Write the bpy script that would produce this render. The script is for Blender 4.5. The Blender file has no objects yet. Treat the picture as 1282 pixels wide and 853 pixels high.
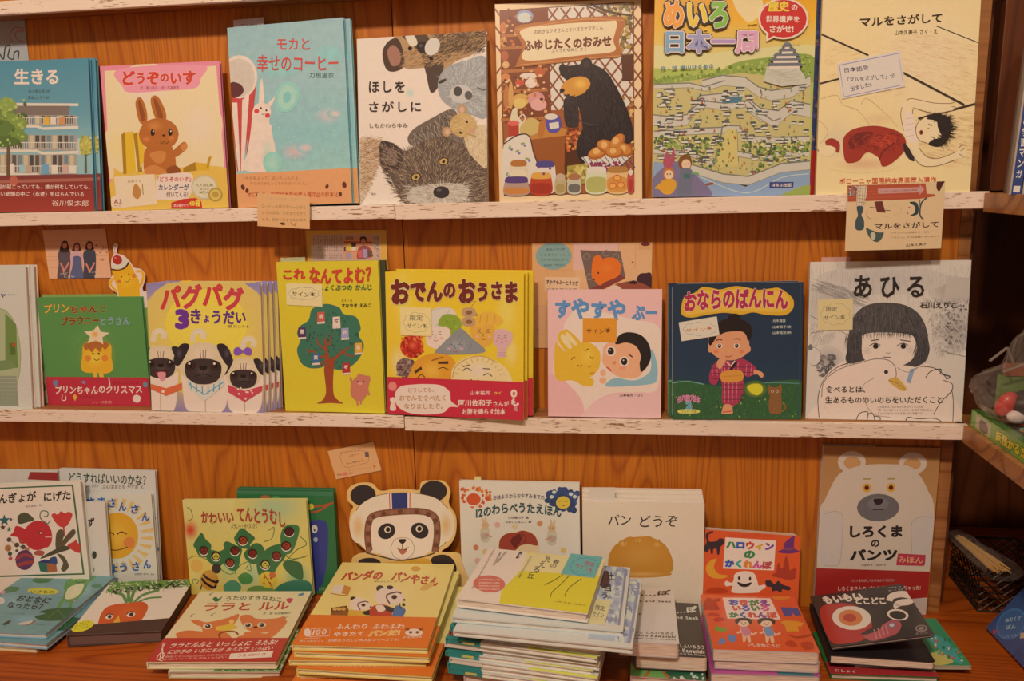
import bpy, bmesh, math, random
import numpy as np
from mathutils import Vector, Matrix
from mathutils.geometry import tessellate_polygon

# ---------------------------------------------------------------- camera
F_PX = 1000.0                       # focal length in pixels of a 1282 px wide frame
def nrm(v):
    v = np.array(v, float); return v / np.linalg.norm(v)
_X = -nrm([-7491, 11, -F_PX]); _Z = -nrm([126, -5000, -F_PX]); _Z = nrm(_Z - _X * (_X @ _Z)); _Y = np.cross(_Z, _X)
ROT = np.array([_X, _Y, _Z])        # camera axes -> world axes
CAM = np.array([0.3183, -1.15, 0.0481])
scene = bpy.context.scene
COL = scene.collection
cd = bpy.data.cameras.new('camera'); cam = bpy.data.objects.new('camera', cd); COL.objects.link(cam)
cd.sensor_width = 36.0; cd.lens = F_PX / 1282 * 36.0; cd.clip_start = 0.02
cam.matrix_world = Matrix.Translation(Vector(CAM)) @ Matrix(ROT.tolist()).to_4x4()
scene.camera = cam

# ---------------------------------------------------------------- world, lamps, exposure
scene.view_settings.view_transform = 'Standard'; scene.view_settings.look = 'None'
scene.view_settings.gamma = 1.0; scene.view_settings.use_curve_mapping = False
scene.view_settings.exposure = 0.0
world = bpy.data.worlds.new('world'); scene.world = world; world.use_nodes = True
world.node_tree.nodes['Background'].inputs[0].default_value = (1.0, 0.58, 0.36, 1)
world.node_tree.nodes['Background'].inputs[1].default_value = 0.23
def lamp(name, loc, target, power, size, color, spot=None):
    ld = bpy.data.lights.new(name, 'SPOT' if spot else 'AREA'); ld.energy = power; ld.color = color
    if spot:
        ld.spot_size = math.radians(spot); ld.spot_blend = 0.9; ld.shadow_soft_size = size
    else:
        ld.shape = 'DISK'; ld.size = size
    o = bpy.data.objects.new(name, ld); COL.objects.link(o); o.location = loc
    o.rotation_euler = (Vector(target) - Vector(loc)).to_track_quat('-Z', 'Y').to_euler()
    return o
WARM = (1.0, 0.715, 0.52)
lamp('ceiling_lamp', (0.0, -1.9, 1.50), (0.1, 0.0, -0.1), 32, 0.16, WARM)
lamp('ceiling_lamp', (0.70, -2.0, 1.50), (0.45, 0.0, -0.1), 8.5, 0.16, WARM)
lamp('ceiling_lamp', (-1.3, -2.0, 1.5), (-0.5, 0.0, -0.2), 7, 0.2, WARM)

# ---------------------------------------------------------------- photo measurement helpers
def ray(u, v):
    return ROT @ np.array([(u - 641) / F_PX, -(v - 426.5) / F_PX, -1.0])
def at(u, v, ax, val):               # the point of the room plane (axis = val) seen at a pixel
    d = ray(u, v); return CAM + (val - CAM[ax]) / d[ax] * d
def proj(P):
    c = (np.asarray(P) - CAM) @ ROT
    return np.stack([641 - F_PX * c[..., 0] / c[..., 2], 426.5 + F_PX * c[..., 1] / c[..., 2]], -1)
VIEWS = dict(A=(0,0,3.047), B=(270,0,2.942), C=(600,0,3.159), D=(800,0,3.16), E=(1010,0,2.665), F=(0,270,2.94),
             G=(330,280,3.282), H=(470,300,3.413), I=(650,290,3.281), J=(820,330,3.875), K=(1000,300,3.16),
             L=(0,560,3.16), M=(200,570,3.0125), N=(360,550,2.817), O=(550,580,3.125), P=(720,580,3.125),
             Q=(860,640,4.005), S=(1000,540,2.727), T=(0,740,4.273), Z=(0,0,1.0),
             a=(40,275,8.127), b=(380,280,11.655), c=(1040,220,8.0125), d=(410,545,14.2), e=(660,300,7.541))
def V(view, pts):
    ox, oy, s = VIEWS[view]
    return [(ox + p[0] / s, oy + p[1] / s) if p and p[0] is not None else None for p in pts]
Z0, Z1, Z2, ZT = 0.331, 0.018, -0.303, -0.625      # shelf tops and display table top
WALL = 0.058
def solve(res, p):
    p = np.array(p, float)
    for _ in range(40):
        r = res(p); J = np.zeros((len(r), len(p)))
        for i in range(len(p)):
            q = p.copy(); q[i] += 1e-5; J[:, i] = (res(q) - r) / 1e-5
        d = np.linalg.lstsq(J.T @ J + 1e-9 * np.eye(len(p)), -J.T @ r, rcond=None)[0]
        p = p + d
        if np.abs(d).max() < 1e-7: break
    return p
def frame_std(p):                    # x, y, yaw, lean, roll
    x, y, yaw, lean, roll = p[:5]
    u = np.array([math.cos(yaw), math.sin(yaw), 0]); b = np.array([-math.sin(yaw), math.cos(yaw), 0])
    v = np.array([0, 0, 1]) * math.cos(lean) + b * math.sin(lean)
    u2 = u * math.cos(roll) + v * math.sin(roll); v2 = v * math.cos(roll) - u * math.sin(roll)
    return u2, v2, np.cross(u2, v2)
def fit_std(quad, z, y0=0.006, lean=5, w=None, h=None, t=0.008, wall=WALL, name='', ymin=.003, pin=1.0):
    """rigid pose and size of a book that stands on height z, from the corners TL, TR, BR, BL seen in the photo"""
    lean = math.radians(lean); sg = [(-.5, 1), (.5, 1), (.5, 0), (-.5, 0)]
    idx = [i for i, q in enumerate(quad) if q is not None]
    c = np.mean([quad[i] for i in idx], 0)
    X0 = at(c[0], c[1], 1, y0)[0]
    def parts(p):
        u, v, n = frame_std(p); W, H = p[5], p[6]
        base = np.array([p[0], p[1], z]); base[2] += max(0, abs(u[2]) * W / 2)
        return u, v, n, W, H, base
    def res(p):
        u, v, n, W, H, base = parts(p); r = []
        for i in idx:
            P = base + u * W * sg[i][0] + v * H * sg[i][1]
            r += list((proj(P) - quad[i]) / 1.0)
        r += [(p[1] - y0) / .004 * pin, p[2] / math.radians(3) * pin, (p[3] - lean) / math.radians(1.5) * pin, p[4] / math.radians(1.0)]
        if w: r.append((p[5] - w) / .001)
        if h: r.append((p[6] - h) / .001)
        top = p[1] + H * math.sin(p[3]) + t + abs(math.sin(p[2])) * W / 2
        r.append(max(0, top - wall + .0015) / .0003)
        r.append(max(0, ymin - (p[1] - abs(math.sin(p[2])) * W / 2)) / .0005)
        return np.array(r)
    p = solve(res, [X0, y0, 0, lean, 0, w or .18, h or .22])
    u, v, n, W, H, base = parts(p)
    e = max([np.linalg.norm(proj(base + u * W * sg[i][0] + v * H * sg[i][1]) - quad[i]) for i in idx])
    print('FIT %-12s y%.3f yaw%5.1f lean%5.1f roll%5.1f w%.3f h%.3f err%.1f' % (name, p[1], *np.degrees(p[2:5]), W, H, e))
    o = base - u * W / 2
    return dict(o=o, u=u, v=v, n=n, w=W, h=H, quad=quad)
def fit_lie(quad, z, w=None, h=None, pitch=0, name='', rs=.006, ps=.3):
    """a book lying with its top cover at height z (its near edge towards the viewer)"""
    sg = [(-.5, 1), (.5, 1), (.5, 0), (-.5, 0)]; idx = [i for i, q in enumerate(quad) if q is not None]
    c = np.mean([quad[i] for i in idx], 0); P0 = at(c[0], c[1], 2, z); pitch = math.radians(pitch)
    def parts(p):
        x, y, yaw, pt, rl, W, H = p
        u = np.array([math.cos(yaw), math.sin(yaw), rl]); u = nrm(u)
        v = np.array([-math.sin(yaw), math.cos(yaw), math.tan(pt)]); v = nrm(v - u * (u @ v))
        return u, v, np.cross(u, v), W, H, np.array([x, y, z]) - v * H / 2
    def res(p):
        u, v, n, W, H, base = parts(p); r = []
        for i in idx: r += list(proj(base + u * W * sg[i][0] + v * H * sg[i][1]) - quad[i])
        r += [(p[3] - pitch) / math.radians(ps), p[4] / rs]
        if w: r.append((p[5] - w) / .001)
        if h: r.append((p[6] - h) / .001)
        return np.array(r)
    p = solve(res, [P0[0], P0[1], 0, pitch, 0, w or .2, h or .2])
    u, v, n, W, H, base = parts(p)
    e = max([np.linalg.norm(proj(base + u * W * sg[i][0] + v * H * sg[i][1]) - quad[i]) for i in idx])
    print('LIE %-12s xy %.3f %.3f yaw%5.1f pitch%5.1f roll%5.2f w%.3f h%.3f err%.1f' % (name, p[0], p[1], *np.degrees(p[2:5]), W, H, e))
    return dict(o=base - u * W / 2, u=u, v=v, n=n, w=W, h=H, quad=quad)
def homog(src, dst):
    A = []
    for (x, y), (a, b) in zip(src, dst):
        A.append([x, y, 1, 0, 0, 0, -a * x, -a * y, -a]); A.append([0, 0, 0, x, y, 1, -b * x, -b * y, -b])
    return np.linalg.svd(np.array(A))[2][-1].reshape(3, 3)

# ---------------------------------------------------------------- colours
def s2l(c): return c / 12.92 if c <= .04045 else ((c + .055) / 1.055) ** 2.4
def hx(h):
    h = h.lstrip('#')
    if len(h) == 3: h = ''.join(x * 2 for x in h)
    return [s2l(int(h[i:i + 2], 16) / 255) for i in (0, 2, 4)]
WREF = hx('e3c5ad')                   # white paper under the shop's warm lamps, as the camera records it
def C(h):                             # a colour as recorded under those lamps -> the pigment's own colour
    if h == 'W': return (.84, .82, .80)
    return tuple(min(.86, .003 + .99 * .84 * a / b) for a, b in zip(hx(h), WREF))

# ---------------------------------------------------------------- materials
def mat(name, rough=.5, color=(.8, .8, .8), coat=0, spec=.5):
    m = bpy.data.materials.new(name); m.use_nodes = True; b = m.node_tree.nodes['Principled BSDF']
    b.inputs['Base Color'].default_value = (*color, 1); b.inputs['Roughness'].default_value = rough
    b.inputs['Coat Weight'].default_value = coat; b.inputs['Coat Roughness'].default_value = .18
    b.inputs['Specular IOR Level'].default_value = spec
    return m, m.node_tree, b
def noise_tint(nt, b, colsock, scale, amt, stretch=(1, 1, 1), detail=4):
    N, L = nt.nodes, nt.links
    tc = N.new('ShaderNodeTexCoord'); mp = N.new('ShaderNodeMapping'); mp.inputs['Scale'].default_value = stretch
    no = N.new('ShaderNodeTexNoise'); no.inputs['Scale'].default_value = scale; no.inputs['Detail'].default_value = detail
    L.new(tc.outputs['Object'], mp.inputs[0]); L.new(mp.outputs[0], no.inputs['Vector'])
    mr = N.new('ShaderNodeMapRange'); mr.inputs[1].default_value = .25; mr.inputs[2].default_value = .75
    mr.inputs[3].default_value = 1 - amt; mr.inputs[4].default_value = 1 + amt * .5
    L.new(no.outputs['Fac'], mr.inputs[0])
    mx = N.new('ShaderNodeMix'); mx.data_type = 'RGBA'; mx.blend_type = 'MULTIPLY'; mx.inputs[0].default_value = 1
    if colsock is not None: L.new(colsock, mx.inputs[6])
    else: mx.inputs[6].default_value = b.inputs['Base Color'].default_value
    L.new(mr.outputs[0], mx.inputs[7]); L.new(mx.outputs[2], b.inputs['Base Color'])
    return no
def print_mat(name, rough, coat, amt=.03, scale=160):
    m, nt, b = mat(name, rough, coat=coat)
    at_ = nt.nodes.new('ShaderNodeAttribute'); at_.attribute_name = 'Col'
    noise_tint(nt, b, at_.outputs['Color'], scale, amt)
    return m
M = {}
M['print'] = print_mat('printed_laminate', .42, .25)
M['gloss'] = print_mat('printed_gloss', .28, .7)
M['matte'] = print_mat('printed_matte', .7, 0)
M['water'] = print_mat('printed_watercolour', .45, .25, .10, 90)
def plain(h, rough=.5, coat=.1, amt=.03):
    k = 'plain_' + h
    if k not in M:
        m, nt, b = mat('cover_stock', rough, C(h), coat); noise_tint(nt, b, None, 90, amt); M[k] = m
    return M[k]
def page_mat():
    m, nt, b = mat('page_edges', .8, (.80, .76, .70))
    N, L = nt.nodes, nt.links
    tc = N.new('ShaderNodeTexCoord'); mp = N.new('ShaderNodeMapping'); mp.inputs['Scale'].default_value = (8, 8, 1)
    no = N.new('ShaderNodeTexNoise'); no.inputs['Scale'].default_value = 1800; no.inputs['Detail'].default_value = 1
    mp.inputs['Scale'].default_value = (.02, .02, 1)
    L.new(tc.outputs['Object'], mp.inputs[0]); L.new(mp.outputs[0], no.inputs['Vector'])
    cr = N.new('ShaderNodeValToRGB'); cr.color_ramp.elements[0].color = (.50, .45, .38, 1); cr.color_ramp.elements[1].color = (.84, .80, .74, 1)
    cr.color_ramp.elements[0].position = .3; cr.color_ramp.elements[1].position = .6
    L.new(no.outputs['Fac'], cr.inputs[0]); L.new(cr.outputs[0], b.inputs['Base Color'])
    return m
M['page'] = page_mat()
def wood_mat(name, light, dark, axis='Z', rings=9, rough=.45, knots=True, seed=0., coat=.15):
    m, nt, b = mat(name, rough, coat=coat)
    N, L = nt.nodes, nt.links
    tc = N.new('ShaderNodeTexCoord'); mp = N.new('ShaderNodeMapping')
    mp.inputs['Location'].default_value = (seed, seed * .7, seed * .3)
    st = {'Z': (1, 1, .10), 'X': (.10, 1, 1), 'Y': (1, .10, 1)}[axis]
    mp.inputs['Scale'].default_value = st
    L.new(tc.outputs['Object'], mp.inputs[0])
    n1 = N.new('ShaderNodeTexNoise'); n1.inputs['Scale'].default_value = 5.5; n1.inputs['Detail'].default_value = 1.2; n1.inputs['Distortion'].default_value = .5
    L.new(mp.outputs[0], n1.inputs['Vector'])
    mu = N.new('ShaderNodeMath'); mu.operation = 'MULTIPLY'; mu.inputs[1].default_value = rings * 2.2; L.new(n1.outputs['Fac'], mu.inputs[0])
    fr = N.new('ShaderNodeMath'); fr.operation = 'FRACT'; L.new(mu.outputs[0], fr.inputs[0])
    cr = N.new('ShaderNodeValToRGB'); e = cr.color_ramp.elements
    e[0].position = 0; e[0].color = (*light, 1); e[1].position = 1; e[1].color = (*light, 1)
    mid = tuple(a * .55 + b_ * .45 for a, b_ in zip(light, dark))
    for pos, c in ((.45, light), (.68, mid), (.80, dark), (.9, mid)):
        k = e.new(pos); k.color = (*c, 1)
    L.new(fr.outputs[0], cr.inputs[0])
    mp2 = N.new('ShaderNodeMapping'); mp2.inputs['Scale'].default_value = {'Z': (1, 1, .02), 'X': (.02, 1, 1), 'Y': (1, .02, 1)}[axis]
    L.new(tc.outputs['Object'], mp2.inputs[0])
    n2 = N.new('ShaderNodeTexNoise'); n2.inputs['Scale'].default_value = 220; n2.inputs['Detail'].default_value = 3; L.new(mp2.outputs[0], n2.inputs['Vector'])
    mr = N.new('ShaderNodeMapRange'); mr.inputs[1].default_value = .3; mr.inputs[2].default_value = .7; mr.inputs[3].default_value = .84; mr.inputs[4].default_value = 1.08
    L.new(n2.outputs['Fac'], mr.inputs[0])
    mx = N.new('ShaderNodeMix'); mx.data_type = 'RGBA'; mx.blend_type = 'MULTIPLY'; mx.inputs[0].default_value = 1
    L.new(cr.outputs[0], mx.inputs[6]); L.new(mr.outputs[0], mx.inputs[7])
    n3 = N.new('ShaderNodeTexNoise'); n3.inputs['Scale'].default_value = 3.2; n3.inputs['Detail'].default_value = 2; L.new(tc.outputs['Object'], n3.inputs['Vector'])
    mr3 = N.new('ShaderNodeMapRange'); mr3.inputs[3].default_value = .8; mr3.inputs[4].default_value = 1.15; L.new(n3.outputs['Fac'], mr3.inputs[0])
    mx2 = N.new('ShaderNodeMix'); mx2.data_type = 'RGBA'; mx2.blend_type = 'MULTIPLY'; mx2.inputs[0].default_value = 1
    L.new(mx.outputs[2], mx2.inputs[6]); L.new(mr3.outputs[0], mx2.inputs[7]); L.new(mx2.outputs[2], b.inputs['Base Color'])
    bp = N.new('ShaderNodeBump'); bp.inputs['Strength'].default_value = .15; bp.inputs['Distance'].default_value = .001
    L.new(n2.outputs['Fac'], bp.inputs['Height']); L.new(bp.outputs[0], b.inputs['Normal'])
    return m
M['pine'] = wood_mat('pine_panel', (.60, .215, .020), (.44, .125, .014), 'Z', 17)
M['pine2'] = wood_mat('pine_panel_b', (.60, .215, .020), (.43, .12, .014), 'Z', 18, seed=3.7)
M['shelfwood'] = wood_mat('shelf_wood', (.42, .20, .07), (.26, .10, .03), 'X', 6)
M['table'] = wood_mat('table_wood', (.47, .112, .009), (.30, .056, .004), 'X', 16, rough=.5, coat=.03)
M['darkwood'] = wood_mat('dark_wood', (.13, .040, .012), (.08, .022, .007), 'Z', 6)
def rail_mat():
    m, nt, b = mat('distressed_white_paint', .65)
    N, L = nt.nodes, nt.links
    tc = N.new('ShaderNodeTexCoord')
    def nz(sc, stretch, det):
        mp = N.new('ShaderNodeMapping'); mp.inputs['Scale'].default_value = stretch; L.new(tc.outputs['Object'], mp.inputs[0])
        no = N.new('ShaderNodeTexNoise'); no.inputs['Scale'].default_value = sc; no.inputs['Detail'].default_value = det; L.new(mp.outputs[0], no.inputs['Vector']); return no
    a = nz(700, (.09, 1, 1), 5); c2 = nz(22, (.5, 1, 1), 2); g = nz(30, (.1, 1, 1.5), 3)
    ad = N.new('ShaderNodeMath'); ad.operation = 'MULTIPLY_ADD'; ad.inputs[1].default_value = .5; L.new(c2.outputs[0], ad.inputs[0]); L.new(a.outputs[0], ad.inputs[2])
    cr = N.new('ShaderNodeValToRGB'); e = cr.color_ramp.elements
    e[0].position = .585; e[0].color = (.34, .22, .12, 1); e[1].position = .64; e[1].color = (1, 1, 1, 1)
    L.new(ad.outputs[0], cr.inputs[0])
    cr2 = N.new('ShaderNodeValToRGB'); cr2.color_ramp.elements[0].color = (.82, .76, .68, 1); cr2.color_ramp.elements[1].color = (.88, .85, .80, 1)
    cr2.color_ramp.elements[0].position = .35; cr2.color_ramp.elements[1].position = .62
    L.new(g.outputs[0], cr2.inputs[0])
    mx = N.new('ShaderNodeMix'); mx.data_type = 'RGBA'; mx.blend_type = 'MULTIPLY'; mx.inputs[0].default_value = 1
    L.new(cr2.outputs[0], mx.inputs[6]); L.new(cr.outputs[0], mx.inputs[7]); L.new(mx.outputs[2], b.inputs['Base Color'])
    bp = N.new('ShaderNodeBump'); bp.inputs['Strength'].default_value = .5; bp.inputs['Distance'].default_value = .0006
    L.new(ad.outputs[0], bp.inputs['Height']); L.new(bp.outputs[0], b.inputs['Normal'])
    return m
M['rail'] = rail_mat()

# ---------------------------------------------------------------- objects
def link(name, me, parent=None):
    o = bpy.data.objects.new(name, me); COL.objects.link(o)
    if parent: o.parent = parent
    return o
def tag(o, label=None, cat=None, group=None, kind=None):
    if label: o['label'] = label
    if cat: o['category'] = cat
    if group: o['group'] = group
    if kind: o['kind'] = kind
    return o
def root(name, fr, label, cat, group=None):          # Empty whose x runs along the width, y up the cover, z out of it
    o = link(name, None)
    m = Matrix(np.array([fr['u'], fr['v'], fr['n']]).T.tolist()).to_4x4(); m.translation = Vector(fr['o'])
    o.matrix_world = m; o.empty_display_size = .02
    return tag(o, label, cat, group)
def copy_tree(o, parent=None):
    c = o.copy(); COL.objects.link(c); c.parent = parent
    for ch in [x for x in o.children]: copy_tree(ch, c)
    return c
def bm_obj(name, bm, m, parent=None, smooth=False):
    me = bpy.data.meshes.new(name); bm.to_mesh(me); bm.free()
    if smooth:
        for p in me.polygons: p.use_smooth = True
    me.materials.append(m); return link(name, me, parent)
def bm_box(bm, lo, hi):
    v = [bm.verts.new((x, y, z)) for x in (lo[0], hi[0]) for y in (lo[1], hi[1]) for z in (lo[2], hi[2])]
    for f in ((0, 1, 3, 2), (4, 6, 7, 5), (0, 4, 5, 1), (2, 3, 7, 6), (0, 2, 6, 4), (1, 5, 7, 3)): bm.faces.new([v[i] for i in f])
def box(name, lo, hi, m, parent=None, bev=.0):
    bm = bmesh.new(); bm_box(bm, lo, hi)
    if bev: bmesh.ops.bevel(bm, geom=bm.edges[:], offset=bev, segments=2, affect='EDGES', profile=.6)
    bmesh.ops.recalc_face_normals(bm, faces=bm.faces[:])
    return bm_obj(name, bm, m, parent)
def bm_prism(bm, pts, z0, z1):                       # outline in xy, from z0 to z1
    a = [bm.verts.new((x, y, z0)) for x, y in pts]; b = [bm.verts.new((x, y, z1)) for x, y in pts]; n = len(pts)
    bm.faces.new(a[::-1]); bm.faces.new(b)
    for i in range(n): bm.faces.new((a[i], a[(i + 1) % n], b[(i + 1) % n], b[i]))
def rrect(w, h, r, corners=(1, 1, 1, 1), x0=0, y0=0, seg=5):   # BL, BR, TR, TL
    out = []
    for k, (cx, cy, a0) in enumerate(((0, 0, 180), (w, 0, 270), (w, h, 0), (0, h, 90))):
        if not corners[k] or r <= 0: out.append((x0 + cx, y0 + cy)); continue
        px = cx + (r if cx == 0 else -r); py = cy + (r if cy == 0 else -r)
        for i in range(seg + 1):
            a = math.radians(a0 + 90 * i / seg); out.append((x0 + px + r * math.cos(a), y0 + py + r * math.sin(a)))
    return out

# ---------------------------------------------------------------- lettering: outlines of the built-in font, one mesh per character, cached
_ts = bpy.data.scenes.new('lettering_scratch'); _tc = bpy.data.curves.new('lettering', 'FONT'); _to = bpy.data.objects.new('lettering', _tc)
_ts.collection.objects.link(_to); _tc.resolution_u = 2
_glyph = {}
def glyph(ch, off):
    k = (ch, round(off, 3))
    if off > .021 and k not in _glyph:             # heavy weights: the outline repeated round a small circle
        vs, tr, _l = glyph(ch, .014); r = off - .014; n = 8 if r > .02 else 6; VV, TT = [vs], [tr]
        for i in range(n):
            a = 2 * math.pi * i / n; VV.append(vs + [r * math.cos(a), r * math.sin(a)]); TT.append(tr + len(vs) * (i + 1))
        _glyph[k] = (np.vstack(VV), np.vstack(TT), np.repeat(np.arange(n + 1), len(vs)) * 2.5e-6)
    if k not in _glyph:
        _tc.body = ch; _tc.offset = off
        vl = _ts.view_layers[0]; vl.update(); dg = vl.depsgraph
        ev = _to.evaluated_get(dg); me = ev.to_mesh(); me.calc_loop_triangles()
        vs = np.array([v.co[:2] for v in me.vertices]).reshape(-1, 2); tr = np.array([t.vertices[:] for t in me.loop_triangles]).reshape(-1, 3)
        ev.to_mesh_clear(); _glyph[k] = (vs, tr, np.zeros(len(vs)))
    return _glyph[k]
def wide(ch): return ord(ch) > 0x2000

class Art:
    """flat print: coloured shapes given where they are seen in the photo, brought to the cover plane by the corners' homography"""
    def __init__(s, fr, view='Z', quad=None, rnd=1):
        s.w, s.h = fr['w'], fr['h']; q = quad or fr['quad']; s.fr = fr
        if any(c is None for c in q):
            sg = [(0, 1), (1, 1), (1, 0), (0, 0)]
            q = [c if c is not None else tuple(proj(fr['o'] + fr['u'] * s.w * a + fr['v'] * s.h * b)) for c, (a, b) in zip(q, sg)]
        s.q = q; s.Hm = homog(q, [(0, s.h), (s.w, s.h), (s.w, 0), (0, 0)])
        s.view = view; s.V = []; s.T = []; s.K = []; s.n = 0; s.z = 0; s.dz = 1e-5; s.R = random.Random(rnd); s.clip = None
        s.local = False; s.gain = 1.
    def map(s, pts):
        pts = np.asarray(pts, float).reshape(-1, 2)
        if s.local: return pts * [s.w, -s.h] + [0, s.h]          # fractions of the cover, v downwards
        ox, oy, sc = VIEWS[s.view]; P = np.c_[ox + pts[:, 0] / sc, oy + pts[:, 1] / sc, np.ones(len(pts))] @ s.Hm.T
        return P[:, :2] / P[:, 2:]
    def tris(s, uv, tr, col, up=True, zadd=None):
        s.z += s.dz if up else 2e-6
        cols = col if isinstance(col, np.ndarray) else None
        x0, y0, x1, y1 = s.clip or (0, 0, s.w, s.h)
        zz = np.full(len(uv), s.z) if zadd is None else s.z + zadd
        if zadd is not None: s.z += zadd.max()
        inside = (uv[:, 0].min() >= x0 and uv[:, 0].max() <= x1 and uv[:, 1].min() >= y0 and uv[:, 1].max() <= y1)
        if inside:
            s.V.append(np.c_[uv, zz]); s.T.append(np.asarray(tr) + s.n); s.n += len(uv)
            s.K.append(cols if cols is not None else np.tile(col, (len(uv), 1))); return
        V_, K_, T_ = [], [], []; n = 0
        for t in tr:
            P = [(uv[i][0], uv[i][1], *(cols[i] if cols is not None else col)) for i in t]; zt = zz[t[0]]
            for ax, lim, sg in ((0, x0, 1), (0, x1, -1), (1, y0, 1), (1, y1, -1)):
                Q = []
                for i in range(len(P)):
                    a, b = P[i - 1], P[i]; da, db = (a[ax] - lim) * sg, (b[ax] - lim) * sg
                    if (da >= 0) != (db >= 0):
                        f = da / (da - db); Q.append(tuple(u + (v - u) * f for u, v in zip(a, b)))
                    if db >= 0: Q.append(b)
                P = Q
                if not P: break
            if len(P) >= 3:
                for p in P: V_.append((p[0], p[1], zt)); K_.append(p[2:])
                for i in range(1, len(P) - 1): T_.append((n, n + i, n + i + 1))
                n += len(P)
        if V_:
            s.V.append(np.array(V_)); s.K.append(np.array(K_)); s.T.append(np.array(T_) + s.n); s.n += n
    def poly(s, pts, col, up=True):
        uv = s.map(pts); tr = tessellate_polygon([[Vector((p[0], p[1], 0)) for p in uv]])
        if tr: s.tris(uv, np.array([list(t) for t in tr]), np.array(C(col)) if False else C(col) if isinstance(col, str) else col, up)
        return s
    def bg(s, col):
        s.tris(np.array([(0, 0), (s.w, 0), (s.w, s.h), (0, s.h)], float), [(0, 1, 2), (0, 2, 3)], C(col)); return s
    def grad(s, rows, cols=None, x=(0, 1), n=8):
        """vertical stops [(v, colour)] over the whole cover (or the x range), v downwards 0..1"""
        s.z += s.dz
        for (v0, c0), (v1, c1) in zip(rows, rows[1:]):
            uv = np.array([(x[0] * s.w, s.h * (1 - v0)), (x[1] * s.w, s.h * (1 - v0)), (x[1] * s.w, s.h * (1 - v1)), (x[0] * s.w, s.h * (1 - v1))])
            k = np.array([C(c0), C(c0), C(c1), C(c1)]); s.tris(uv, [(0, 1, 2), (0, 2, 3)], k, False)
        return s
    def blob(s, pts, col, n=6, up=True):           # smooth closed outline through the points
        P = np.array(pts, float); m = len(P); out = []
        for i in range(m):
            a, b, c, d = P[i - 1], P[i], P[(i + 1) % m], P[(i + 2) % m]
            for k in range(n):
                t = k / n; out.append(.5 * ((2 * b) + (c - a) * t + (2 * a - 5 * b + 4 * c - d) * t * t + (3 * b - a - 3 * c + d) * t ** 3))
        return s.poly(out, col, up)
    def ell(s, x, y, rx, ry, col, rot=0, n=20, up=True, a0=0, a1=360):
        r = math.radians(rot); st = [math.radians(a0 + (a1 - a0) * i / n) for i in range(n + (a1 - a0 < 360))]
        return s.poly([(x + rx * math.cos(t) * math.cos(r) - ry * math.sin(t) * math.sin(r), y + rx * math.cos(t) * math.sin(r) + ry * math.sin(t) * math.cos(r)) for t in st], col, up)
    def glow(s, x, y, rx, ry, c0, c1, n=24, rings=4, f=1.0):      # soft radial pigment patch from c0 (centre) to c1
        a, b = np.array(C(c0)), np.array(C(c1)); V_ = [(x, y)]; K_ = [a]; T_ = []
        for k in range(1, rings + 1):
            q = k / rings; w = 1 - (1 - q) ** 1.0; w = q * q * (3 - 2 * q)
            for i in range(n):
                t = 2 * math.pi * i / n; V_.append((x + rx * q * math.cos(t), y + ry * q * math.sin(t))); K_.append(a + (b - a) * w)
        for i in range(n): T_.append((0, 1 + i, 1 + (i + 1) % n))
        for k in range(rings - 1):
            for i in range(n):
                p, q = 1 + k * n + i, 1 + k * n + (i + 1) % n; T_ += [(p, p + n, q + n), (p, q + n, q)]
        s.tris(s.map(V_), T_, np.array(K_)); return s
    def line(s, pts, wd, col, smooth=True, closed=False, up=True, taper=False):
        P = np.array(pts, float)
        if smooth and len(P) > 2:
            m = len(P); out = []
            for i in range(m if closed else m - 1):
                g = (lambda j: P[j % m]) if closed else (lambda j: P[min(max(j, 0), m - 1)])
                a, b, c, d = g(i - 1), g(i), g(i + 1), g(i + 2)
                for k in range(5):
                    t = k / 5; out.append(.5 * ((2 * b) + (c - a) * t + (2 * a - 5 * b + 4 * c - d) * t * t + (3 * b - a - 3 * c + d) * t ** 3))
            if not closed: out.append(P[-1])
            P = np.array(out)
        if closed: P = np.vstack([P, P[:1]])
        d = np.gradient(P, axis=0); d /= np.maximum(np.linalg.norm(d, axis=1, keepdims=True), 1e-9); nn = np.c_[-d[:, 1], d[:, 0]] * wd / 2
        if taper: nn *= np.linspace(1, .15, len(P))[:, None]
        A, B = P + nn, P - nn; m = len(P); uv = s.map(np.vstack([A, B])); tr = []
        for i in range(m - 1): tr += [(i, i + 1, m + i + 1), (i, m + i + 1, m + i)]
        s.tris(uv, tr, C(col), up); return s
    def fur(s, pts, cols, n, ln, wd, ang, spread=25):
        n = int(n * 1.7); wd *= .62             # short tapering hairs scattered inside an outline; ang may be a function
        P = np.array(pts, float); lo, hi = P.min(0), P.max(0); R = s.R; k = 0; tries = 0; V_, K_, T_ = [], [], []
        cs = [np.array(C(c)) for c in cols]; z0 = s.z
        buckets = {0: []}
        while k < n and tries < n * 6:
            tries += 1; x, y = R.uniform(lo[0], hi[0]), R.uniform(lo[1], hi[1]); ins = False; j = len(P) - 1
            for i in range(len(P)):
                if (P[i][1] > y) != (P[j][1] > y) and x < (P[j][0] - P[i][0]) * (y - P[i][1]) / (P[j][1] - P[i][1]) + P[i][0]: ins = not ins
                j = i
            if not ins: continue
            a = math.radians((ang(x, y) if callable(ang) else ang) + R.uniform(-spread, spread)); l = ln * R.uniform(.6, 1.3); dx, dy = math.cos(a), math.sin(a)
            buckets[0].append(((x - dy * wd / 2, y + dx * wd / 2), (x + dy * wd / 2, y - dx * wd / 2), (x + dx * l, y + dy * l), cs[R.randrange(len(cs))] * R.uniform(.88, 1.1))); k += 1
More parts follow.
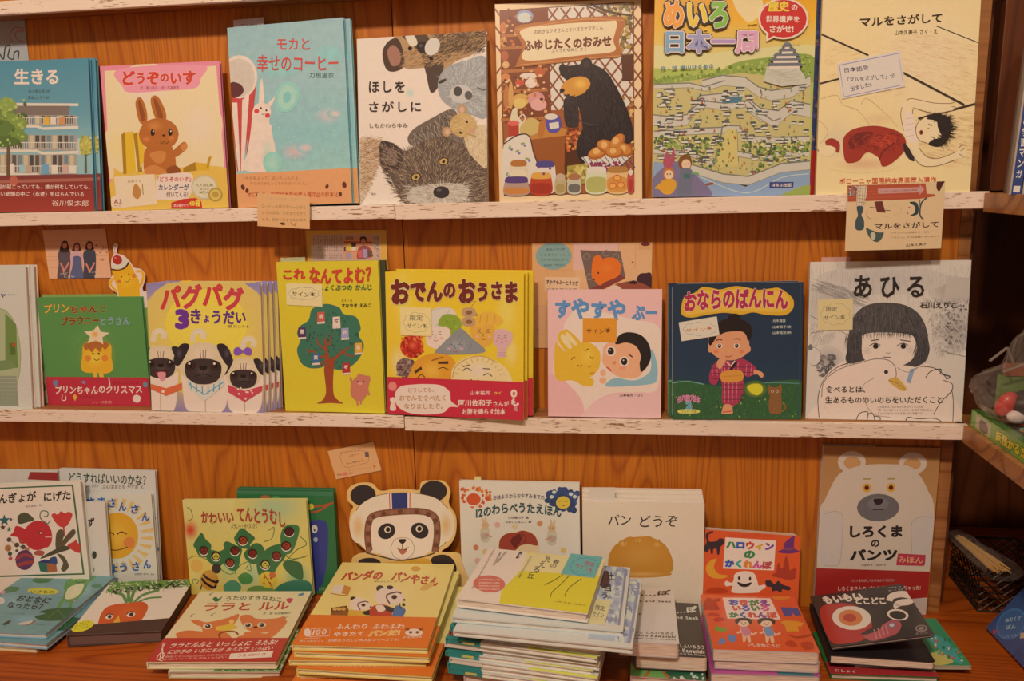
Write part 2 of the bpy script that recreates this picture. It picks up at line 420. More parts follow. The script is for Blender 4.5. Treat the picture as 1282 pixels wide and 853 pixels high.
        for b in buckets.values():
            if not b: continue
            uv = s.map([p for t in b for p in t[:3]]); kk = np.repeat(np.array([t[3] for t in b]), 3, 0)
            s.tris(uv, np.arange(len(b) * 3).reshape(-1, 3), kk, zadd=np.repeat(np.arange(len(b)) % 36, 3) * 2e-6)
        return s
    def dots(s, pts, n, cols, r0, r1):                            # scattered small spots inside an outline
        P = np.array(pts, float); lo, hi = P.min(0), P.max(0); R = s.R; k = 0
        for q in range(n * 4):
            if k >= n: break
            x, y = R.uniform(lo[0], hi[0]), R.uniform(lo[1], hi[1]); ins = False; j = len(P) - 1
            for i in range(len(P)):
                if (P[i][1] > y) != (P[j][1] > y) and x < (P[j][0] - P[i][0]) * (y - P[i][1]) / (P[j][1] - P[i][1]) + P[i][0]: ins = not ins
                j = i
            if ins: s.ell(x, y, R.uniform(r0, r1), R.uniform(r0, r1), cols[R.randrange(len(cols))], n=7, up=(k % 12 == 0)); k += 1
        return s
    def text(s, st, boxx, col, bold=0., outline=None, arc=0, jit=0, gap=0., vert=False, shear=0, sizes=None):
        """box: (x0, y0, x1, y1) of the inked area, or 3 points TL, TR, BL"""
        if len(boxx) == 4: x0, y0, x1, y1 = boxx; TL, TR, BL = (x0, y0), (x1, y0), (x0, y1)
        else: TL, TR, BL = boxx
        TL, TR, BL = map(lambda p: np.array(p, float), (TL, TR, BL))
        items = []; pen = 0.; R = s.R; cols = col if isinstance(col, (list, tuple)) else [col]; ci = 0
        for i, ch in enumerate(st):
            if ch == ' ': pen += .45; continue
            vs, tr, _l = glyph(ch, bold)
            if len(vs) == 0: pen += .5; continue
            sz = sizes[i % len(sizes)] if sizes else 1.
            c0 = vs.min(0); c1 = vs.max(0); adv = 1.0 if wide(ch) else (c1[0] - c0[0] + .1)
            o = np.array([pen, 0.]) if wide(ch) else np.array([pen - c0[0] + .05, 0.])
            if vert: o = np.array([0., -pen]); 
            rot = R.uniform(-jit, jit) * .5; sh = R.uniform(-jit, jit) * .006
            items.append((ch, o, rot, sh, sz, cols[ci % len(cols)])); ci += 1
            pen += adv * sz + gap
        if not items: return s
        def place(it, off):
            ch, o, rot, sh, sz, _ = it; vs, tr, lv = glyph(ch, off); c = np.array([.5, .38]); r = math.radians(rot)
            q = (vs - c) * sz @ np.array([[math.cos(r), math.sin(r)], [-math.sin(r), math.cos(r)]]) + c * [sz, 1] + o + [0, sh]
            return q, tr, lv
        base = [place(it, bold) for it in items]; allv = np.vstack([b[0] for b in base]); lo, hi = allv.min(0), allv.max(0); ext = np.maximum(hi - lo, 1e-6)
        def emit(off, colr, up=True):
            VV, TT, KK, ZZ = [], [], [], []; n = 0
            for it in items:
                q, tr, lv = place(it, off); t = (q - lo) / ext
                m = (q[:, 0].mean() - lo[0]) / ext[0]
                p = TL + np.outer(t[:, 0], TR - TL) + np.outer(1 - t[:, 1], BL - TL)
                if arc: p[:, 1] -= arc * 4 * t[:, 0] * (1 - t[:, 0])
                VV.append(p); ZZ.append(lv); TT.append(tr + n); n += len(q); KK.append(np.tile(C(colr or it[5]), (len(q), 1)))
            s.tris(s.map(np.vstack(VV)), np.vstack(TT), np.vstack(KK), up, zadd=np.concatenate(ZZ))
        if outline: emit(bold + outline[1], outline[0])
        emit(bold, None); return s
    def lines(s, rows, box_, col, bold=0., gap=.35, jit=0, right=None):   # several text rows inside a box
        x0, y0, x1, y1 = box_; n = len(rows); hh = (y1 - y0) / (n + gap * (n - 1)); mx = max(len(r) for r in rows)
        for i, r in enumerate(rows):
            y = y0 + i * hh * (1 + gap); s.text(r, (x0, y, x0 + (x1 - x0) * len(r) / mx, y + hh), col, bold, jit=jit)
        return s
    def note_strokes(s, rows, box_, col, bold=0.): return s.lines(rows, box_, col, bold, jit=8)
    def build(s, name, m, parent, z=.0002, sheet=None):
        V_ = np.vstack(s.V) + [0, 0, z]; T_ = np.vstack(s.T); K_ = np.minimum(np.vstack(s.K) * s.gain, .86)
        # keep every triangle facing outwards
        a, b, c = V_[T_[:, 0]], V_[T_[:, 1]], V_[T_[:, 2]]
        cr = (b[:, 0] - a[:, 0]) * (c[:, 1] - a[:, 1]) - (b[:, 1] - a[:, 1]) * (c[:, 0] - a[:, 0])
        ok = np.abs(cr) > 1e-13; T_ = T_[ok]; cr = cr[ok]; f = cr < 0; T_[f] = T_[f][:, ::-1]
        if sheet:                                  # thickness under the print
            x0, y0, x1, y1, t = sheet; n = len(V_)
            Q = np.array([(x0, y0, z), (x1, y0, z), (x1, y1, z), (x0, y1, z), (x0, y0, z - t), (x1, y0, z - t), (x1, y1, z - t), (x0, y1, z - t)])
            V_ = np.vstack([V_, Q]); K_ = np.vstack([K_, np.tile(K_[0], (8, 1))])
            fs = [(0, 1, 2), (0, 2, 3), (4, 6, 5), (4, 7, 6), (0, 4, 5), (0, 5, 1), (1, 5, 6), (1, 6, 2), (2, 6, 7), (2, 7, 3), (3, 7, 4), (3, 4, 0)]
            T_ = np.vstack([T_, np.array(fs) + n])
        me = bpy.data.meshes.new(name); me.vertices.add(len(V_)); me.vertices.foreach_set('co', V_.astype('f').ravel())
        me.loops.add(T_.size); me.loops.foreach_set('vertex_index', T_.astype('i').ravel())
        me.polygons.add(len(T_)); me.polygons.foreach_set('loop_start', np.arange(0, T_.size, 3, dtype='i')); me.polygons.foreach_set('loop_total', np.full(len(T_), 3, dtype='i'))
        ca = me.color_attributes.new('Col', 'FLOAT_COLOR', 'POINT'); ca.data.foreach_set('color', np.c_[K_, np.ones(len(K_))].astype('f').ravel())
        me.update(); me.validate(); me.materials.append(m)
        return link(name, me, parent)

def make_book(fr, label, art=None, m='print', t=.008, cover='W', group=None, spine='L', name='picture_book', board=False, r=.0, cat='book', page=None, lip=.0025, jacket=None):
    """hardback: two boards and a spine round a page block; x width, y height, z = out of the front cover"""
    b = root(name, fr, label, cat, group); w, h = fr['w'], fr['h']
    cm = plain(cover) if cover != 'W' else plain('W')
    bm = bmesh.new(); bt = .0016
    if board:                                       # board book: thick rounded pages
        cs = (0, 1, 1, 0) if spine == 'L' else (1, 0, 0, 1)
        bm_prism(bm, rrect(w, h, r, cs), -bt, 0); bm_prism(bm, rrect(w, h, r, cs), -t, -t + bt)
        x = (0, .0015) if spine == 'L' else (w - .0015, w)
        bm_box(bm, (x[0], 0, -t + bt), (x[1], h, -bt)); lip = .0003
        bm_obj('cover', bm, cm, b)
        bm = bmesh.new(); bm_prism(bm, rrect(w - .002, h - .0006, max(r - .001, .0004), cs, x0=.0016 if spine == 'L' else .0004, y0=.0003), -t + bt, -bt)
        bm_obj('page_block', bm, M['page'], b)
    else:
        bm_box(bm, (0, 0, -bt), (w, h, 0)); bm_box(bm, (0, 0, -t), (w, h, -t + bt))
        x = (0, .002) if spine == 'L' else (w - .002, w)
        if spine in 'LR': bm_box(bm, (x[0], 0, -t + bt), (x[1], h, -bt))
        else: bm_box(bm, (0, h - .002, -t + bt), (w, h, -bt))
        bmesh.ops.recalc_face_normals(bm, faces=bm.faces[:]); bm_obj('cover', bm, cm, b)
        l0, l1 = (.002, lip) if spine == 'L' else (lip, .002)
        box('page_block', (l0, lip, -t + bt), (w - l1, h - lip, -bt), M['page'], b)
    if art is not None: art.build('cover_art', M[m], b)
    return b
def shift(b, dx, dy, dz, label, rz=0., parent=None):
    c = copy_tree(b); c.matrix_world = Matrix.Translation((dx, dy, dz)) @ b.matrix_world @ Matrix.Rotation(math.radians(rz), 4, 'Z')
    c['label'] = label; return c
def card(fr, art, label, m='matte', name='note_card', cat='note', t=.0004, group=None, outline=None):
    b = root(name, fr, label, cat, group)
    bm = bmesh.new(); bm_prism(bm, outline or rrect(fr['w'], fr['h'], 0), -t, 0); bmesh.ops.recalc_face_normals(bm, faces=bm.faces[:])
    bm_obj('paper', bm, plain('W', .8, 0), b); art.build('card_print', M[m], b, z=.00003); return b
def on_plane(quad, fr, lift=.001):
    """pose of a flat card lying against the plane of another thing (frame fr), from its corners in the photo"""
    H = homog(fr['quad'] if all(q is not None for q in fr['quad']) else fr['q2'], [(0, fr['h']), (fr['w'], fr['h']), (fr['w'], 0), (0, 0)])
    P = np.array([[x, y, 1] for x, y in quad]) @ H.T; P = P[:, :2] / P[:, 2:]
    c = P.mean(0); u = nrm((P[1] - P[0]) + (P[2] - P[3])); v = np.array([-u[1], u[0]])
    w = (np.linalg.norm(P[1] - P[0]) + np.linalg.norm(P[2] - P[3])) / 2; h = (np.linalg.norm(P[0] - P[3]) + np.linalg.norm(P[1] - P[2])) / 2
    o2 = c - u * w / 2 - v * h / 2
    U = fr['u'] * u[0] + fr['v'] * u[1]; Vv = fr['u'] * v[0] + fr['v'] * v[1]
    return dict(o=fr['o'] + fr['u'] * o2[0] + fr['v'] * o2[1] + fr['n'] * lift, u=U, v=Vv, n=fr['n'], w=w, h=h, quad=quad)
def wall_frame(y, z=None):           # an upright plane parallel to the back panel, as a frame for on_plane
    o = np.array([-1., y, -.7]); fr = dict(o=o, u=np.array([1., 0, 0]), v=np.array([0, 0, 1.]), n=np.array([0, -1., 0]), w=2., h=1.2)
    fr['quad'] = [tuple(proj(o + fr['u'] * a * 2 + fr['v'] * b * 1.2)) for a, b in ((0, 1), (1, 1), (1, 0), (0, 0))]
    return fr
# ================================================================ the bookcase, its display table, the side unit, the room behind
A3 = np.array
def slab(name, lo, hi, m, parent=None, bev=.0012, kind=None, label=None):
    """a board whose mesh is centred on its own origin, so that its grain differs from its neighbours'"""
    c = [(a + b) / 2 for a, b in zip(lo, hi)]
    o = box(name, [a - d for a, d in zip(lo, c)], [a - d for a, d in zip(hi, c)], m, parent, bev); o.location = c
    if kind: o['kind'] = kind
    if label: o['label'] = label
    return o
wb = link('wall_back', None); wb.location = (0, WALL, 0); tag(wb, 'orange pine panelling behind the display ledges', kind='structure')
def kid(p, *a_, **k):
    o = slab(*a_, **k); o.parent = p; o.matrix_parent_inverse = Matrix.Translation(-p.location); return o
kid(wb, 'wood_panel', (-1.25, WALL, ZT - .02), (-.0125, WALL + .012, .95), M['pine'])
kid(wb, 'wood_panel', (-.0112, WALL, ZT - .02), (.795, WALL + .012, .95), M['pine2'])
kid(wb, 'corner_post', (.795, WALL - .001, ZT + .0002), (.812, WALL + .03, .95), M['shelfwood'])
for zt, label, lz, rz, sx in ((Z0, 'uppermost display ledge, only its white front rail and underside showing at top left', (-.022, -.0015), (-.022, .0), -.0072),
                          (Z1, 'display ledge with worn white front rail carrying the upper row of books', (-.020, .0015), (-.0215, .0025), -.0065),
                          (Z2, 'display ledge with worn white front rail carrying the middle row of books', (-.0195, .002), (-.0235, .0), -.0093)):
    t = link('display_ledge', None); t.location = (0, WALL, zt); tag(t, label, 'shelf', 'white-edged display ledges')
    kid(t, 'shelf_board', (-1.25, .0102, zt - .019), (sx - .0002, WALL - .0003, zt - .0001), M['shelfwood']); kid(t, 'shelf_board', (sx + .0002, .0102, zt - .019), (.794, WALL - .0003, zt - .0001), M['shelfwood'])
    kid(t, 'front_rail', (-1.25, .0005, zt + lz[0]), (sx - .0006, .01, zt + lz[1] - .0015), M['rail'], label='left length of the front rail'); kid(t, 'front_rail', (sx + .0006, 0, zt + rz[0]), (.806, .01, zt + rz[1] - .0015), M['rail'], label='right length of the front rail')
tb = link('display_table', None); tb.location = (0, WALL, -1.35); tag(tb, 'low brown wooden table top under the lying books', 'table')
for i in range(4): kid(tb, 'table_board', (-1.25, -.62 + i * .1695, ZT - .025), (.8128 if i == 3 and 0 else 1.19, -.62 + (i + 1) * .1695 - .0005, ZT), M['table'], bev=.0006)
for x in (-1.2, 1.1):
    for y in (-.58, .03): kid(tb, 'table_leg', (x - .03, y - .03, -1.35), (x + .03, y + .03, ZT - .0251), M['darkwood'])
for zt, label in ((Z1, 'side shelf with rough brown front edge at upper right'), (Z2, 'side shelf under the green game box at the right edge')):
    t = link('side_shelf', None); t.location = (1.0, 0, zt); tag(t, label, 'shelf')
    kid(t, 'shelf_board', (.8065, -.55, zt - .024), (1.197, WALL - .002, zt - .002), M['shelfwood']); kid(t, 'edge_strip', (.7985, -.55, zt - .026), (.8062, -.0015, zt - .001), M['shelfwood'])
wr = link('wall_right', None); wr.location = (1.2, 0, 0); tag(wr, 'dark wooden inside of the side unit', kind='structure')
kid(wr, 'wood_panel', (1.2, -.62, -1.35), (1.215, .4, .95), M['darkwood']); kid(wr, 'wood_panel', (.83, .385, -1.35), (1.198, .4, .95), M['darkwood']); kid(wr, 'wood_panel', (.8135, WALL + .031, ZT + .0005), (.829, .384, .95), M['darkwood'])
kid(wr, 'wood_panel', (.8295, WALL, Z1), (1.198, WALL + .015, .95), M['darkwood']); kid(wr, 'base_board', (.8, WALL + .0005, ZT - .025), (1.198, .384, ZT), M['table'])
for nm, lo, hi in (('room_wall_1', (-2.2, .42, -1.35), (2.2, .5, 1.7)), ('floor', (-2.2, -2.6, -1.4), (2.2, .5, -1.35)), ('ceiling', (-2.2, -2.6, 1.7), (2.2, .5, 1.75)),
                   ('wall_left', (-2.28, -2.6, -1.35), (-2.2, .5, 1.7)), ('room_wall_2', (2.2, -2.6, -1.35), (2.28, .5, 1.7))):  # first and last boxes are the room's unseen rear and right walls
    m_ = M['table'] if nm == 'floor' else plain('c9a27c', .8, 0)
    slab(nm, lo, hi, m_, kind='structure', bev=0)
# ================================================================ where every book stands or lies
B = {}
def S(n, view, pts, z, **k): B[n] = fit_std(V(view, pts), z, name=n, **k)
def Ly(n, view, pts, z, **k): B[n] = fit_lie(V(view, pts), z, name=n, **k)
_ = None
S('ikiru', 'A', [(_, _), (337, 222), (362, 805), (_, _)], Z1, w=.19, t=.016)
S('chair', 'A', [(380, 250), (838, 235), (872, 788), (428, 800)], Z1)
S('cup', 'B', [(42, 105), (470, 62), (502, 748), (85, 765)], Z1, t=.016)
S('fur', 'B', [(522, 142), (998, 115), (1000, 738), (530, 748)], Z1)
S('shop', 'C', [(62, 12), (640, 0), (645, 782), (80, 790)], Z1)
S('maze', 'D', [(_, _), (_, _), (672, 775), (52, 780)], Z1, w=.2155, h=.297, y0=.012, t=.016)
S('tatami', 'E', [(_, _), (_, _), (545, 650), (30, 650)], Z1, h=.297)
S('greybook', 'F', [(_, _), (95, 183), (118, 710), (_, _)], Z2 , w=.2, t=.014)
S('pudding', 'F', [(135, 297), (525, 303), (552, 692), (180, 685)], Z2, y0=.02, lean=2, t=.0118)
S('pug', 'F', [(540, 250), (960, 248), (972, 727), (558, 718)], Z2, lean=3, t=.028)
S('tree', 'G', [(50, 155), (470, 155), (498, 778), (92, 765)], Z2, t=.014)
S('oden', 'H', [(45, 137), (632, 145), (635, 775), (50, 745)], Z2, lean=3, y0=.0, t=.024, ymin=-.015)
S('sleep', 'I', [(118, 238), (586, 238), (583, 765), (118, 758)], Z2)
S('kimono', 'J', [(80, 95), (722, 95), (708, 752), (88, 757)], Z2, t=.016, board=0) if False else S('kimono', 'J', [(80, 95), (722, 95), (708, 752), (88, 757)], Z2, t=.016)
S('duck', 'K', [(45, 90), (685, 82), (643, 718), (27, 705)], Z2)
TW = dict(y0=-.03, wall=WALL)
S('fish', 'L', [(-126, 103), (326, 130), (_, _), (_, _)], ZT, y0=-.017, lean=7, h=.175, pin=12)
S('sunny', 'L', [(262, 170), (598, 182), (_, _), (_, _)], ZT, y0=.0185, lean=6.2, h=.158, pin=6, t=.006)
S('whatif', 'L', [(235, 84), (613, 95), (_, _), (_, _)], ZT, y0=.0275, lean=6.2, h=.205, t=.006, pin=6)
S('ladybird', 'M', [(92, 162), (555, 173), (575, 513), (112, 518)], ZT, y0=.006, lean=5, t=.008, ymin=-.1, pin=5)
S('greenbook', 'M', [(290, 130), (655, 142), (675, 520), (_, _)], ZT, y0=.015, lean=5, t=.014)
S('rhyme', 'O', [(78, 65), (548, 78), (_, _), (_, _)], ZT, y0=.02, lean=5, t=.01, h=.2)
S('bun', 'P', [(28, 152), (507, 166), (_, _), (_, _)], ZT, y0=-.0, lean=6, t=.03, h=.19)
S('hallow', 'Q', [(90, 88), (572, 130), (_, _), (_, _)], ZT, y0=-.01, lean=12, t=.02, h=.14, ymin=-.1, w=.14, pin=3)
S('bear', 'S', [(88, 50), (480, 58), (440, 620), (50, 600)], ZT, y0=.02, lean=4, t=.01)
Ly('frog', 'L', [(126, 493), (445, 512), (192, 742), (-221, 720)], -.598)
Ly('carrot', 'L', [(445, 512), (752, 541), (654, 730), (255, 746)], -.605)
Ly('cats', 'M', [(140, 510), (578, 512), (435, 793), (-40, 775)], -.60)
Ly('panda', 'N', [(192, 437), (590, 440), (492, 742), (15, 725)], -.56)
Ly('hill', 'O', [(187, 337), (655, 372), (575, 595), (73, 525)], -.50)
Ly('dress', 'Q', [(60, 412), (548, 435), (660, 705), (140, 705)], -.57)
Ly('eye', 'S', [(40, 562), (350, 525), (465, 692), (110, 742)], -.572, rs=.12, ps=1)
# ================================================================ upper row
def band(b, a, view, v0, col, m='print', v1=1.0):
    """paper band wrapped round the lower part of a cover: returns its Art, finished by band_done"""
    q = Art(a.fr, view, quad=a.q, rnd=7); q.clip = (0, q.h * (1 - v1), q.w, q.h * (1 - v0)); q.dz = a.dz
    q.tris(np.array([(0, q.h * (1 - v1)), (q.w, q.h * (1 - v1)), (q.w, q.h * (1 - v0)), (0, q.h * (1 - v0))]), [(0, 1, 2), (0, 2, 3)], C(col))
    q._b = (b, m, a.z + .0006, v0, v1); return q
def band_done(q, label=None):
    b, m, z, v0, v1 = q._b; o = q.build('paper_band', M[m], b, z=z, sheet=(-.0002, q.h * (1 - v1), q.w + .0002, q.h * (1 - v0), .0004))
    if label: o['label'] = label
    return o
DZ = 6e-6
def new(n, view, rnd=1, **k):
    a = Art(B[n], view, rnd=rnd, **k); a.dz = DZ; return a
# --- blue book with an apartment block
a = new('ikiru', 'A'); a.grad([(0, '4c8490'), (.35, '64929a'), (.62, '8fb0aa'), (1, '8fb0aa')])
a.text('生きる', (55, 262, 224, 322), 'f0e6d4', .03); a.text('谷川俊太郎 詩', (108, 342, 190, 356), '3c4a50', .01); a.text('岡本よしろう 絵', (108, 366, 188, 380), '3c4a50', .01)
for x, y, r in ((310, 500, 46), (335, 480, 30)): a.ell(x, y + 60, r, r * .7, 'b8bdb0')
a.poly([(-60, 392), (300, 395), (300, 405), (-60, 403)], 'd8c6b0'); a.poly([(-60, 404), (268, 404), (262, 440), (-60, 440)], '7c6a5c')
for k, (y0, y1) in enumerate(((440, 480), (515, 575), (590, 665))):
    a.poly([(-60, y0), (295, y0), (295, y1), (-60, y1)], 'a79684')
    for x in range(-40, 290, 22): a.poly([(x, y0 + 2), (x + 15, y0 + 2), (x + 15, y1 - 8), (x, y1 - 8)], ['5d5148', '6f7f80', 'c9b08a', '4b4440'][(x // 22 + k) % 4])
    a.poly([(-60, y1 - 4), (140, y1 - 4), (165, y1 + 6), (300, y1), (300, y1 + 12), (165, y1 + 16), (140, y1 + 7), (-60, y1 + 7)], 'd9cbb6')
    for x in range(-50, 298, 9): a.line([(x, y1 - 30), (x, y1 - 4)], 2, 'c9bba6', smooth=False, up=False)
    a.line([(-60, y1 - 31), (300, y1 - 31)], 3, 'd9cbb6', smooth=False)
for x, y, w_, h_, c in ((168, 445, 22, 32, 'd9a54a'), (195, 450, 20, 25, 'e0d0b8'), (226, 448, 26, 28, 'c98a58'), (160, 628, 28, 36, '6d9bb0'), (30, 625, 26, 36, 'e2c9b2'), (75, 630, 22, 30, '9db7b0'), (198, 630, 24, 34, 'dccdb8'), (240, 628, 20, 36, 'c9a08c'), (262, 632, 30, 30, 'd9d0c0'), (100, 632, 24, 30, 'b89a80')):
    a.poly([(x, y), (x + w_, y), (x + w_, y + h_), (x, y + h_)], c)
a.poly([(28, 500), (38, 500), (40, 690), (26, 690)], '6a5038')
for x, y, rx, ry, c in ((0, 430, 58, 40, '6f8240'), (30, 400, 34, 26, '8a9a4a'), (50, 470, 55, 34, '7f9142'), (5, 500, 60, 42, '5f7538'), (70, 520, 38, 24, '75893e'), (20, 540, 60, 20, '566a34')): a.blob([(x - rx, y), (x - rx * .5, y - ry), (x + rx * .4, y - ry * .9), (x + rx, y - 2), (x + rx * .6, y + ry * .8), (x - rx * .4, y + ry)], c)
a.dots([(-60, 380), (100, 380), (110, 560), (-60, 560)], 60, ['98a852', '4c6030', 'b0b460'], 3, 9)
a.ell(328, 555, 24, 38, 'b5a850'); a.dots([(306, 520), (350, 520), (350, 590), (306, 590)], 25, ['cbb95c', '8f9444'], 3, 6); a.poly([(325, 590), (331, 590), (332, 660), (324, 660)], '6a5038')
b = make_book(B['ikiru'], 'blue picture book with a drawn apartment block, front copy at upper left', a, t=.0068, group='copies of the blue apartment block book', cover='5f98a2')
q = band(b, a, 'A', .755, '94352b'); q.grad([(.755, '7c3a34'), (.83, '8f3029'), (1, 'a03a2e')])
q.poly([(-60, 690), (362, 678), (362, 690), (-60, 702)], 'a8604e'); q.blob([(40, 680), (60, 672), (72, 690), (60, 712), (44, 705)], 'b8604a')
q.text('ここで何が起こっていても、誰が何をしていても、', (-60, 704, 345, 722), 'f4dccb', .012); q.text('その短い時間の中に〈永遠〉をはらんでいる', (-50, 731, 322, 750), 'f4dccb', .012); q.text('谷川俊太郎', (200, 762, 340, 788), 'f0d8c8', jit=14)
band_done(q, 'red-brown paper band with white lettering')
shift(b, .006, .0085, .001, 'second copy of the blue apartment block book, its edge showing behind the front copy')
# --- pink and cream book with a toy rabbit
a = new('chair', 'A'); a.bg('e0818d')
a.poly([(398, 268), (826, 254), (858, 660), (420, 680)], 'f0dc96'); a.glow(560, 330, 120, 90, 'f4e6b4', 'f0dc96'); a.glow(760, 480, 90, 110, 'f3e3a6', 'f0dc96'); a.glow(450, 560, 60, 90, 'ecd184', 'f0dc96')
a.blob([(455, 262), (770, 250), (768, 300), (745, 338), (640, 346), (500, 352), (468, 330)], 'e88f98')
a.text('どうぞのいす', (466, 268, 748, 326), 'd03a2c', .05, outline=('f3b9a8', .03), sizes=[1.2, .95, 1.1, .8, 1.05, 1.15], jit=6); a.text('作・香山美子 / 絵・柿本幸造', (536, 328, 684, 342), 'a05048', .01)
a.blob([(436, 660), (436, 640), (470, 655), (560, 650), (860, 640), (866, 790), (428, 800)], 'e0b04a')
a.poly([(464, 512), (478, 500), (484, 660), (472, 662)], 'a8781c'); a.poly([(478, 503), (510, 500), (520, 655), (484, 660)], 'dfae2c'); a.poly([(510, 510), (524, 502), (545, 655), (528, 656)], 'a8781c'); a.poly([(524, 505), (548, 500), (556, 600), (536, 640)], 'e0b030')
a.poly([(700, 640), (745, 618), (752, 650), (700, 655)], 'a8781c'); a.poly([(745, 618), (800, 625), (800, 650), (752, 650)], 'd9a62c'); a.poly([(795, 600), (808, 595), (795, 645), (788, 640)], 'c08c20')
FR, FD, FL = 'b5652a', '8e4a1e', 'cc7f3e'
a.blob([(550, 600), (560, 565), (600, 550), (650, 552), (668, 590), (672, 640), (655, 660), (560, 658)], FR); a.blob([(556, 640), (590, 628), (625, 645), (640, 660), (560, 662)], FL); a.blob([(640, 640), (670, 630), (690, 648), (680, 660), (640, 660)], FD)
a.blob([(650, 590), (690, 548), (708, 542), (715, 560), (700, 580), (668, 600)], FR); a.ell(704, 560, 12, 16, FL, 20)
a.blob([(572, 590), (600, 575), (632, 580), (628, 612), (600, 622)], FL)
a.blob([(518, 390), (532, 370), (548, 385), (562, 430), (560, 470), (538, 470), (525, 440)], FR); a.blob([(576, 380), (592, 364), (612, 380), (634, 430), (632, 462), (606, 468), (586, 430)], FR)
a.blob([(528, 392), (537, 384), (552, 432), (552, 458), (540, 455)], FD); a.blob([(588, 385), (597, 380), (620, 430), (622, 455), (608, 455)], FD)
a.ell(607, 512, 76, 62, FR); a.glow(590, 480, 40, 26, FL, FR); a.glow(560, 530, 20, 15, 'd4783a', FR); a.glow(655, 525, 18, 14, 'd4783a', FR)
for x in (584, 651): a.ell(x, 505, 8, 13, '20140c'); a.ell(x + 2, 500, 2.5, 4, 'e8d8c0')
a.ell(626, 516, 6, 4, '40200e'); a.line([(612, 540), (620, 547), (628, 538), (636, 548), (644, 540)], 2.5, '5a2c14')
a.poly([(436, 672), (590, 662), (602, 775), (450, 790)], 'f0d6a0'); a.blob([(512, 706), (524, 700), (540, 730), (528, 756), (508, 740)], 'c08040'); a.line([(545, 700), (548, 740)], 3, '9a6a30'); a.text('日めくり', (490, 684, 540, 694), '6a5040')
a.blob([(600, 672), (660, 660), (728, 660), (738, 690), (728, 740), (700, 760), (610, 758), (588, 762), (598, 740)], 'f2e0cc')
a.text('『どうぞのいす』', (600, 672, 730, 692), 'c04030', .02); a.text('カレンダーが', (606, 700, 722, 724), '30465a', .025); a.text('付いてくる!', (636, 728, 718, 750), '5a4636', .02)
a.ell(446, 766, 26, 24, 'e8c9a8'); a.text('A3', (436, 756, 466, 774), 'a0503c', .03); a.text('サイズ', (438, 777, 462, 785), 'a0503c', .01)
a.poly([(655, 770), (700, 756), (745, 752), (768, 765), (772, 790), (655, 792)], 'c83226'); a.text('読み聞かせで', (664, 774, 720, 786), 'f0d0b0', .01); a.text('40冊', (722, 762, 764, 784), 'f4c84a', .04)
a.ell(780, 712, 50, 46, 'c9b28a'); a.ell(780, 712, 44, 40, 'd9c6a0'); a.text('PLATINUM', (748, 700, 812, 710), '8a7450', .01); a.text('BOOK', (766, 714, 800, 723), '8a7450', .01); a.text('MEDAL', (762, 727, 804, 736), '8a7450', .01)
a.ell(822, 740, 27, 26, 'b08c3c'); a.ell(822, 740, 21, 20, 'd4b25c'); a.ell(822, 740, 12, 11, 'b8923e')
make_book(B['chair'], 'pink-bordered cream picture book with a toy rabbit beside a small yellow chair', a, 'gloss', cover='e0818d')
# --- pale blue book with a paper cup and a rabbit holding a ring
a = new('cup', 'B'); a.grad([(0, '94b0ac'), (.3, '98b4ae'), (.6, '8cb6b6'), (.82, '98bcb8'), (1, '98bcb8')])
for x, y, r, c in ((415, 425, 60, 'c9b4b0'), (440, 420, 30, 'd9bdb6'), (290, 560, 60, 'cdb0a8'), (330, 545, 34, 'd8bab0'), (230, 250, 70, '8fc0bc'), (420, 200, 60, '88bcbc')): a.glow(x, y, r, r * .6, c, '90b5b2')
a.dots([(180, 360), (490, 330), (495, 600), (240, 610)], 90, ['a8cfcc', '9bcaca', 'c0c8c2'], 1, 3)
a.poly([(46, 260), (150, 290), (100, 630), (80, 632)], 'c4423e')
for i, x in enumerate((0, 1, 2, 3)): pass
a.poly([(58, 380), (80, 380), (92, 632), (84, 632)], 'e4d2c0'); a.poly([(98, 370), (124, 350), (104, 630), (94, 632)], 'e6d4c2'); a.poly([(136, 330), (150, 305), (128, 520), (112, 600), (108, 628)], 'c4423e')
a.ell(88, 285, 66, 80, 'e0cdb8', 0); a.ell(86, 288, 58, 70, 'cdb8a2'); a.blob([(58, 306), (90, 312), (104, 335), (90, 355), (62, 362), (52, 340)], '5c262c')
a.glow(168, 340, 10, 50, 'dfe0d4', '8fbfc0')
for p in ([(160, 385), (163, 330), (170, 290), (176, 330), (178, 380)], [(188, 388), (205, 370), (222, 352), (212, 378), (198, 398)]): a.blob(p, 'ece6da')
a.blob([(138, 405), (158, 382), (190, 386), (204, 410), (198, 450), (210, 500), (212, 560), (200, 628), (104, 626), (118, 560), (130, 480)], 'ece4d8'); a.glow(190, 560, 30, 70, 'c9d4cc', 'e6e0d4')
a.glow(210, 600, 36, 40, 'a8c8c2', '90c4c4')
a.ell(262, 358, 44, 58, '8fc2b2', 15); a.ell(262, 358, 32, 44, 'a4d0be', 15); a.ell(262, 360, 14, 22, '7fbaac', 15)
for x, y in ((151, 411), (191, 427)): a.ell(x, y, 9, 9, 'cc3c40')
for x, y in ((167, 400), (187, 408)): a.ell(x, y, 3.5, 4, '30201c')
a.line([(170, 418), (175, 424), (181, 420)], 2, '403030'); a.blob([(150, 520), (175, 500), (200, 460), (206, 480), (186, 520), (160, 545)], 'f0eae0')
a.text('モカと', (226, 140, 346, 184), 'c8453c', .01, jit=6); a.text('幸せのコーヒー', (152, 204, 452, 266), 'c8453c', .015, jit=5, shear=0); a.text('刀根里衣', (344, 268, 436, 288), '4a5a5c')
b = make_book(B['cup'], 'tall pale blue picture book with a striped paper cup and white rabbit, front copy', a, 'water', t=.007, cover='86b6b8', group='copies of the pale blue cup book')
q = band(b, a, 'B', .808, 'dc9660')
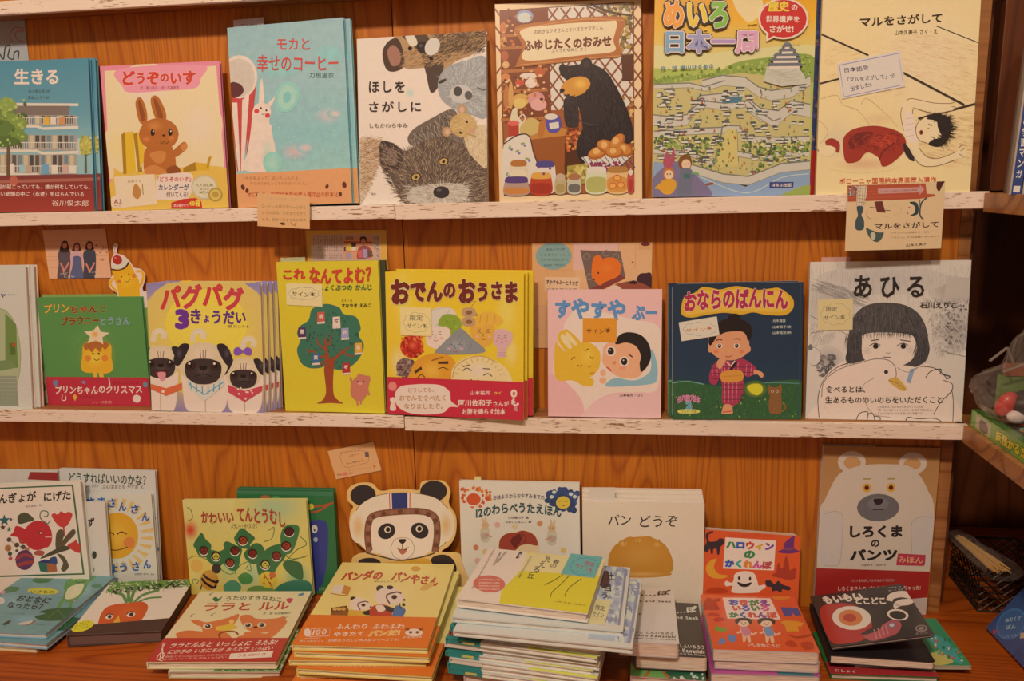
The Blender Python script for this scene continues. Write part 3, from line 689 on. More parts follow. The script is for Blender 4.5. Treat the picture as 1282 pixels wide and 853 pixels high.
for x, y, r, s_ in ((102, 690, 7, -20), (117, 702, 6, 10), (410, 688, 6, 20), (474, 682, 8, -10), (459, 716, 6, 0), (154, 716, 5, 30)): q.ell(x, y, r, r * 1.5, '5c2a1c', s_)
q.text('「大丈夫よって、言いたいんだよ」', (104, 650, 310, 664), '9a5a38'); q.text('そのほうがもっときもちがいいもん」', (128, 670, 335, 682), '9a5a38'); q.text('ボローニャ国際絵本原画展入選作品の絵本化', (120, 706, 452, 728), 'b8482c', .01)
band_done(q, 'orange paper band printed with coffee beans')
shift(b, .0075, .0088, -.0005, 'copy of the tall pale blue picture book standing behind the front one')
# --- white book with soft drawings of animals
a = new('fur', 'B', 3); a.bg('e2cfbd'); a.glow(716, 340, 22, 24, 'b9c4c4', 'e2cfbd')
a.blob([(530, 520), (560, 500), (620, 520), (640, 560), (600, 600), (560, 700), (535, 745), (525, 740)], 'c8a888'); a.fur([(530, 505), (620, 500), (620, 600), (560, 720), (530, 740)], ['b89068', 'd4b898', 'a07850'], 260, 24, 3.4, lambda x, y: 200)
a.fur([(530, 510), (600, 510), (580, 640), (530, 700)], ['8c5c38', 'c89a6c'], 120, 26, 3, lambda x, y: -20)
# striped face upside down at the top
a.blob([(660, 132), (760, 112), (1000, 112), (1000, 150), (950, 200), (880, 230), (820, 290), (790, 250), (700, 250), (690, 200)], 'b0875e')
a.blob([(616, 190), (640, 150), (672, 142), (690, 180), (696, 240), (660, 262), (628, 250)], '4c3428'); a.blob([(634, 190), (655, 165), (680, 190), (680, 232), (650, 240)], 'a06c58')
a.blob([(690, 128), (760, 118), (790, 150), (760, 190), (720, 160)], '54402f'); a.blob([(700, 132), (730, 128), (745, 160), (722, 170)], 'd8c4a8')
a.blob([(760, 190), (800, 180), (840, 220), (830, 300), (795, 340), (776, 270)], '4c3a30'); a.blob([(790, 200), (835, 170), (870, 200), (840, 226), (800, 226)], '5a4434')
a.fur([(690, 190), (1000, 120), (1000, 160), (880, 230), (700, 245)], ['a87c50', 'c49a66', '8c6440'], 420, 26, 3, lambda x, y: 160); a.fur([(800, 112), (1000, 112), (995, 190), (860, 190)], ['5c4634', '7c6248', '40302a'], 260, 30, 3.5, lambda x, y: 150)
a.ell(765, 174, 23, 22, '2c2020'); a.glow(758, 168, 10, 8, '6c5c58', '2c2020'); a.ell(800, 172, 26, 34, 'd0c0ac', 30); a.ell(718, 178, 8, 8, '1c1410'); a.ell(795, 215, 9, 6, '1c1410', 30)
# grey sleeping one
a.blob([(820, 300), (850, 250), (920, 225), (1000, 220), (1002, 420), (940, 420), (880, 400), (830, 360)], '9c968e'); a.fur([(830, 290), (920, 226), (1000, 222), (1000, 420), (880, 400)], ['b8b2aa', '8c867e', 'a8a098', 'c4bcb0'], 520, 22, 3, lambda x, y: math.degrees(math.atan2(y - 340, x - 905)))
a.ell(905, 345, 42, 34, 'c0b4a6'); a.ell(893, 335, 16, 18, '4c4440'); a.ell(932, 350, 14, 16, '5c544e'); a.ell(836, 298, 16, 6, '3c3430', -25)
a.line([(965, 320), (985, 332), (998, 326)], 4, '5c544e')
# dark ruff between
a.blob([(720, 480), (800, 430), (870, 400), (900, 440), (940, 560), (1000, 600), (1000, 740), (960, 740), (850, 560), (720, 530)], '6c5a4c')
a.fur([(700, 500), (860, 400), (960, 560), (1000, 610), (1000, 740), (920, 700)], ['57483c', '8a7866', '43362e', 'a08c78'], 520, 40, 4, lambda x, y: 60)
# big dark face below
a.blob([(610, 530), (650, 520), (700, 550), (760, 520), (850, 500), (960, 570), (1000, 620), (1001, 740), (760, 740), (690, 738), (640, 640), (606, 600)], '604c40')
a.blob([(606, 520), (640, 518), (690, 560), (670, 620), (625, 620), (606, 580)], '3c2c28'); a.blob([(620, 540), (660, 550), (668, 600), (632, 596)], '80645a')
a.fur([(612, 530), (700, 548), (850, 500), (1000, 620), (1000, 738), (690, 738), (620, 640)], ['54402f', '7c6248', '967a5c', '3c2c26', 'ac9070'], 1300, 22, 3.4, lambda x, y: math.degrees(math.atan2(y - 720, x - 800)), 30)
a.blob([(720, 690), (800, 672), (880, 670), (930, 690), (900, 738), (720, 738)], 'b8a48e'); a.fur([(700, 680), (930, 670), (930, 738), (700, 738)], ['c8b69e', '96826e', 'd4c4ae'], 240, 24, 3, lambda x, y: math.degrees(math.atan2(y - 700, x - 830)))
a.ell(830, 702, 30, 22, '2c2224'); a.glow(822, 694, 14, 8, '6a5c5e', '2c2224')
for x, y in ((737, 646), (839, 590)): a.ell(x, y, 19, 14, '241a16', -14); a.ell(x, y, 15, 11, 'c0964e', -14); a.ell(x, y, 6, 6.5, '1a120e'); a.ell(x - 3, y - 3, 2, 2, 'e8dcc8')
# small golden one
a.blob([(915, 470), (960, 460), (1000, 470), (1000, 610), (960, 590), (925, 540)], 'd0b288'); a.fur([(915, 480), (1000, 470), (1000, 610), (930, 550)], ['e0c8a0', 'b8966c', 'cfae82'], 200, 20, 3, 90)
a.ell(908, 400, 16, 18, 'b88a58'); a.ell(852, 482, 17, 18, 'b88a58'); a.ell(908, 402, 9, 11, 'cfa084'); a.ell(854, 483, 9, 10, 'cfa084'); a.ell(912, 458, 48, 44, 'c49c62')
a.fur([(870, 430), (920, 414), (960, 450), (955, 490), (910, 502), (868, 480)], ['d4b078', 'b08850', 'c8a468'], 260, 14, 2.4, lambda x, y: math.degrees(math.atan2(y - 470, x - 930)))
for x, y in ((903, 486), (925, 446)): a.ell(x, y, 6, 4, '2c1c12', 40)
a.ell(945, 480, 9, 7, 'c88878'); a.line([(925, 490), (960, 500)], 2, '8c6440')
a.text('ほしを', (566, 296, 698, 338), '2c2422', .015, gap=.12); a.text('さがしに', (566, 370, 757, 408), '2c2422', .015, gap=.12); a.text('しもかわらゆみ', (568, 450, 708, 466), '4c4440', .0); a.text('講談社', (572, 703, 590, 710), '4c4440')
make_book(B['fur'], 'white picture book with soft drawings of furry animals crowding the right side', a, 'matte', cover='W')
# --- cream framed book with a black bear in a jam shop
a = new('shop', 'C', 4); a.bg('e6bf8e'); a.poly([(80, 36), (612, 10), (614, 758), (98, 766)], '6a3418'); a.poly([(84, 40), (608, 14), (610, 754), (102, 762)], 'a0552a')
a.poly([(270, 30), (608, 14), (608, 420), (285, 430)], 'd9c7b4')
for i in range(-6, 12):
    x = 270 + i * 52; a.line([(x, 30), (x + 300, 430)], 7, '8a4a2a', smooth=False); a.line([(x + 300, 30), (x, 430)], 7, '8a4a2a', smooth=False)
a.poly([(84, 40), (272, 32), (286, 470), (100, 480)], '7c3a1c')
for y in (130, 180, 270, 350, 460): a.poly([(86, y), (270, y - 6), (271, y + 6), (87, y + 12)], 'b06a34')
for x, y, rx, ry, c in ((95, 105, 14, 22, 'c07038'), (96, 160, 14, 20, 'cc8440'), (100, 215, 16, 20, 'b05c34'), (105, 250, 14, 14, 'd8a060'), (180, 62, 34, 26, '8c98b4'), (180, 66, 26, 20, 'c8c4c8'), (196, 295, 36, 12, 'e0ccb4'), (160, 322, 18, 12, 'c84c38'), (205, 324, 24, 18, 'e4d4c4'), (240, 280, 20, 22, 'b85c30'), (165, 388, 34, 24, 'd0a050'), (160, 402, 26, 20, 'dcb464'), (225, 385, 34, 28, 'd08c80'), (235, 408, 32, 24, 'dc9c90'), (108, 380, 12, 50, 'b87438'), (125, 370, 10, 54, 'cf9450'), (104, 300, 18, 16, 'd07c48')): a.ell(x, y, rx, ry, c)
a.dots([(86, 60), (270, 50), (284, 470), (100, 480)], 90, ['d89a58', '5a2814', 'c46a34', 'e0b478'], 3, 8)
a.dots([(460, 30), (606, 20), (606, 260), (540, 220), (500, 60)], 110, ['b0883c', '8c7030', 'd0a858', '6a5424'], 4, 11); a.line([(440, 18), (520, 50), (604, 66)], 8, '4c3424'); a.line([(420, 22), (470, 44), (500, 60)], 5, '5a4430')
a.dots([(300, 400), (610, 380), (610, 640), (560, 560)], 80, ['c89048', 'a86c2c', 'd8ac64'], 4, 10); a.poly([(562, 220), (608, 216), (608, 318), (566, 320)], '582e1c')
a.blob([(140, 108), (220, 88), (400, 70), (540, 68), (578, 84), (552, 160), (556, 224), (470, 232), (160, 260), (146, 252), (170, 180)], 'b0662e'); a.blob([(166, 116), (300, 96), (500, 86), (544, 92), (530, 160), (532, 204), (400, 218), (182, 234), (186, 170)], 'e4cf9a')
a.line([(150, 112), (400, 78), (570, 84)], 3, 'd08c4c'); a.line([(160, 252), (400, 232), (552, 222)], 3, 'd08c4c')
a.text('おおきなクマさんとちいさなヤマネくん', ((218, 116), (490, 102), (218, 132)), '6a4a38', .012); a.text('ふゆじたくのおみせ', ((176, 156), (522, 140), (178, 200)), '6c2c1c', .05, jit=6); a.text('ふくざわゆみこ さく', ((286, 192), (424, 186), (286, 206)), '6a5040', .01)
a.poly([(120, 520), (340, 510), (338, 640), (330, 690), (200, 690), (130, 600)], '96501e'); a.poly([(118, 488), (200, 470), (348, 505), (344, 530), (200, 545)], 'c07c34')
a.poly([(338, 560), (400, 560), (410, 640), (400, 680), (338, 680)], '50260f'); a.dots([(345, 500), (410, 500), (410, 600), (345, 600)], 40, ['c85c2c', 'd8843c', '7c3418'], 4, 9)
BK = '221a1c'
a.blob([(318, 262), (330, 250), (344, 258), (400, 252), (412, 236), (432, 232), (446, 250), (500, 280), (540, 340), (580, 420), (606, 500), (600, 560), (520, 560), (440, 600), (410, 640), (390, 610), (386, 560), (410, 500), (404, 460), (380, 380), (350, 320), (322, 290)], BK)
a.ell(330, 268, 15, 17, BK); a.ell(424, 250, 22, 22, BK); a.ell(424, 254, 12, 12, '3c2c2a')
a.fur([(330, 260), (440, 245), (500, 280), (600, 500), (600, 560), (420, 610), (390, 560), (410, 470)], ['342a2c', '181214', '40363a'], 700, 22, 3, lambda x, y: 80 + (x - 450) * .1)
a.blob([(322, 352), (334, 325), (370, 305), (412, 304), (432, 325), (420, 360), (380, 378), (340, 370)], 'd08c34'); a.glow(400, 330, 40, 30, 'e8b04c', 'd08c34'); a.ell(328, 354, 10, 8, '1c1414'); a.ell(372, 300, 5, 4, '0c0808'); a.line([(335, 372), (360, 378), (380, 372)], 3, '6a3a1c')
a.blob([(336, 390), (360, 376), (384, 386), (394, 440), (390, 490), (360, 500), (340, 480), (334, 430)], '2c2426'); a.fur([(340, 385), (385, 385), (392, 490), (345, 490)], ['40363a', '181214'], 120, 18, 3, 90); a.ell(352, 380, 9, 12, '3c3032')
a.blob([(408, 400), (470, 410), (500, 450), (470, 490), (420, 490)], '2a2224'); a.line([(384, 450), (410, 480), (470, 492)], 2.5, '4a4042')
a.blob([(262, 470), (280, 448), (318, 456), (322, 500), (300, 520), (272, 512)], '564a94'); a.ell(284, 456, 26, 12, 'd8ccd8'); a.poly([(276, 482), (314, 476), (316, 500), (280, 506)], 'd8ccd8')
a.blob([(130, 430), (150, 420), (152, 450), (172, 480), (164, 520), (126, 520), (120, 490)], 'd8c49c'); a.line([(156, 460), (172, 446), (182, 462), (168, 486)], 5, 'e8dcc8'); a.blob([(160, 500), (200, 460), (240, 480), (230, 520), (180, 530)], 'c8a860')
a.blob([(235, 530), (238, 480), (262, 470), (252, 530)], 'b86c2c'); a.poly([(114, 480), (156, 478), (158, 532), (118, 534)], 'b03424'); a.ell(135, 480, 24, 11, 'd4604c')
a.blob([(98, 560), (150, 528), (196, 530), (214, 600), (240, 660), (230, 700), (100, 740)], 'dcd4c4'); a.line([(98, 560), (150, 528), (196, 530), (216, 600), (238, 655)], 5, '4c2c2c')
for x, y in ((120, 575), (150, 590), (130, 640), (172, 560), (190, 620), (110, 680), (165, 650)): a.ell(x, y, 9, 4, '8c9858', x); a.ell(x + 8, y + 8, 5, 5, '7070a0')
a.poly([(348, 650), (430, 640), (430, 720), (348, 720)], 'a88c3c'); a.dots([(348, 650), (430, 640), (430, 720), (348, 720)], 40, ['c8b058', '8c7430', 'd0bc70'], 5, 10)
a.poly([(404, 618), (470, 605), (606, 612), (560, 650), (520, 668), (440, 662)], 'd8d0d0')
for x in range(410, 600, 22): a.line([(x, 616), (x + 30, 660)], 3, '5c5078', smooth=False)
a.dots([(440, 640), (560, 636), (540, 668), (450, 664)], 40, ['7c2848', '983458'], 4, 8)
for x, y, rx, ry, r in ((470, 600, 42, 24, -20), (500, 575, 36, 26, 20), (545, 560, 40, 24, -50), (575, 590, 34, 26, 30), (535, 600, 36, 22, 0)): a.ell(x, y, rx, ry, 'a85c20', r); a.ell(x - 2, y - 4, rx * .85, ry * .75, 'c87c34', r); a.ell(x - 6, y - 6, rx * .35, ry * .5, 'e0a860', r)
def jar(x0, x1, y0, y1, glass, lid, fill):
    a.blob([(x0, y0 + 25), (x0 + 12, y0 + 12), (x1 - 12, y0 + 12), (x1, y0 + 25), (x1 - 2, y1), (x0 + 2, y1)], glass)
    a.blob([(x0 + 6, y0 + 45), (x1 - 6, y0 + 45), (x1 - 8, y1 - 4), (x0 + 8, y1 - 4)], fill); a.blob([(x0 + 2, y0 + 10), (x0 + 16, y0), (x1 - 16, y0), (x1 - 2, y0 + 10), (x1 - 10, y0 + 24), (x0 + 10, y0 + 24)], lid)
for J in ((122, 190, 625, 740, 'd8c09c', 'b06c30', 'e0c8a0'), (222, 300, 630, 750, 'dcd0cc', '4c4078', 'd8c4c4'), (100, 194, 690, 760, 'b08c78', '54386c', 'c87c3c'), (204, 286, 675, 758, 'b83c20', 'd89c40', 'a02c1c'), (300, 342, 680, 756, 'b8a070', 'c0a484', 'a88c50'), (350, 402, 680, 756, 'c0b498', 'a86c44', '6c6458'), (424, 504, 655, 754, 'd0c8a0', 'dcd4c8', 'b0a85c'), (506, 588, 655, 754, 'dcae74', 'b07838', 'd08c40'), (586, 612, 665, 754, 'c04c3c', 'e0d4c8', 'a83428')): jar(*J)
for x, y in ((235, 655), (280, 660), (255, 680)): a.ell(x, y, 5, 5, '7c3468')
for x, y in ((528, 730), (560, 728), (545, 700)): a.ell(x, y, 16, 14, 'c86c2c'); a.ell(x, y, 11, 9, 'e4a050')
make_book(B['shop'], 'cream-framed picture book with a black bear in a shop of jam jars and bread', a, 'gloss', cover='e6bf8e')
# --- castle maze book
a = new('maze', 'D', 5); a.grad([(0, 'e08c1c'), (.2, 'e8a828'), (.36, 'd8c070'), (.42, 'a8b050'), (1, 'b8ac68')])
a.blob([(370, -40), (470, -20), (490, 40), (440, 90), (400, 60), (376, 20)], 'e9cf8c'); a.blob([(60, 180), (200, 215), (400, 200), (680, 180), (680, 260), (60, 270)], 'd8cc88')
a.blob([(52, 320), (150, 300), (300, 290), (380, 250), (500, 230), (680, 220), (680, 330), (52, 345)], '8c9c44'); a.dots([(60, 310), (400, 260), (500, 235), (676, 225), (676, 320), (60, 340)], 240, ['7a8c38', 'a0ac50', '66782e', 'b0b458'], 3, 8)
a.poly([(55, 345), (330, 300), (400, 290), (678, 320), (672, 700), (55, 700)], 'c4b070')
def wallrun(pts, h, c='c9bba4', top='7d7468'):
    a.poly([(x, y) for x, y in pts] + [(x, y + h) for x, y in pts[::-1]], c); a.line(pts, 5, top, smooth=False)
    a.line([(x, y + h) for x, y in pts], 2.5, '8c8268', smooth=False)
for pts, h in (([(250, 320), (330, 300), (420, 308), (470, 345), (520, 360), (600, 350), (676, 300)], 40), ([(60, 335), (200, 330), (260, 345), (340, 320)], 18), ([(430, 390), (480, 430), (550, 440), (600, 400), (676, 415)], 52), ([(56, 455), (120, 462), (190, 455), (240, 380), (320, 372), (400, 378)], 42),
               ([(200, 440), (250, 400), (340, 410), (430, 400), (470, 440), (530, 480), (560, 470)], 26), ([(60, 520), (200, 510), (330, 505), (350, 498), (400, 500), (420, 540), (560, 545), (672, 540)], 24), ([(300, 640), (330, 500)], 14), ([(385, 512), (392, 640)], 14), ([(390, 600), (500, 620), (540, 600), (672, 600)], 20), ([(60, 590), (200, 600), (300, 640)], 18)): wallrun(pts, h)
a.poly([(330, 384), (412, 380), (400, 410), (328, 408)], '4c7480'); a.line([(330, 384), (412, 380), (412, 362), (345, 366)], 6, 'cfc2ac', smooth=False)
a.poly([(345, 512), (386, 512), (392, 660), (300, 665)], 'd0b86c')
for x0, y0, x1, y1 in ((60, 540, 330, 590), (90, 545, 320, 700), (400, 560, 670, 600), (440, 570, 660, 680)):
    a.dots([(x0, y0), (x1, y0), (x1, y1), (x0, y1)], 120, ['7a8a3c', '90a04c', '5c6c34', 'c4b060', 'd8c888', '4c5a3c'], 3, 9)
R_ = random.Random(9)
for i in range(130):
    x, y = R_.uniform(70, 655), R_.uniform(345, 690)
    if 320 < x < 400 and y > 500: continue
    w_ = R_.uniform(14, 30); h_ = R_.uniform(5, 9); sk = R_.choice((-6, 6))
    a.poly([(x, y), (x + w_, y - 1), (x + w_ + sk, y + h_), (x + sk, y + h_ + 1)], R_.choice(['4c4844', '5c5650', '6a6058', '54504c']), up=i % 4 == 0); a.poly([(x + sk, y + h_), (x + w_ + sk, y + h_), (x + w_ + sk, y + h_ + 7), (x + sk, y + h_ + 7)], 'd4c8b0', up=False)
a.dots([(70, 345), (650, 345), (650, 690), (70, 690)], 260, ['6c7c38', '889448', 'c87c34', 'c8502c', '3c6870'], 1.5, 4.5)
a.poly([(490, 325), (505, 260), (545, 262), (620, 262), (650, 300), (660, 335), (560, 345)], 'c8bca4')
for k in range(26): a.line([(R_.uniform(495, 640), R_.uniform(275, 335))] * 1 + [(R_.uniform(495, 640), R_.uniform(275, 335))], 1, 'b0a48c', smooth=False, up=False)
for x0, x1, y in ((500, 646, 262), (515, 640, 240), (528, 632, 222), (548, 620, 204), (560, 606, 186)):
    a.poly([(x0, y), (x0 + 14, y - 10), (x1 - 14, y - 12), (x1, y - 2), (x1 - 6, y + 4), (x0 + 6, y + 5)], '6c6c6c'); a.poly([(x0 + 14, y + 4), (x1 - 14, y + 3), (x1 - 14, y + 12), (x0 + 14, y + 13)], 'e0d4bc')
    a.poly([((x0 + x1) / 2 - 16, y - 8), ((x0 + x1) / 2, y - 20), ((x0 + x1) / 2 + 16, y - 9)], '7c7a78')
a.text('ゴール', (606, 170, 634, 180), 'd8a83c', .02)
a.poly([(52, 700), (60, 640), (120, 650), (230, 680), (420, 740), (560, 680), (672, 650), (672, 780), (52, 780)], '8c9cb0'); a.grad([(.86, '8796ac'), (1, 'a8b4bc')]) if False else None
wallrun([(200, 650), (330, 690), (430, 700), (560, 650), (672, 640)], 34); a.line([(240, 700), (420, 765), (560, 705), (668, 690)], 3, 'c4ccd4'); a.blob([(560, 780), (600, 755), (672, 735), (680, 790)], '98a04c'); a.poly([(185, 745), (290, 722), (296, 730), (190, 756)], '9c4834')
a.text('スタート', (226, 744, 270, 756), 'c83828', .02, outline=('e8d8c0', .03))
# the two drawn children: hair, face, coat
a.blob([(52, 780), (60, 700), (150, 640), (230, 700), (280, 780)], '7c6c84')
a.blob([(95, 690), (104, 668), (128, 664), (140, 690), (130, 712), (104, 712)], 'c06a2c'); a.ell(118, 692, 18, 18, 'e8bc90'); a.blob([(96, 640), (110, 600), (124, 622), (138, 585), (140, 630), (128, 662), (102, 664)], 'b04c5c'); a.blob([(98, 712), (136, 710), (148, 735), (130, 766), (100, 768), (80, 750), (62, 745), (84, 725)], 'd8982c')
a.blob([(155, 650), (165, 620), (195, 612), (208, 640), (200, 668), (170, 672)], '7c4c24'); a.ell(186, 652, 18, 20, 'e4b890'); a.blob([(165, 672), (200, 668), (212, 690), (206, 740), (212, 770), (154, 772), (156, 720)], '6c6c78'); a.poly([(176, 690), (200, 688), (202, 706), (178, 708)], '3c6c64'); a.line([(206, 685), (236, 690)], 8, '6c9c5c')
for x, y in ((112, 690), (124, 690), (182, 652), (196, 650)): a.ell(x, y, 2, 3.5, '201818')
a.poly([(514, 722), (608, 722), (606, 744), (513, 746)], '2c3c74'); a.text('ほるぷ出版', (522, 727, 600, 741), 'e8dcc8', .02)
a.text('めいろ', (96, 4, 352, 116), ['e0882c', 'f0bc30', '74a83c'], .07, outline=('1c1818', .09), jit=5)
a.text('めいろ', (96, 4, 352, 116), ['e8922c', 'f0bc30', '7cb040'], .045, outline=('f4e8d4', .025), jit=0)
a.text('日本一周', (98, 116, 474, 222), '1c1818', .13); a.text('日本一周', (104, 122, 468, 216), ['7c9cd0', '9c94cc', 'b08cc0', 'd89cb4'], .04, outline=('f0e4e0', .04))
for x, y in ((214, 100), (262, 118), (432, 96), (446, 96), (458, 94)): a.ell(x, y, 6, 5, 'e8b83c')
a.text('作・絵 横山ひろあき', ((84, 266), (292, 256), (84, 282)), '2c6c7c', .02, outline=('d4dcb8', .02))
a.ell(568, 78, 100, 82, 'f0dcc8'); a.poly([(500, 110), (560, 140), (500, 168)], 'f0dcc8'); a.ell(568, 78, 92, 75, 'c82c28'); a.poly([(512, 110), (552, 132), (508, 158)], 'c82c28')
a.text('歴史', (508, 8, 592, 50), 'f4c43c', .05); a.text('の', (600, 22, 624, 44), 'f0e4d0', .03); a.text('世界遺産を', (498, 66, 632, 94), 'f4e8d8', .03); a.text('さがせ!', (514, 103, 608, 132), 'f4e8d8', .03)
make_book(B['maze'], 'large picture book cover with a walled castle town and a red speech bubble', a, 'gloss', t=.009, cover='d8b060')
f = dict(B['maze']); f['o'] = f['o'] + f['u'] * .0165 - f['n'] * .0105; q = Art(f, quad=[tuple(proj(f['o'] + f['u'] * f['w'] * i + f['v'] * f['h'] * j)) for i, j in ((0, 1), (1, 1), (1, 0), (0, 0))]); q.dz = DZ; q.local = True
q.bg('3c4060'); q.dots([(.9, 0), (1, 0), (1, .8), (.9, .8)], 120, ['54507c', '7c4c54', '2c4c74', '8c6c64', '34344c'], .004, .012); q.poly([(0, .79), (1, .79), (1, 1), (0, 1)], 'b42824')
make_book(f, 'dark blue and red book mostly hidden behind the castle maze book', q, 'gloss', t=.006, cover='3c4060')
# --- child lying on straw mats
a = new('tatami', 'E', 6); a.bg('e8c68c'); a.glow(400, 200, 240, 260, 'ecd09a', 'e8c68c')
TL_ = 'c98c5c'
def hatch(P, n, ln, ang, c='d49a66', wd=1.3): a.fur(P, [c, 'dca878'], n, ln, wd, ang, 3)
hatch([(350, 100), (580, 160), (566, 340), (540, 345), (200, 180)], 240, 34, 15); hatch([(60, 130), (320, 240), (300, 330), (50, 270)], 120, 30, -12); hatch([(350, 400), (560, 370), (552, 560), (380, 560)], 260, 34, 12)
for P, w_ in (([(48, 114), (205, 186)], 6), ([(320, 245), (525, 355)], 8), ([(40, 280), (170, 248)], 6), ([(370, 400), (562, 352)], 8), ([(430, 88), (578, 148)], 3)): a.line(P, w_, '3c2a20', smooth=False)
a.glow(100, 470, 80, 100, 'd8bc90', 'e8c68c'); a.glow(240, 400, 80, 30, 'dcb880', 'e8c68c'); a.glow(190, 550, 120, 30, 'd8a87c', 'e8c68c')
for P in ([(46, 330), (100, 318), (120, 350), (170, 370), (210, 420)], [(40, 400), (70, 440), (44, 480)], [(180, 350), (200, 330), (260, 380), (300, 425)]): a.line(P, 1.5, 'b89870')
SK = 'e9c898'
a.blob([(320, 345), (350, 332), (420, 345), (480, 350), (486, 372), (420, 380), (360, 366), (352, 400), (364, 440), (380, 460), (370, 500), (400, 530), (440, 534), (500, 510), (528, 505), (524, 530), (490, 540), (430, 560), (380, 556), (345, 500), (318, 440), (312, 380)], SK)
for P in ([(330, 340), (350, 332), (420, 347), (478, 350)], [(352, 362), (420, 382), (480, 374)], [(316, 360), (312, 390), (322, 440)], [(375, 500), (400, 528), (440, 534), (500, 512)], [(350, 520), (380, 556), (430, 560), (490, 542)], [(352, 366), (352, 400), (364, 436)]): a.line(P, 2.2, '7c5434')
for P in ([(478, 350), (494, 344)], [(482, 360), (496, 362)], [(505, 500), (520, 488)], [(512, 510), (528, 500)], [(508, 520), (524, 530)]): a.line(P, 2, '7c5434')
a.blob([(330, 380), (352, 385), (362, 440), (374, 470), (345, 480), (322, 440)], 'f0d8b0')
for y in (400, 420, 440, 460): a.line([(328, y), (356, y - 6)], 1.2, 'b89468')
a.ell(405, 438, 44, 44, SK); a.line([(392, 395), (370, 412), (362, 440), (372, 470), (398, 482)], 2, '7c5434')
a.blob([(398, 400), (430, 385), (470, 395), (482, 430), (470, 470), (440, 495), (405, 486), (420, 470), (448, 462), (436, 430), (430, 408)], '1c1614')
a.fur([(400, 395), (470, 392), (485, 440), (450, 492), (430, 470), (445, 430)], ['1c1614', '2c201c'], 160, 24, 3, lambda x, y: math.degrees(math.atan2(y - 438, x - 415)), 15)
a.line([(404, 418), (416, 424)], 2.5, '2c1c14'); a.line([(412, 460), (424, 466), (420, 474)], 2.5, '2c1c14'); a.ell(380, 446, 6, 8, '8c2c20'); a.ell(380, 446, 3, 4, '3c1410'); a.ell(404, 432, 3, 2, 'a87850')
a.blob([(120, 490), (125, 455), (160, 430), (230, 422), (300, 440), (328, 470), (322, 510), (280, 550), (250, 558), (238, 530), (200, 510), (170, 540), (130, 542)], '9c2e20')
a.blob([(140, 470), (170, 445), (220, 445), (190, 480), (150, 500)], '70201a'); a.blob([(210, 470), (270, 450), (300, 470), (260, 500)], 'b83c28'); a.fur([(135, 450), (300, 450), (310, 500), (140, 500)], ['802218', 'b03626', '641a14'], 160, 20, 3, 30, 60); a.line([(240, 540), (252, 510), (290, 480)], 3, '4c1410')
a.blob([(62, 470), (84, 462), (108, 478), (106, 510), (88, 500), (66, 486)], '9c2e20'); a.blob([(40, 500), (70, 486), (96, 498), (80, 522), (44, 516)], SK); a.line([(40, 505), (30, 492)], 3, '7c5434'); a.blob([(322, 480), (340, 500), (358, 540), (340, 535), (324, 510)], '2c2020')
a.text('マルをさがして', ((176, 58), (450, 44), (176, 90)), '2c1c14', .02); a.text('山本久美子 さく・え', ((292, 102), (434, 98), (292, 118)), '5c4430', .0)
a.text('ボローニャ国際絵本原画展入選作', (108, 596, 430, 617), 'c8482c', .01)
make_book(B['tatami'], 'cream picture book with a child in red lying on straw mats', a, 'matte', cover='e8c68c', t=.009)

# ================================================================ middle row
# --- grey book cut off by the left frame edge, green book behind it
a = new('greybook', 'F', 8); a.bg('c9bda8'); a.ell(0, 520, 78, 180, '9a9c6c'); a.ell(0, 520, 74, 175, 'a8a87c')
a.poly([(-40, 590), (60, 590), (68, 700), (-40, 700)], '8c8c70')
for y in range(600, 690, 14): a.line([(-40, y), (66, y + 1)], 1.5, 'b0ac90', smooth=False)
a.poly([(20, 360), (60, 400), (66, 560), (20, 560)], '6c8040'); a.poly([(34, 470), (56, 468), (58, 512), (36, 514)], '54682c'); a.ell(52, 476, 7, 9, 'a8502c'); a.poly([(-40, 540), (40, 530), (60, 560), (-40, 580)], '748450')
a.text('ンジャー', (-66, 284, 58, 302), '2c3c64', .03)
b = make_book(B['greybook'], 'greyish white picture book cut off at the left end of the middle row', a, 'matte', t=.009, group='copies of the greyish white book')
shift(b, .0072, .0095, 0, 'copy right behind the greyish white book at the left end of the middle row')
f = fit_std(V('F', [(20, 300), (124, 300), (182, 690), (80, 690)]), Z2, y0=.036, lean=4, t=.008, name='leaf'); q = Art(f, 'F'); q.dz = DZ
q.bg('b4ae80'); q.blob([(120, 480), (150, 470), (160, 500), (140, 512)], '5c8034'); q.blob([(125, 560), (150, 540), (168, 560), (150, 580)], '6c8c3c'); q.blob([(140, 620), (160, 610), (168, 640), (150, 650)], '4c7430'); q.ell(148, 590, 6, 5, 'd8a040')
b = make_book(f, 'thin leafy green and grey book leaning behind the greyish white book', q, 't' and 'print', t=.005, cover='a8a484')
# --- green book with a pudding
a = new('pudding', 'F', 9); a.bg('588a46'); a.glow(350, 480, 110, 110, '68984e', '588a46')
a.text('プリン', (162, 322, 258, 356), ['e0a63c', 'd8b04c', 'e4a838'], .03, outline=('8c3c1c', .02), jit=8); a.text('ちゃんと', (262, 328, 396, 358), ['8c2c1c', '9c3c1c', '8c2c1c', '4c5c30'], .03, outline=('d8a050', .02), jit=8)
a.text('ブラウニー', (228, 370, 368, 402), '7c2c18', .04, outline=('d89c50', .02), jit=8); a.text('とうさん', (372, 374, 484, 404), '8ca0a4', .03, outline=('4c6c5c', .02), jit=8)
a.glow(358, 510, 78, 80, 'c0ac38', '588a46')
a.blob([(312, 470), (358, 460), (408, 472), (412, 520), (418, 560), (396, 576), (358, 574), (318, 572), (300, 556), (306, 510)], 'e4a828'); a.glow(350, 520, 44, 40, 'f0c040', 'e4a828')
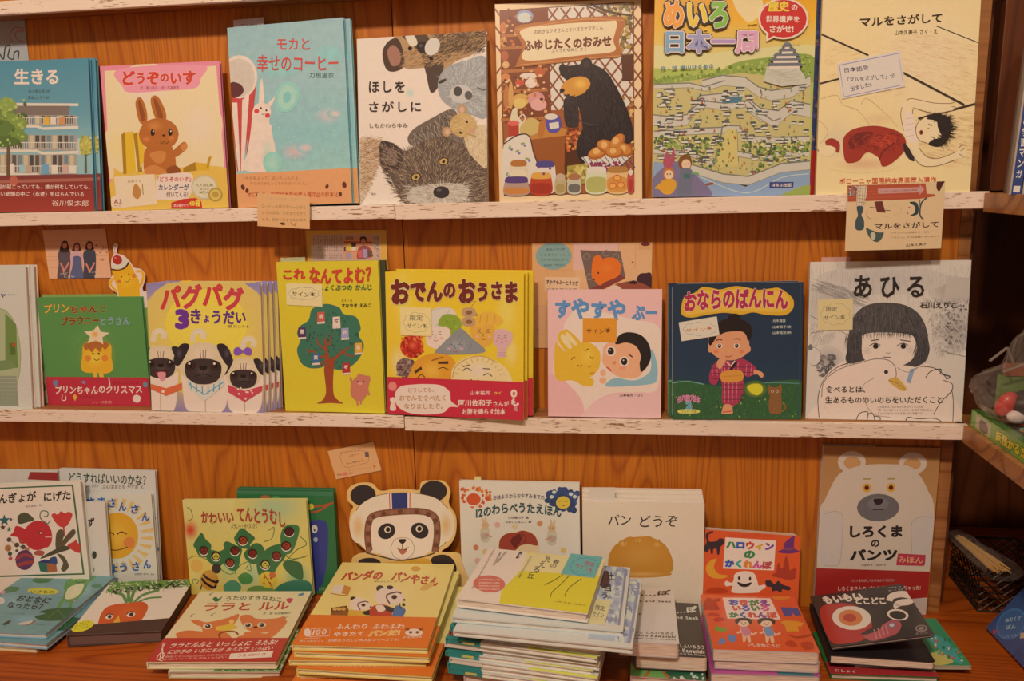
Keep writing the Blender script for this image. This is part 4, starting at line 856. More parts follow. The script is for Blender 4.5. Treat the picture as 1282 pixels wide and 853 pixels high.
a.blob([(310, 474), (330, 464), (380, 462), (404, 472), (390, 492), (380, 484), (370, 500), (354, 486), (340, 500), (328, 488), (318, 494)], 'b0642c')
st = [(358 + (50 if i % 2 == 0 else 24) * math.sin(math.pi * i / 5 + .1), 440 - (38 if i % 2 == 0 else 18) * math.cos(math.pi * i / 5 + .1)) for i in range(10)]; a.poly(st, 'ecd8a0'); a.glow(352, 436, 20, 17, 'e8a030', 'ecd8a0')
for x in (345, 366): a.ell(x, 506, 4, 4, '54301c')
for x in (326, 388): a.ell(x, 522, 12, 11, 'dc8030')
a.line([(348, 524), (358, 530), (368, 524)], 2.5, '54301c'); a.ell(358, 590, 18, 22, 'e8b840') if False else None
a.blob([(346, 574), (358, 576), (358, 608), (348, 604)], 'e4b038'); a.blob([(366, 576), (380, 576), (384, 606), (372, 600)], 'e4b038')
b = make_book(B['pudding'], 'green square picture book with a custard pudding under a star, wearing a crimson band', a, cover='5c9858', t=.006)
q = band(b, a, 'F', .735, 'bc2c3c')
q.text('おかしのくにの', (416, 604, 510, 616), '7c1c28', .01); q.text('プリンちゃんのクリスマス', (206, 618, 522, 648), 'f4dcd0', .03, jit=10); q.text('なかやみわ さく', (296, 654, 372, 664), '7c1c28'); q.text('シリーズ第4作', (340, 672, 412, 682), 'e8a890')
q.blob([(196, 604), (210, 598), (216, 610), (206, 620)], '6c7c9c'); q.blob([(300, 604), (316, 602), (314, 614)], '8c7c9c'); q.blob([(528, 608), (540, 612), (538, 626), (526, 622)], '5c8c94'); q.line([(232, 650), (230, 668), (244, 668), (244, 654)], 3, 'e8c8b8'); q.poly([(278, 646), (286, 658), (278, 672), (270, 658)], 'e0a83c'); q.line([(402, 590), (406, 618)], 4, 'f0d8c0')
q.ell(502, 666, 15, 14, 'e8e0d0')
for k in range(4): q.ell(502, 666, 14, 13, '2c4c34', n=5, a0=k * 90, a1=k * 90 + 42, up=k == 0)
band_done(q, 'crimson paper band with pink lettering'); B['pudding_a'] = a
f = dict(B['pudding']); f['o'] = f['o'] + A3([.0035, 0, 0]) - f['n'] * .0076 ; f['o'][2] = Z2 + .0015; f['h'] = B['pudding']['h'] + .002
make_book(f, 'second green book right behind the pudding book, only its edges showing', None, cover='8c9c50', t=.004)
# --- three pugs
a = new('pug', 'F', 10); a.grad([(0, '8c7ca0'), (.15, 'a890a0'), (.35, 'd0b068'), (.7, 'e0b848'), (1, '8c7898')])
a.glow(760, 440, 260, 230, 'f0cc40', 'd8b460'); a.glow(760, 400, 150, 130, 'f4d850', 'eecb44')
a.text('パグパグ', (590, 262, 900, 358), ['c83838', 'c43a44', 'c83838', 'c43a44'], .05, jit=8, arc=14); a.text('3', (644, 344, 698, 420), '6c2c84', .07, outline=('e8c860', .02)); a.text('きょうだい', (702, 344, 906, 400), '5c2c74', .04, jit=10, sizes=[1.15, .7, 1.05, 1.05, 1])
a.text('真珠 まりこ / 作・絵', (840, 402, 916, 413), '3c2c30', .01)
FA, FB = 'd9bd94', 'e9d5b2'
def tail(x, y): a.line([(x - 26, y + 40), (x - 20, y + 8), (x, y), (x + 16, y + 12), (x + 10, y + 30)], 20, 'dcc49c'); a.line([(x - 20, y + 10), (x, y + 2), (x + 12, y + 14)], 5, 'f0e0c0')
def body(x, w_): a.blob([(x - w_ * .5, 560), (x + w_ * .5, 560), (x + w_ * .55, 640), (x + w_ * .4, 722), (x - w_ * .4, 722), (x - w_ * .55, 640)], FB); a.glow(x, 650, w_ * .3, 60, 'f4e6c8', FB); a.line([(x, 650), (x, 722)], 3, 'b89870'); a.ell(x - w_ * .22, 712, w_ * .16, 14, FB); a.ell(x + w_ * .22, 712, w_ * .16, 14, FB)
def pug(x, y, r, ear, mouth=None):
    a.ell(x, y, r, r * .86, FA); a.glow(x, y - r * .35, r * .6, r * .4, 'e8d2a8', FA)
    a.fur([(x - r, y - r * .8), (x + r, y - r * .8), (x + r, y + r * .3), (x - r, y + r * .3)], ['cfae80', 'e6cfa6'], 90, 12, 2, lambda X, Y: math.degrees(math.atan2(Y - y, X - x)), 20)
    for s_, on in zip((-1, 1), ear):
        if on: a.blob([(x + s_ * r * .55, y - r * .72), (x + s_ * r * .9, y - r * .75), (x + s_ * r * 1.18, y - r * .2), (x + s_ * r * 1.05, y + r * .1), (x + s_ * r * .82, y - r * .1)], '2a2024'); a.glow(x + s_ * r * .95, y - r * .4, r * .14, r * .24, '50424c', '2c2226')
    a.blob([(x - r * .72, y + r * .05), (x - r * .4, y - r * .16), (x, y - r * .2), (x + r * .4, y - r * .16), (x + r * .72, y + r * .05), (x + r * .66, y + r * .55), (x + r * .3, y + r * .8), (x - r * .3, y + r * .8), (x - r * .66, y + r * .55)], '3a2c2a')
    a.glow(x, y + r * .3, r * .4, r * .3, '54443e', '3a2c2a')
    for s_ in (-1, 1): a.ell(x + s_ * r * .5, y + r * .08, r * .19, r * .2, '1c1214'); a.ell(x + s_ * r * .5, y + r * .08, r * .15, r * .16, '40241c'); a.ell(x + s_ * r * .5, y + r * .08, r * .1, r * .11, '120c0c'); a.ell(x + s_ * r * .5 - r * .05, y, r * .05, r * .05, 'e8dccc')
    a.blob([(x - r * .16, y + r * .12), (x, y + r * .08), (x + r * .16, y + r * .12), (x + r * .1, y + r * .26), (x - r * .1, y + r * .26)], '14100f'); a.line([(x, y + r * .26), (x, y + r * .42)], 2, '14100f'); a.line([(x - r * .34, y + r * .52), (x, y + r * .42), (x + r * .34, y + r * .52)], 3, '14100f')
    for k in (-1, 0, 1): a.line([(x + k * 11, y - r * .55), (x + k * 8, y - r * .2)], 3, '8c6c50')
    if mouth: a.blob([(x - r * .26, y + r * .5), (x + r * .26, y + r * .5), (x + r * .2, y + r * .78), (x - r * .1, y + r * .8)], '8c2c34'); a.blob([(x - r * .16, y + r * .56), (x + r * .22, y + r * .54), (x + r * .2, y + r * .9), (x - r * .02, y + r * .94)], 'd88c8c')
tail(590, 425); tail(735, 425); tail(920, 452); body(590, 110); body(755, 150); body(900, 120)
pug(592, 540, 72, (1, 1), True); pug(896, 580, 68, (1, 1)); pug(748, 545, 92, (1, 1))
a.poly([(556, 620), (612, 636), (670, 616), (668, 640), (612, 664), (556, 640)], 'd8643c'); a.ell(600, 648, 6, 5, 'f0d8b0')
a.poly([(690, 600), (750, 640), (824, 598), (826, 625), (752, 684), (692, 634)], 'd4dcd8')
for k in range(6): a.line([(700 + k * 22, 612 + 20 * (1 - abs(k - 2.5) / 2.5)), (706 + k * 20, 640 + 24 * (1 - abs(k - 2.5) / 2.5))], 4, '5c94a8', smooth=False)
a.line([(694, 618), (752, 660), (824, 612)], 4, '5c94a8', smooth=False)
a.poly([(838, 622), (900, 646), (966, 626), (964, 646), (900, 686), (840, 650)], 'c84450'); a.dots([(846, 632), (960, 632), (900, 680)], 12, ['f0d0c8'], 3, 4)
for s_ in (-1, 1): a.blob([(894, 500), (894 + s_ * 16, 484), (894 + s_ * 32, 492), (894 + s_ * 30, 512), (894 + s_ * 12, 512)], '8450a4')
b = make_book(B['pug'], 'picture book with three pugs in neckerchiefs, frontmost of four copies', a, t=.0075, group='copies of the three pugs book')
for k, nm in ((1, 'second'), (2, 'third'), (3, 'rearmost')): shift(b, .0052 * k, .0092 * k, .0, nm + ' of the four copies of the three pugs book, only its right edge showing')
# --- yellow book with a tree
a = new('tree', 'G', 11); a.bg('d8bc2c')
a.blob([(150, 420), (185, 395), (200, 350), (255, 330), (310, 345), (330, 372), (380, 385), (400, 430), (392, 460), (413, 500), (400, 545), (370, 580), (330, 600), (290, 596), (270, 570), (240, 590), (190, 592), (155, 570), (138, 520), (150, 480), (138, 450)], '3a6e54')
a.dots([(160, 420), (250, 340), (380, 400), (400, 530), (320, 590), (180, 580)], 90, ['2c5444', '2c5040'], 3, 5.5)
a.blob([(250, 595), (262, 560), (290, 560), (287, 640), (290, 700), (310, 725), (328, 737), (275, 734), (222, 736), (245, 722), (258, 690), (254, 640)], '9c4426')
for P, w_ in (([(270, 600), (262, 540), (252, 470)], 24), ([(262, 545), (230, 545), (200, 520), (180, 540)], 13), ([(258, 520), (225, 490), (218, 460)], 10), ([(270, 580), (310, 540), (360, 505)], 17), ([(320, 535), (325, 510)], 8), ([(200, 522), (168, 515)], 7), ([(272, 500), (285, 450)], 10), ([(330, 530), (360, 545), (385, 540)], 8), ([(258, 500), (262, 450)], 10), ([(255, 560), (225, 590)], 9)): a.line(P, w_, '9c4426', taper=True)
for x, y, c, ch in ((236, 388, 'c45c48', '桃'), (300, 408, 'e4d8c8', '柿'), (335, 455, '9c98b0', '梅'), (158, 450, '54305c', '栗'), (390, 516, 'd89c34', '蜜'), (216, 556, '3c6484', '梨'), (340, 597, 'b02c34', '苺')):
    a.poly([(x - 15, y - 24), (x + 15, y - 26), (x + 17, y + 14), (x - 15, y + 16)], c); a.text(ch, (x - 8, y - 16, x + 9, y + 2), 'efe0cc' if c != 'e4d8c8' else '7c2c3c', .03); a.poly([(x - 15, y + 16), (x + 17, y + 14), (x + 18, y + 22), (x - 14, y + 24)], 'e8dcc8')
    for k in (-8, 2, 12): a.line([(x + k, y + 14), (x + k, y + 23)], 1.5, 'a08c80', smooth=False)
PK = 'c8745c'
a.blob([(358, 690), (362, 655), (382, 630), (410, 622), (436, 632), (434, 660), (424, 700), (410, 722), (385, 725), (366, 712)], PK); a.blob([(385, 632), (392, 616), (408, 622), (404, 640)], PK); a.blob([(418, 630), (436, 626), (438, 646), (424, 648)], PK)
a.line([(368, 668), (362, 645), (357, 630)], 9, PK); a.line([(426, 680), (434, 704)], 9, PK); a.line([(384, 720), (388, 745)], 7, PK); a.line([(402, 718), (400, 740)], 7, PK); a.ell(398, 656, 9, 6, 'dc9484'); a.ell(388, 648, 2.5, 3.5, '3c1c14'); a.ell(412, 648, 2.5, 3.5, '3c1c14')
a.text('これ', (80, 184, 172, 228), 'c8402c', .05, jit=6); a.text('なんてよむ？', (188, 176, 444, 244), 'c8402c', .05, jit=6, arc=-8); a.text('しょくぶつの かんじ', (230, 252, 446, 276), '2c5c3c', .025); a.text('さく・え', (322, 312, 366, 322), '2c2c20', .01); a.text('すなやま えみこ', (322, 330, 442, 346), '2c2c20', .02)
make_book(B['tree'], 'bright yellow picture book with a green tree of small cards and a pink pig', a, cover='d8c24c', t=.007)
f = dict(B['tree']); f['o'] = f['o'] + f['u'] * .0085 - f['n'] * .0078; make_book(f, 'dark olive book hidden behind the yellow tree book', None, t=.006, cover='3c3c24')
# --- yellow book of simmered food faces
a = new('oden', 'H', 12); a.bg('e8bc2c')
for x, y, rx, ry, c in ((120, 260, 60, 200, 'f0cc50'), (560, 300, 60, 160, 'f0cc58'), (330, 220, 200, 50, 'e4b020'), (100, 520, 50, 90, 'f4d880'), (580, 480, 40, 90, 'f0d070'), (300, 330, 120, 40, 'ecc850')): a.glow(x, y, rx, ry, c, 'e8bc2c')
def face(x, y, s_, c='5c3424', ch='e8a888'):
    for k in (-1, 1): a.line([(x + k * 22 * s_ - 9 * s_, y), (x + k * 22 * s_, y - 7 * s_), (x + k * 22 * s_ + 9 * s_, y)], 2.6 * s_, c); a.line([(x + k * 22 * s_ - 8 * s_, y - 16 * s_), (x + k * 22 * s_ + 8 * s_, y - 18 * s_)], 2.5 * s_, c); a.ell(x + k * 32 * s_, y + 18 * s_, 9 * s_, 7 * s_, ch)
    a.line([(x, y), (x - 3 * s_, y + 14 * s_), (x + 4 * s_, y + 15 * s_)], 2 * s_, c); a.line([(x - 12 * s_, y + 27 * s_), (x, y + 34 * s_), (x + 12 * s_, y + 27 * s_)], 3 * s_, 'b04030')
a.blob([(420, 300), (410, 320), (440, 325)], 'b08850'); a.line([(400, 300), (428, 262)], 5, 'c89040')
for x, y in ((400, 310), (400, 350)): a.blob([(x - 28, y - 14), (x, y - 22), (x + 26, y - 12), (x + 28, y + 12), (x, y + 20), (x - 28, y + 12)], 'c09468'); a.ell(x, y, 14, 9, '8c5c3c')
a.blob([(240, 300), (320, 290), (340, 330), (250, 380)], 'dcd0b0'); a.line([(240, 300), (320, 292), (250, 376)], 2, 'b8a888')
a.blob([(270, 350), (290, 320), (330, 318), (360, 335), (368, 370), (340, 400), (295, 402), (272, 380)], '8ca034'); face(322, 358, .7, '4c5c20', 'a8b050')
a.blob([(232, 375), (280, 368), (320, 385), (310, 440), (270, 465), (225, 450), (216, 410)], 'f0d8b0'); face(258, 405, .8)
a.blob([(405, 385), (420, 365), (500, 362), (510, 400), (495, 445), (450, 460), (420, 430)], 'e0a440'); a.blob([(428, 370), (432, 330), (460, 310), (490, 305), (520, 318), (545, 345), (530, 365), (500, 362), (450, 368)], 'e4ac40')
for x in (450, 480, 512): a.line([(x, 318), (x - 4, 355)], 2, 'b87c24')
face(462, 398, .85)
a.blob([(505, 400), (515, 385), (540, 380), (560, 385), (585, 400), (580, 440), (560, 465), (555, 500), (520, 500), (522, 465), (505, 440)], 'd8a8a0'); face(540, 420, .6, '54304c', 'e08c8c')
for y in (470, 482, 494): a.line([(522, y), (556, y)], 2, 'b88480')
a.blob([(255, 485), (290, 440), (350, 385), (372, 380), (420, 425), (470, 470), (440, 485), (350, 490)], '8c8884'); a.glow(350, 450, 60, 40, 'a09c98', '8c8884'); a.dots([(300, 450), (370, 400), (440, 470)], 25, ['6c6866'], 1, 2.5); face(342, 450, .85, '403838', 'c89c98')
a.ell(156, 455, 50, 48, 'c0301c'); a.dots([(108, 410), (205, 410), (205, 500), (108, 500)], 55, ['d8502c', 'a02010', 'e07040'], 4, 9); a.glow(160, 450, 22, 20, 'e06040', 'c0301c')
a.ell(128, 545, 40, 42, '8c6c5c'); a.dots([(92, 510), (165, 510), (165, 590), (92, 590)], 45, ['6c4c44', 'a88c7c', '54383c'], 3, 8)
a.blob([(150, 560), (180, 510), (240, 485), (300, 490), (340, 520), (350, 620), (150, 620)], 'dc9428'); a.glow(240, 560, 60, 60, 'e8ac40', 'dc9428')
a.poly([(166, 560), (196, 540), (200, 552), (170, 572)], '4c2c20'); a.poly([(268, 520), (312, 518), (312, 530), (268, 530)], '4c2c20'); a.line([(240, 515), (290, 500)], 5, '8c4c24'); a.line([(180, 590), (196, 575), (212, 588)], 4, '5c2c1c'); a.line([(268, 552), (290, 545), (314, 556)], 4, '5c2c1c'); a.ell(236, 602, 4, 4, '4c2c20'); a.ell(262, 602, 4, 4, '4c2c20')
a.blob([(325, 600), (330, 550), (370, 510), (430, 495), (500, 510), (560, 550), (590, 610), (590, 640), (330, 640)], 'e8c88c'); a.glow(440, 560, 80, 50, 'f0d8a8', 'e8c88c'); a.line([(330, 590), (345, 540), (400, 505), (460, 498), (520, 525)], 5, 'c89c58')
for k in range(12): t_ = math.radians(200 + k * 13); a.line([(445 + 112 * math.cos(t_), 600 + 96 * math.sin(t_)), (445 + 90 * math.cos(t_), 600 + 78 * math.sin(t_))], 3, 'c8a468')
a.line([(372, 560), (392, 548), (412, 560)], 4, '5c4430'); a.line([(462, 580), (482, 572), (500, 584)], 4, '5c4430'); a.line([(374, 542), (404, 534)], 4, '5c4430'); a.line([(460, 550), (490, 552)], 4, '5c4430'); a.ell(410, 600, 4, 4, '4c2c20'); a.ell(440, 602, 4, 4, '4c2c20')
a.text('おでんの', (70, 168, 344, 276), '70261a', .06, outline=('f0dca0', .02), jit=8, sizes=[1.25, 1.05, 1.05, .85]); a.text('おうさま', (356, 168, 608, 272), '70261a', .06, outline=('f0dca0', .02), jit=8, sizes=[1.2, .95, .9, 1.05])
b = make_book(B['oden'], 'yellow picture book with smiling pieces of simmered food, front copy with red band', a, 'gloss', t=.0068, cover='e8bc2c', group='copies of the yellow simmered food book')
q = band(b, a, 'H', .735, 'c4283a')
q.blob([(86, 650), (110, 625), (160, 618), (220, 616), (280, 622), (318, 650), (324, 690), (356, 715), (318, 716), (290, 740), (220, 748), (150, 742), (105, 722), (84, 690)], 'f0d8c0')
q.text('どうしても、', (140, 632, 250, 652), 'b07c3c', .015, jit=6); q.text('おでんを食べたく', (102, 664, 300, 690), 'b07c3c', .015, jit=6); q.text('なりましたぞ。', (122, 700, 288, 724), 'b07c3c', .015, jit=6)
q.text('山本祐司', (406, 646, 492, 664), 'f0d8cc', .015); q.text('さく', (508, 650, 540, 662), 'f0c050', .02); q.text('阿川佐和子', (356, 684, 500, 712), 'f4e0d4', .025); q.text('さんが', (506, 690, 574, 714), 'f4e0d4', .015); q.text('お腹を鳴らす絵本', (372, 722, 558, 750), 'f4e0d4', .02)
q.ell(73, 625, 18, 20, 'e08070'); q.ell(73, 684, 12, 12, 'ecd8c8'); q.blob([(66, 696), (82, 696), (86, 728), (62, 728)], 'ecd8c8'); q.ell(594, 658, 14, 18, 'f0d8a8'); q.ell(594, 658, 5, 8, 'c4283a'); q.dots([(586, 684), (612, 684), (612, 712), (586, 712)], 10, ['f0c0b0'], 4, 7); q.text('見', (592, 715, 610, 735), 'f0c0b0')
band_done(q, 'red paper band with a speech cloud')
shift(b, .0045, .0088, .0, 'middle of the three copies of the yellow simmered food book'); shift(b, .012, .0178, .002, 'rearmost of the three copies of the yellow simmered food book')
# --- pink book: yellow rabbit and child asleep
a = new('sleep', 'I', 13); a.bg('e8b0a4'); a.blob([(190, 370), (260, 300), (350, 330), (470, 360), (560, 380), (582, 440), (575, 620), (540, 660), (400, 660), (320, 690), (250, 740), (200, 640), (140, 600), (150, 470), (180, 430)], 'f0dcc4')
a.blob([(116, 600), (170, 600), (250, 680), (262, 750), (190, 770), (110, 770)], 'e4a89e'); a.blob([(262, 752), (320, 700), (420, 664), (540, 662), (590, 700), (590, 770), (260, 770)], 'e9b3a8')
a.text('すやすや', (148, 272, 438, 366), '5c88b8', .05, jit=10, sizes=[1, 1.15]); a.text('ぷー', (462, 302, 566, 364), '5c88b8', .05)
Y1 = 'e0ac30'
a.blob([(148, 460), (166, 470), (190, 490), (220, 470), (280, 452), (330, 490), (328, 560), (290, 600), (305, 625), (270, 634), (220, 610), (150, 600)], Y1)
a.blob([(158, 440), (170, 408), (195, 410), (235, 460), (225, 490), (190, 488)], Y1); a.blob([(182, 430), (186, 402), (205, 405), (250, 450), (245, 480)], Y1); a.blob([(172, 440), (180, 418), (215, 465), (206, 480)], 'f0d090'); a.blob([(192, 430), (198, 412), (236, 455), (228, 466)], 'f0d090')
a.ell(270, 530, 62, 72, Y1); a.glow(280, 510, 40, 50, 'e8b840', Y1); a.blob([(250, 610), (300, 600), (306, 625), (285, 636), (265, 628)], Y1)
for P in ([(238, 545), (248, 552), (258, 546)], [(292, 512), (300, 520), (306, 512)], [(214, 526), (222, 516), (230, 514)], [(270, 490), (280, 482), (288, 480)], [(292, 578), (300, 582), (308, 576)]): a.line(P, 3.5, '6a4418' if P[0][0] < 290 or P[0][1] < 560 else 'c83c28')
a.ell(289, 553, 6, 4, 'c8803c')
a.blob([(362, 618), (400, 600), (470, 610), (520, 590), (542, 560), (540, 500), (548, 484), (566, 540), (568, 595), (540, 625), (370, 636)], '8cacc8'); a.blob([(345, 500), (348, 470), (380, 450), (440, 440), (500, 460), (510, 560), (490, 595), (440, 600), (400, 590), (360, 560), (342, 530)], 'e8a478')
a.blob([(395, 455), (412, 424), (450, 412), (500, 424), (532, 460), (542, 510), (528, 550), (502, 575), (495, 540), (500, 510), (480, 470), (440, 455), (404, 462)], '1c1616')
for x, y in ((377, 490), (432, 532)): a.ell(x, y, 20, 21, 'f0e4d4'); a.ell(x, y, 13, 15, '241a1a'); a.ell(x - 3, y - 5, 3, 3, 'f0e4d4')
a.line([(366, 452), (384, 445)], 5, '3c2018'); a.line([(452, 504), (466, 514)], 5, '3c2018'); a.blob([(384, 535), (396, 530), (398, 540), (386, 546)], 'd88058'); a.line([(360, 556), (370, 562), (378, 572)], 5, 'c03c30'); a.ell(345, 578, 12, 14, 'e8a478'); a.ell(344, 610, 14, 13, 'e8a478'); a.ell(425, 560, 14, 10, 'e49470')
a.text('山本祐司・さく', (414, 664, 510, 677), '4c3434', .015)
make_book(B['sleep'], 'pink picture book with a yellow rabbit and a child asleep, orange slip on it', a, cover='e0b4a8')
# --- dark blue book with child in kimono
a = new('kimono', 'J', 14); a.grad([(0, '1c3040'), (.5, '1c3348'), (.74, '203a48'), (1, '203a48')])
a.blob([(80, 590), (160, 570), (240, 585), (330, 595), (400, 580), (500, 585), (600, 570), (720, 585), (720, 780), (80, 780)], '2f5a34'); a.fur([(85, 590), (715, 585), (715, 750), (85, 755)], ['3c6c34', '244a2c', '4c7c3c', '1e3c28'], 700, 16, 3, -80, 40)
a.line([(85, 582), (160, 574), (240, 588)], 5, '6c9c8c'); a.line([(460, 590), (560, 580), (700, 584)], 4, '5c8c7c'); a.dots([(90, 640), (710, 640), (700, 745), (90, 750)], 20, ['7c8c3c', '8ca44c'], 3, 6)
a.blob([(125, 225), (140, 160), (190, 140), (230, 112), (280, 118), (320, 125), (390, 110), (450, 118), (500, 130), (560, 125), (600, 122), (640, 145), (672, 180), (670, 225), (630, 255), (540, 252), (480, 240), (420, 250), (340, 240), (250, 250), (180, 262), (135, 252)], 'dca42c'); a.blob([(140, 225), (155, 175), (200, 155), (240, 128), (320, 138), (400, 124), (500, 144), (590, 136), (640, 160), (655, 205), (620, 238), (520, 236), (400, 232), (260, 236), (160, 248)], 'e4b040')
a.text('おならのばんにん', (140, 132, 648, 236), 'b02848', .05, outline=('f0d8b0', .022), jit=8, arc=14)
for y, t_ in ((274, '元木貞国'), (304, '山本和子/文'), (332, '山本祐司/絵')): a.text(t_, (574, y, 634 if y < 300 else 662, y + 15), 'c8c8b8', .01)
SK = 'dc9468'
a.glow(360, 350, 110, 100, '34606c', '1c3348')
a.blob([(268, 420), (262, 360), (290, 330), (360, 330), (440, 335), (458, 370), (456, 430), (410, 465), (360, 472), (310, 460)], SK); a.ell(270, 418, 10, 16, SK); a.ell(458, 418, 10, 16, SK)
a.blob([(300, 345), (300, 300), (330, 275), (370, 268), (420, 272), (465, 300), (475, 345), (455, 378), (445, 350), (420, 332), (350, 335), (310, 352)], '1c1416'); a.blob([(262, 375), (275, 340), (310, 330), (300, 360), (272, 400)], '1c1416'); a.ell(388, 268, 32, 24, '1c1416')
for x in (316, 400): a.ell(x, 402, 15, 12, 'e8dcc8'); a.ell(x, 402, 9, 10, '2c1818'); a.ell(x - 2, 398, 2.5, 3, 'e8dcc8')
a.line([(298, 378), (314, 370), (330, 374)], 4, '2c1818'); a.line([(386, 370), (400, 366), (418, 374)], 4, '2c1818'); a.poly([(362, 418), (354, 432), (370, 432)], 'd8a83c'); a.line([(346, 452), (360, 456), (376, 450)], 4, 'a83c2c'); a.ell(300, 430, 12, 8, 'e0784c'); a.ell(424, 430, 12, 8, 'e0784c')
KM = 'a8344c'
a.blob([(272, 580), (268, 540), (290, 490), (330, 468), (380, 478), (430, 465), (490, 505), (492, 535), (450, 552), (420, 525), (440, 600), (425, 640), (400, 685), (335, 682), (330, 600), (318, 560), (300, 590)], KM)
for k in range(9): a.line([(276 + k * 22, 480 + (k % 2) * 8), (290 + k * 18, 676)], 3, 'd47c84', smooth=False) if 3 <= k <= 6 else a.line([(280 + k * 24, 492), (284 + k * 23, 545)], 3, 'd47c84', smooth=False)
for y in (505, 530, 590, 612, 636, 660): a.line([(334, y), (438 if y > 560 else 480, y)], 3, '6c1c3c', smooth=False)
for y in (510, 535, 560): a.line([(276, y), (322, y)], 3, '6c1c3c', smooth=False)
a.line([(352, 480), (372, 500), (392, 474)], 6, 'e8d8c8', smooth=False); a.poly([(356, 528), (394, 478), (406, 480), (376, 524)], '241824'); a.blob([(330, 528), (420, 522), (426, 570), (334, 576)], 'd8903c'); a.line([(332, 550), (424, 546)], 3, 'c07c2c')
a.blob([(304, 495), (310, 470), (336, 458), (348, 475), (335, 495), (318, 515)], SK); a.blob([(485, 520), (520, 528), (530, 545), (520, 556), (500, 540), (484, 540)], SK)
a.blob([(340, 686), (372, 686), (382, 712), (378, 728), (332, 730), (330, 716)], SK); a.line([(334, 722), (380, 716)], 4, 'c84030')
a.glow(490, 612, 60, 44, 'b8b030', '2f5a34'); a.blob([(450, 600), (480, 585), (518, 590), (524, 620), (500, 640), (470, 628)], 'd8c82c')
CT = '8c5a30'
a.blob([(558, 720), (556, 660), (570, 640), (610, 640), (616, 680), (612, 725), (590, 730)], CT); a.blob([(550, 625), (552, 590), (565, 600), (595, 600), (612, 586), (616, 625), (600, 648), (568, 648)], CT); a.line([(612, 715), (632, 705), (630, 685), (620, 680)], 7, CT)
for x in (572, 594): a.ell(x, 622, 7, 6, 'd0b090'); a.ell(x, 622, 3, 4, '241410')
a.fur([(555, 600), (615, 600), (615, 720), (560, 720)], ['a87444', '6c4020'], 60, 9, 2, 80)
a.text('伝承遊び絵本', (112, 648, 224, 684), 'd8849c', .04, arc=12, outline=('5c2c3c', .02)); a.text('2', (154, 670, 182, 708), '5c9cb8', .07, outline=('c8d4c8', .03)); a.blob([(124, 710), (210, 710), (214, 726), (124, 728)], 'd8c864'); a.text('てんぐ・ぬま', (132, 713, 204, 725), '4c6c34', .01)
a.line([(706, 100), (698, 750)], 3, '3c5464', smooth=False)
b = make_book(B['kimono'], 'dark blue board-like picture book with a child in a red kimono and a cat', a, 'gloss', t=.0072, cover='a8a094', board=True, r=.007, spine='R', group='copies of the dark blue kimono book')
shift(b, -.0055, .0087, .0005, 'rear copy of the dark blue kimono book, its left edge showing behind the front one')
# --- grey pencil drawing of a girl holding a duck
a = new('duck', 'K', 15); a.bg('d6c2ac'); PG = 'e6d2be'
for x, y, rx, ry, c in ((120, 260, 120, 100, 'b8a898'), (600, 200, 90, 60, 'a89888'), (620, 360, 70, 90, 'b0a090'), (120, 480, 60, 60, 'a89a8c'), (330, 160, 260, 60, 'c0b0a0')): a.glow(x, y, rx, ry, c, 'cbb9a6')
a.fur([(45, 95), (700, 95), (690, 250), (560, 240), (500, 230), (200, 240), (45, 240)], ['b4a494', 'c4b4a2', 'a89888'], 420, 44, 1.6, 92, 6); a.fur([(50, 150), (250, 210), (240, 260), (45, 200)], ['8c8078', 'a09286'], 120, 50, 3, 22, 8)
a.poly([(585, 150), (690, 150), (685, 240), (575, 235)], 'bfae9c'); a.fur([(500, 230), (690, 230), (670, 440), (540, 460)], ['8c8078', '9c8e82', '786c66'], 380, 22, 1.8, 70, 60); a.fur([(45, 330), (180, 300), (150, 400), (60, 420)], ['b8a898', '9c8e82'], 120, 26, 1.6, 120, 20)
a.dots([(70, 460), (145, 455), (150, 540), (80, 540)], 90, ['6c625c', '8c8078', '54504c'], 3, 8); a.dots([(560, 250), (680, 230), (650, 400), (580, 420)], 60, ['8c8078', '6c625c'], 2, 6)
a.ell(60, 460, 26, 36, 'd4c2b0'); a.line([(36, 440), (60, 426), (86, 450), (80, 490), (50, 500)], 1.6, '6c6058'); a.ell(46, 426, 9, 12, '6c6864')
for P in ([(45, 300), (200, 380)], [(560, 440), (690, 470)], [(45, 370), (100, 360)]): a.line(P, 1.5, '8c8078')
# girl
a.blob([(78, 640), (82, 580), (110, 530), (160, 490), (230, 470), (460, 480), (540, 510), (590, 560), (608, 620), (606, 720), (70, 720)], PG)
a.blob([(190, 440), (196, 380), (215, 310), (250, 270), (300, 252), (360, 250), (420, 260), (470, 290), (500, 340), (512, 400), (516, 440), (500, 480), (470, 500), (440, 508), (400, 500), (280, 480), (240, 490), (196, 488), (184, 470)], '4c4542')
a.blob([(248, 400), (255, 376), (300, 368), (360, 368), (440, 376), (460, 400), (466, 440), (440, 480), (390, 500), (310, 490), (256, 470)], 'e4cfb8'); a.glow(270, 440, 22, 24, 'cfb8a4', 'e4cfb8'); a.glow(440, 435, 22, 24, 'cfb8a4', 'e4cfb8')
a.fur([(200, 300), (300, 256), (430, 262), (500, 330), (470, 360), (230, 360)], ['3c3634', '5c5450', '6c625e', '302c2a'], 420, 44, 2.2, lambda x, y: 90 + (x - 350) * -.12, 6)
a.fur([(186, 370), (250, 360), (250, 470), (190, 470)], ['3c3634', '5c5450', '302c2a'], 160, 40, 2.4, 96, 8); a.fur([(466, 370), (512, 370), (514, 450), (450, 480), (458, 430)], ['3c3634', '5c5450', '302c2a'], 160, 38, 2.4, 100, 12); a.fur([(255, 362), (465, 362), (465, 376), (255, 376)], ['3c3634', '302c2a'], 60, 20, 2.4, 90, 6)
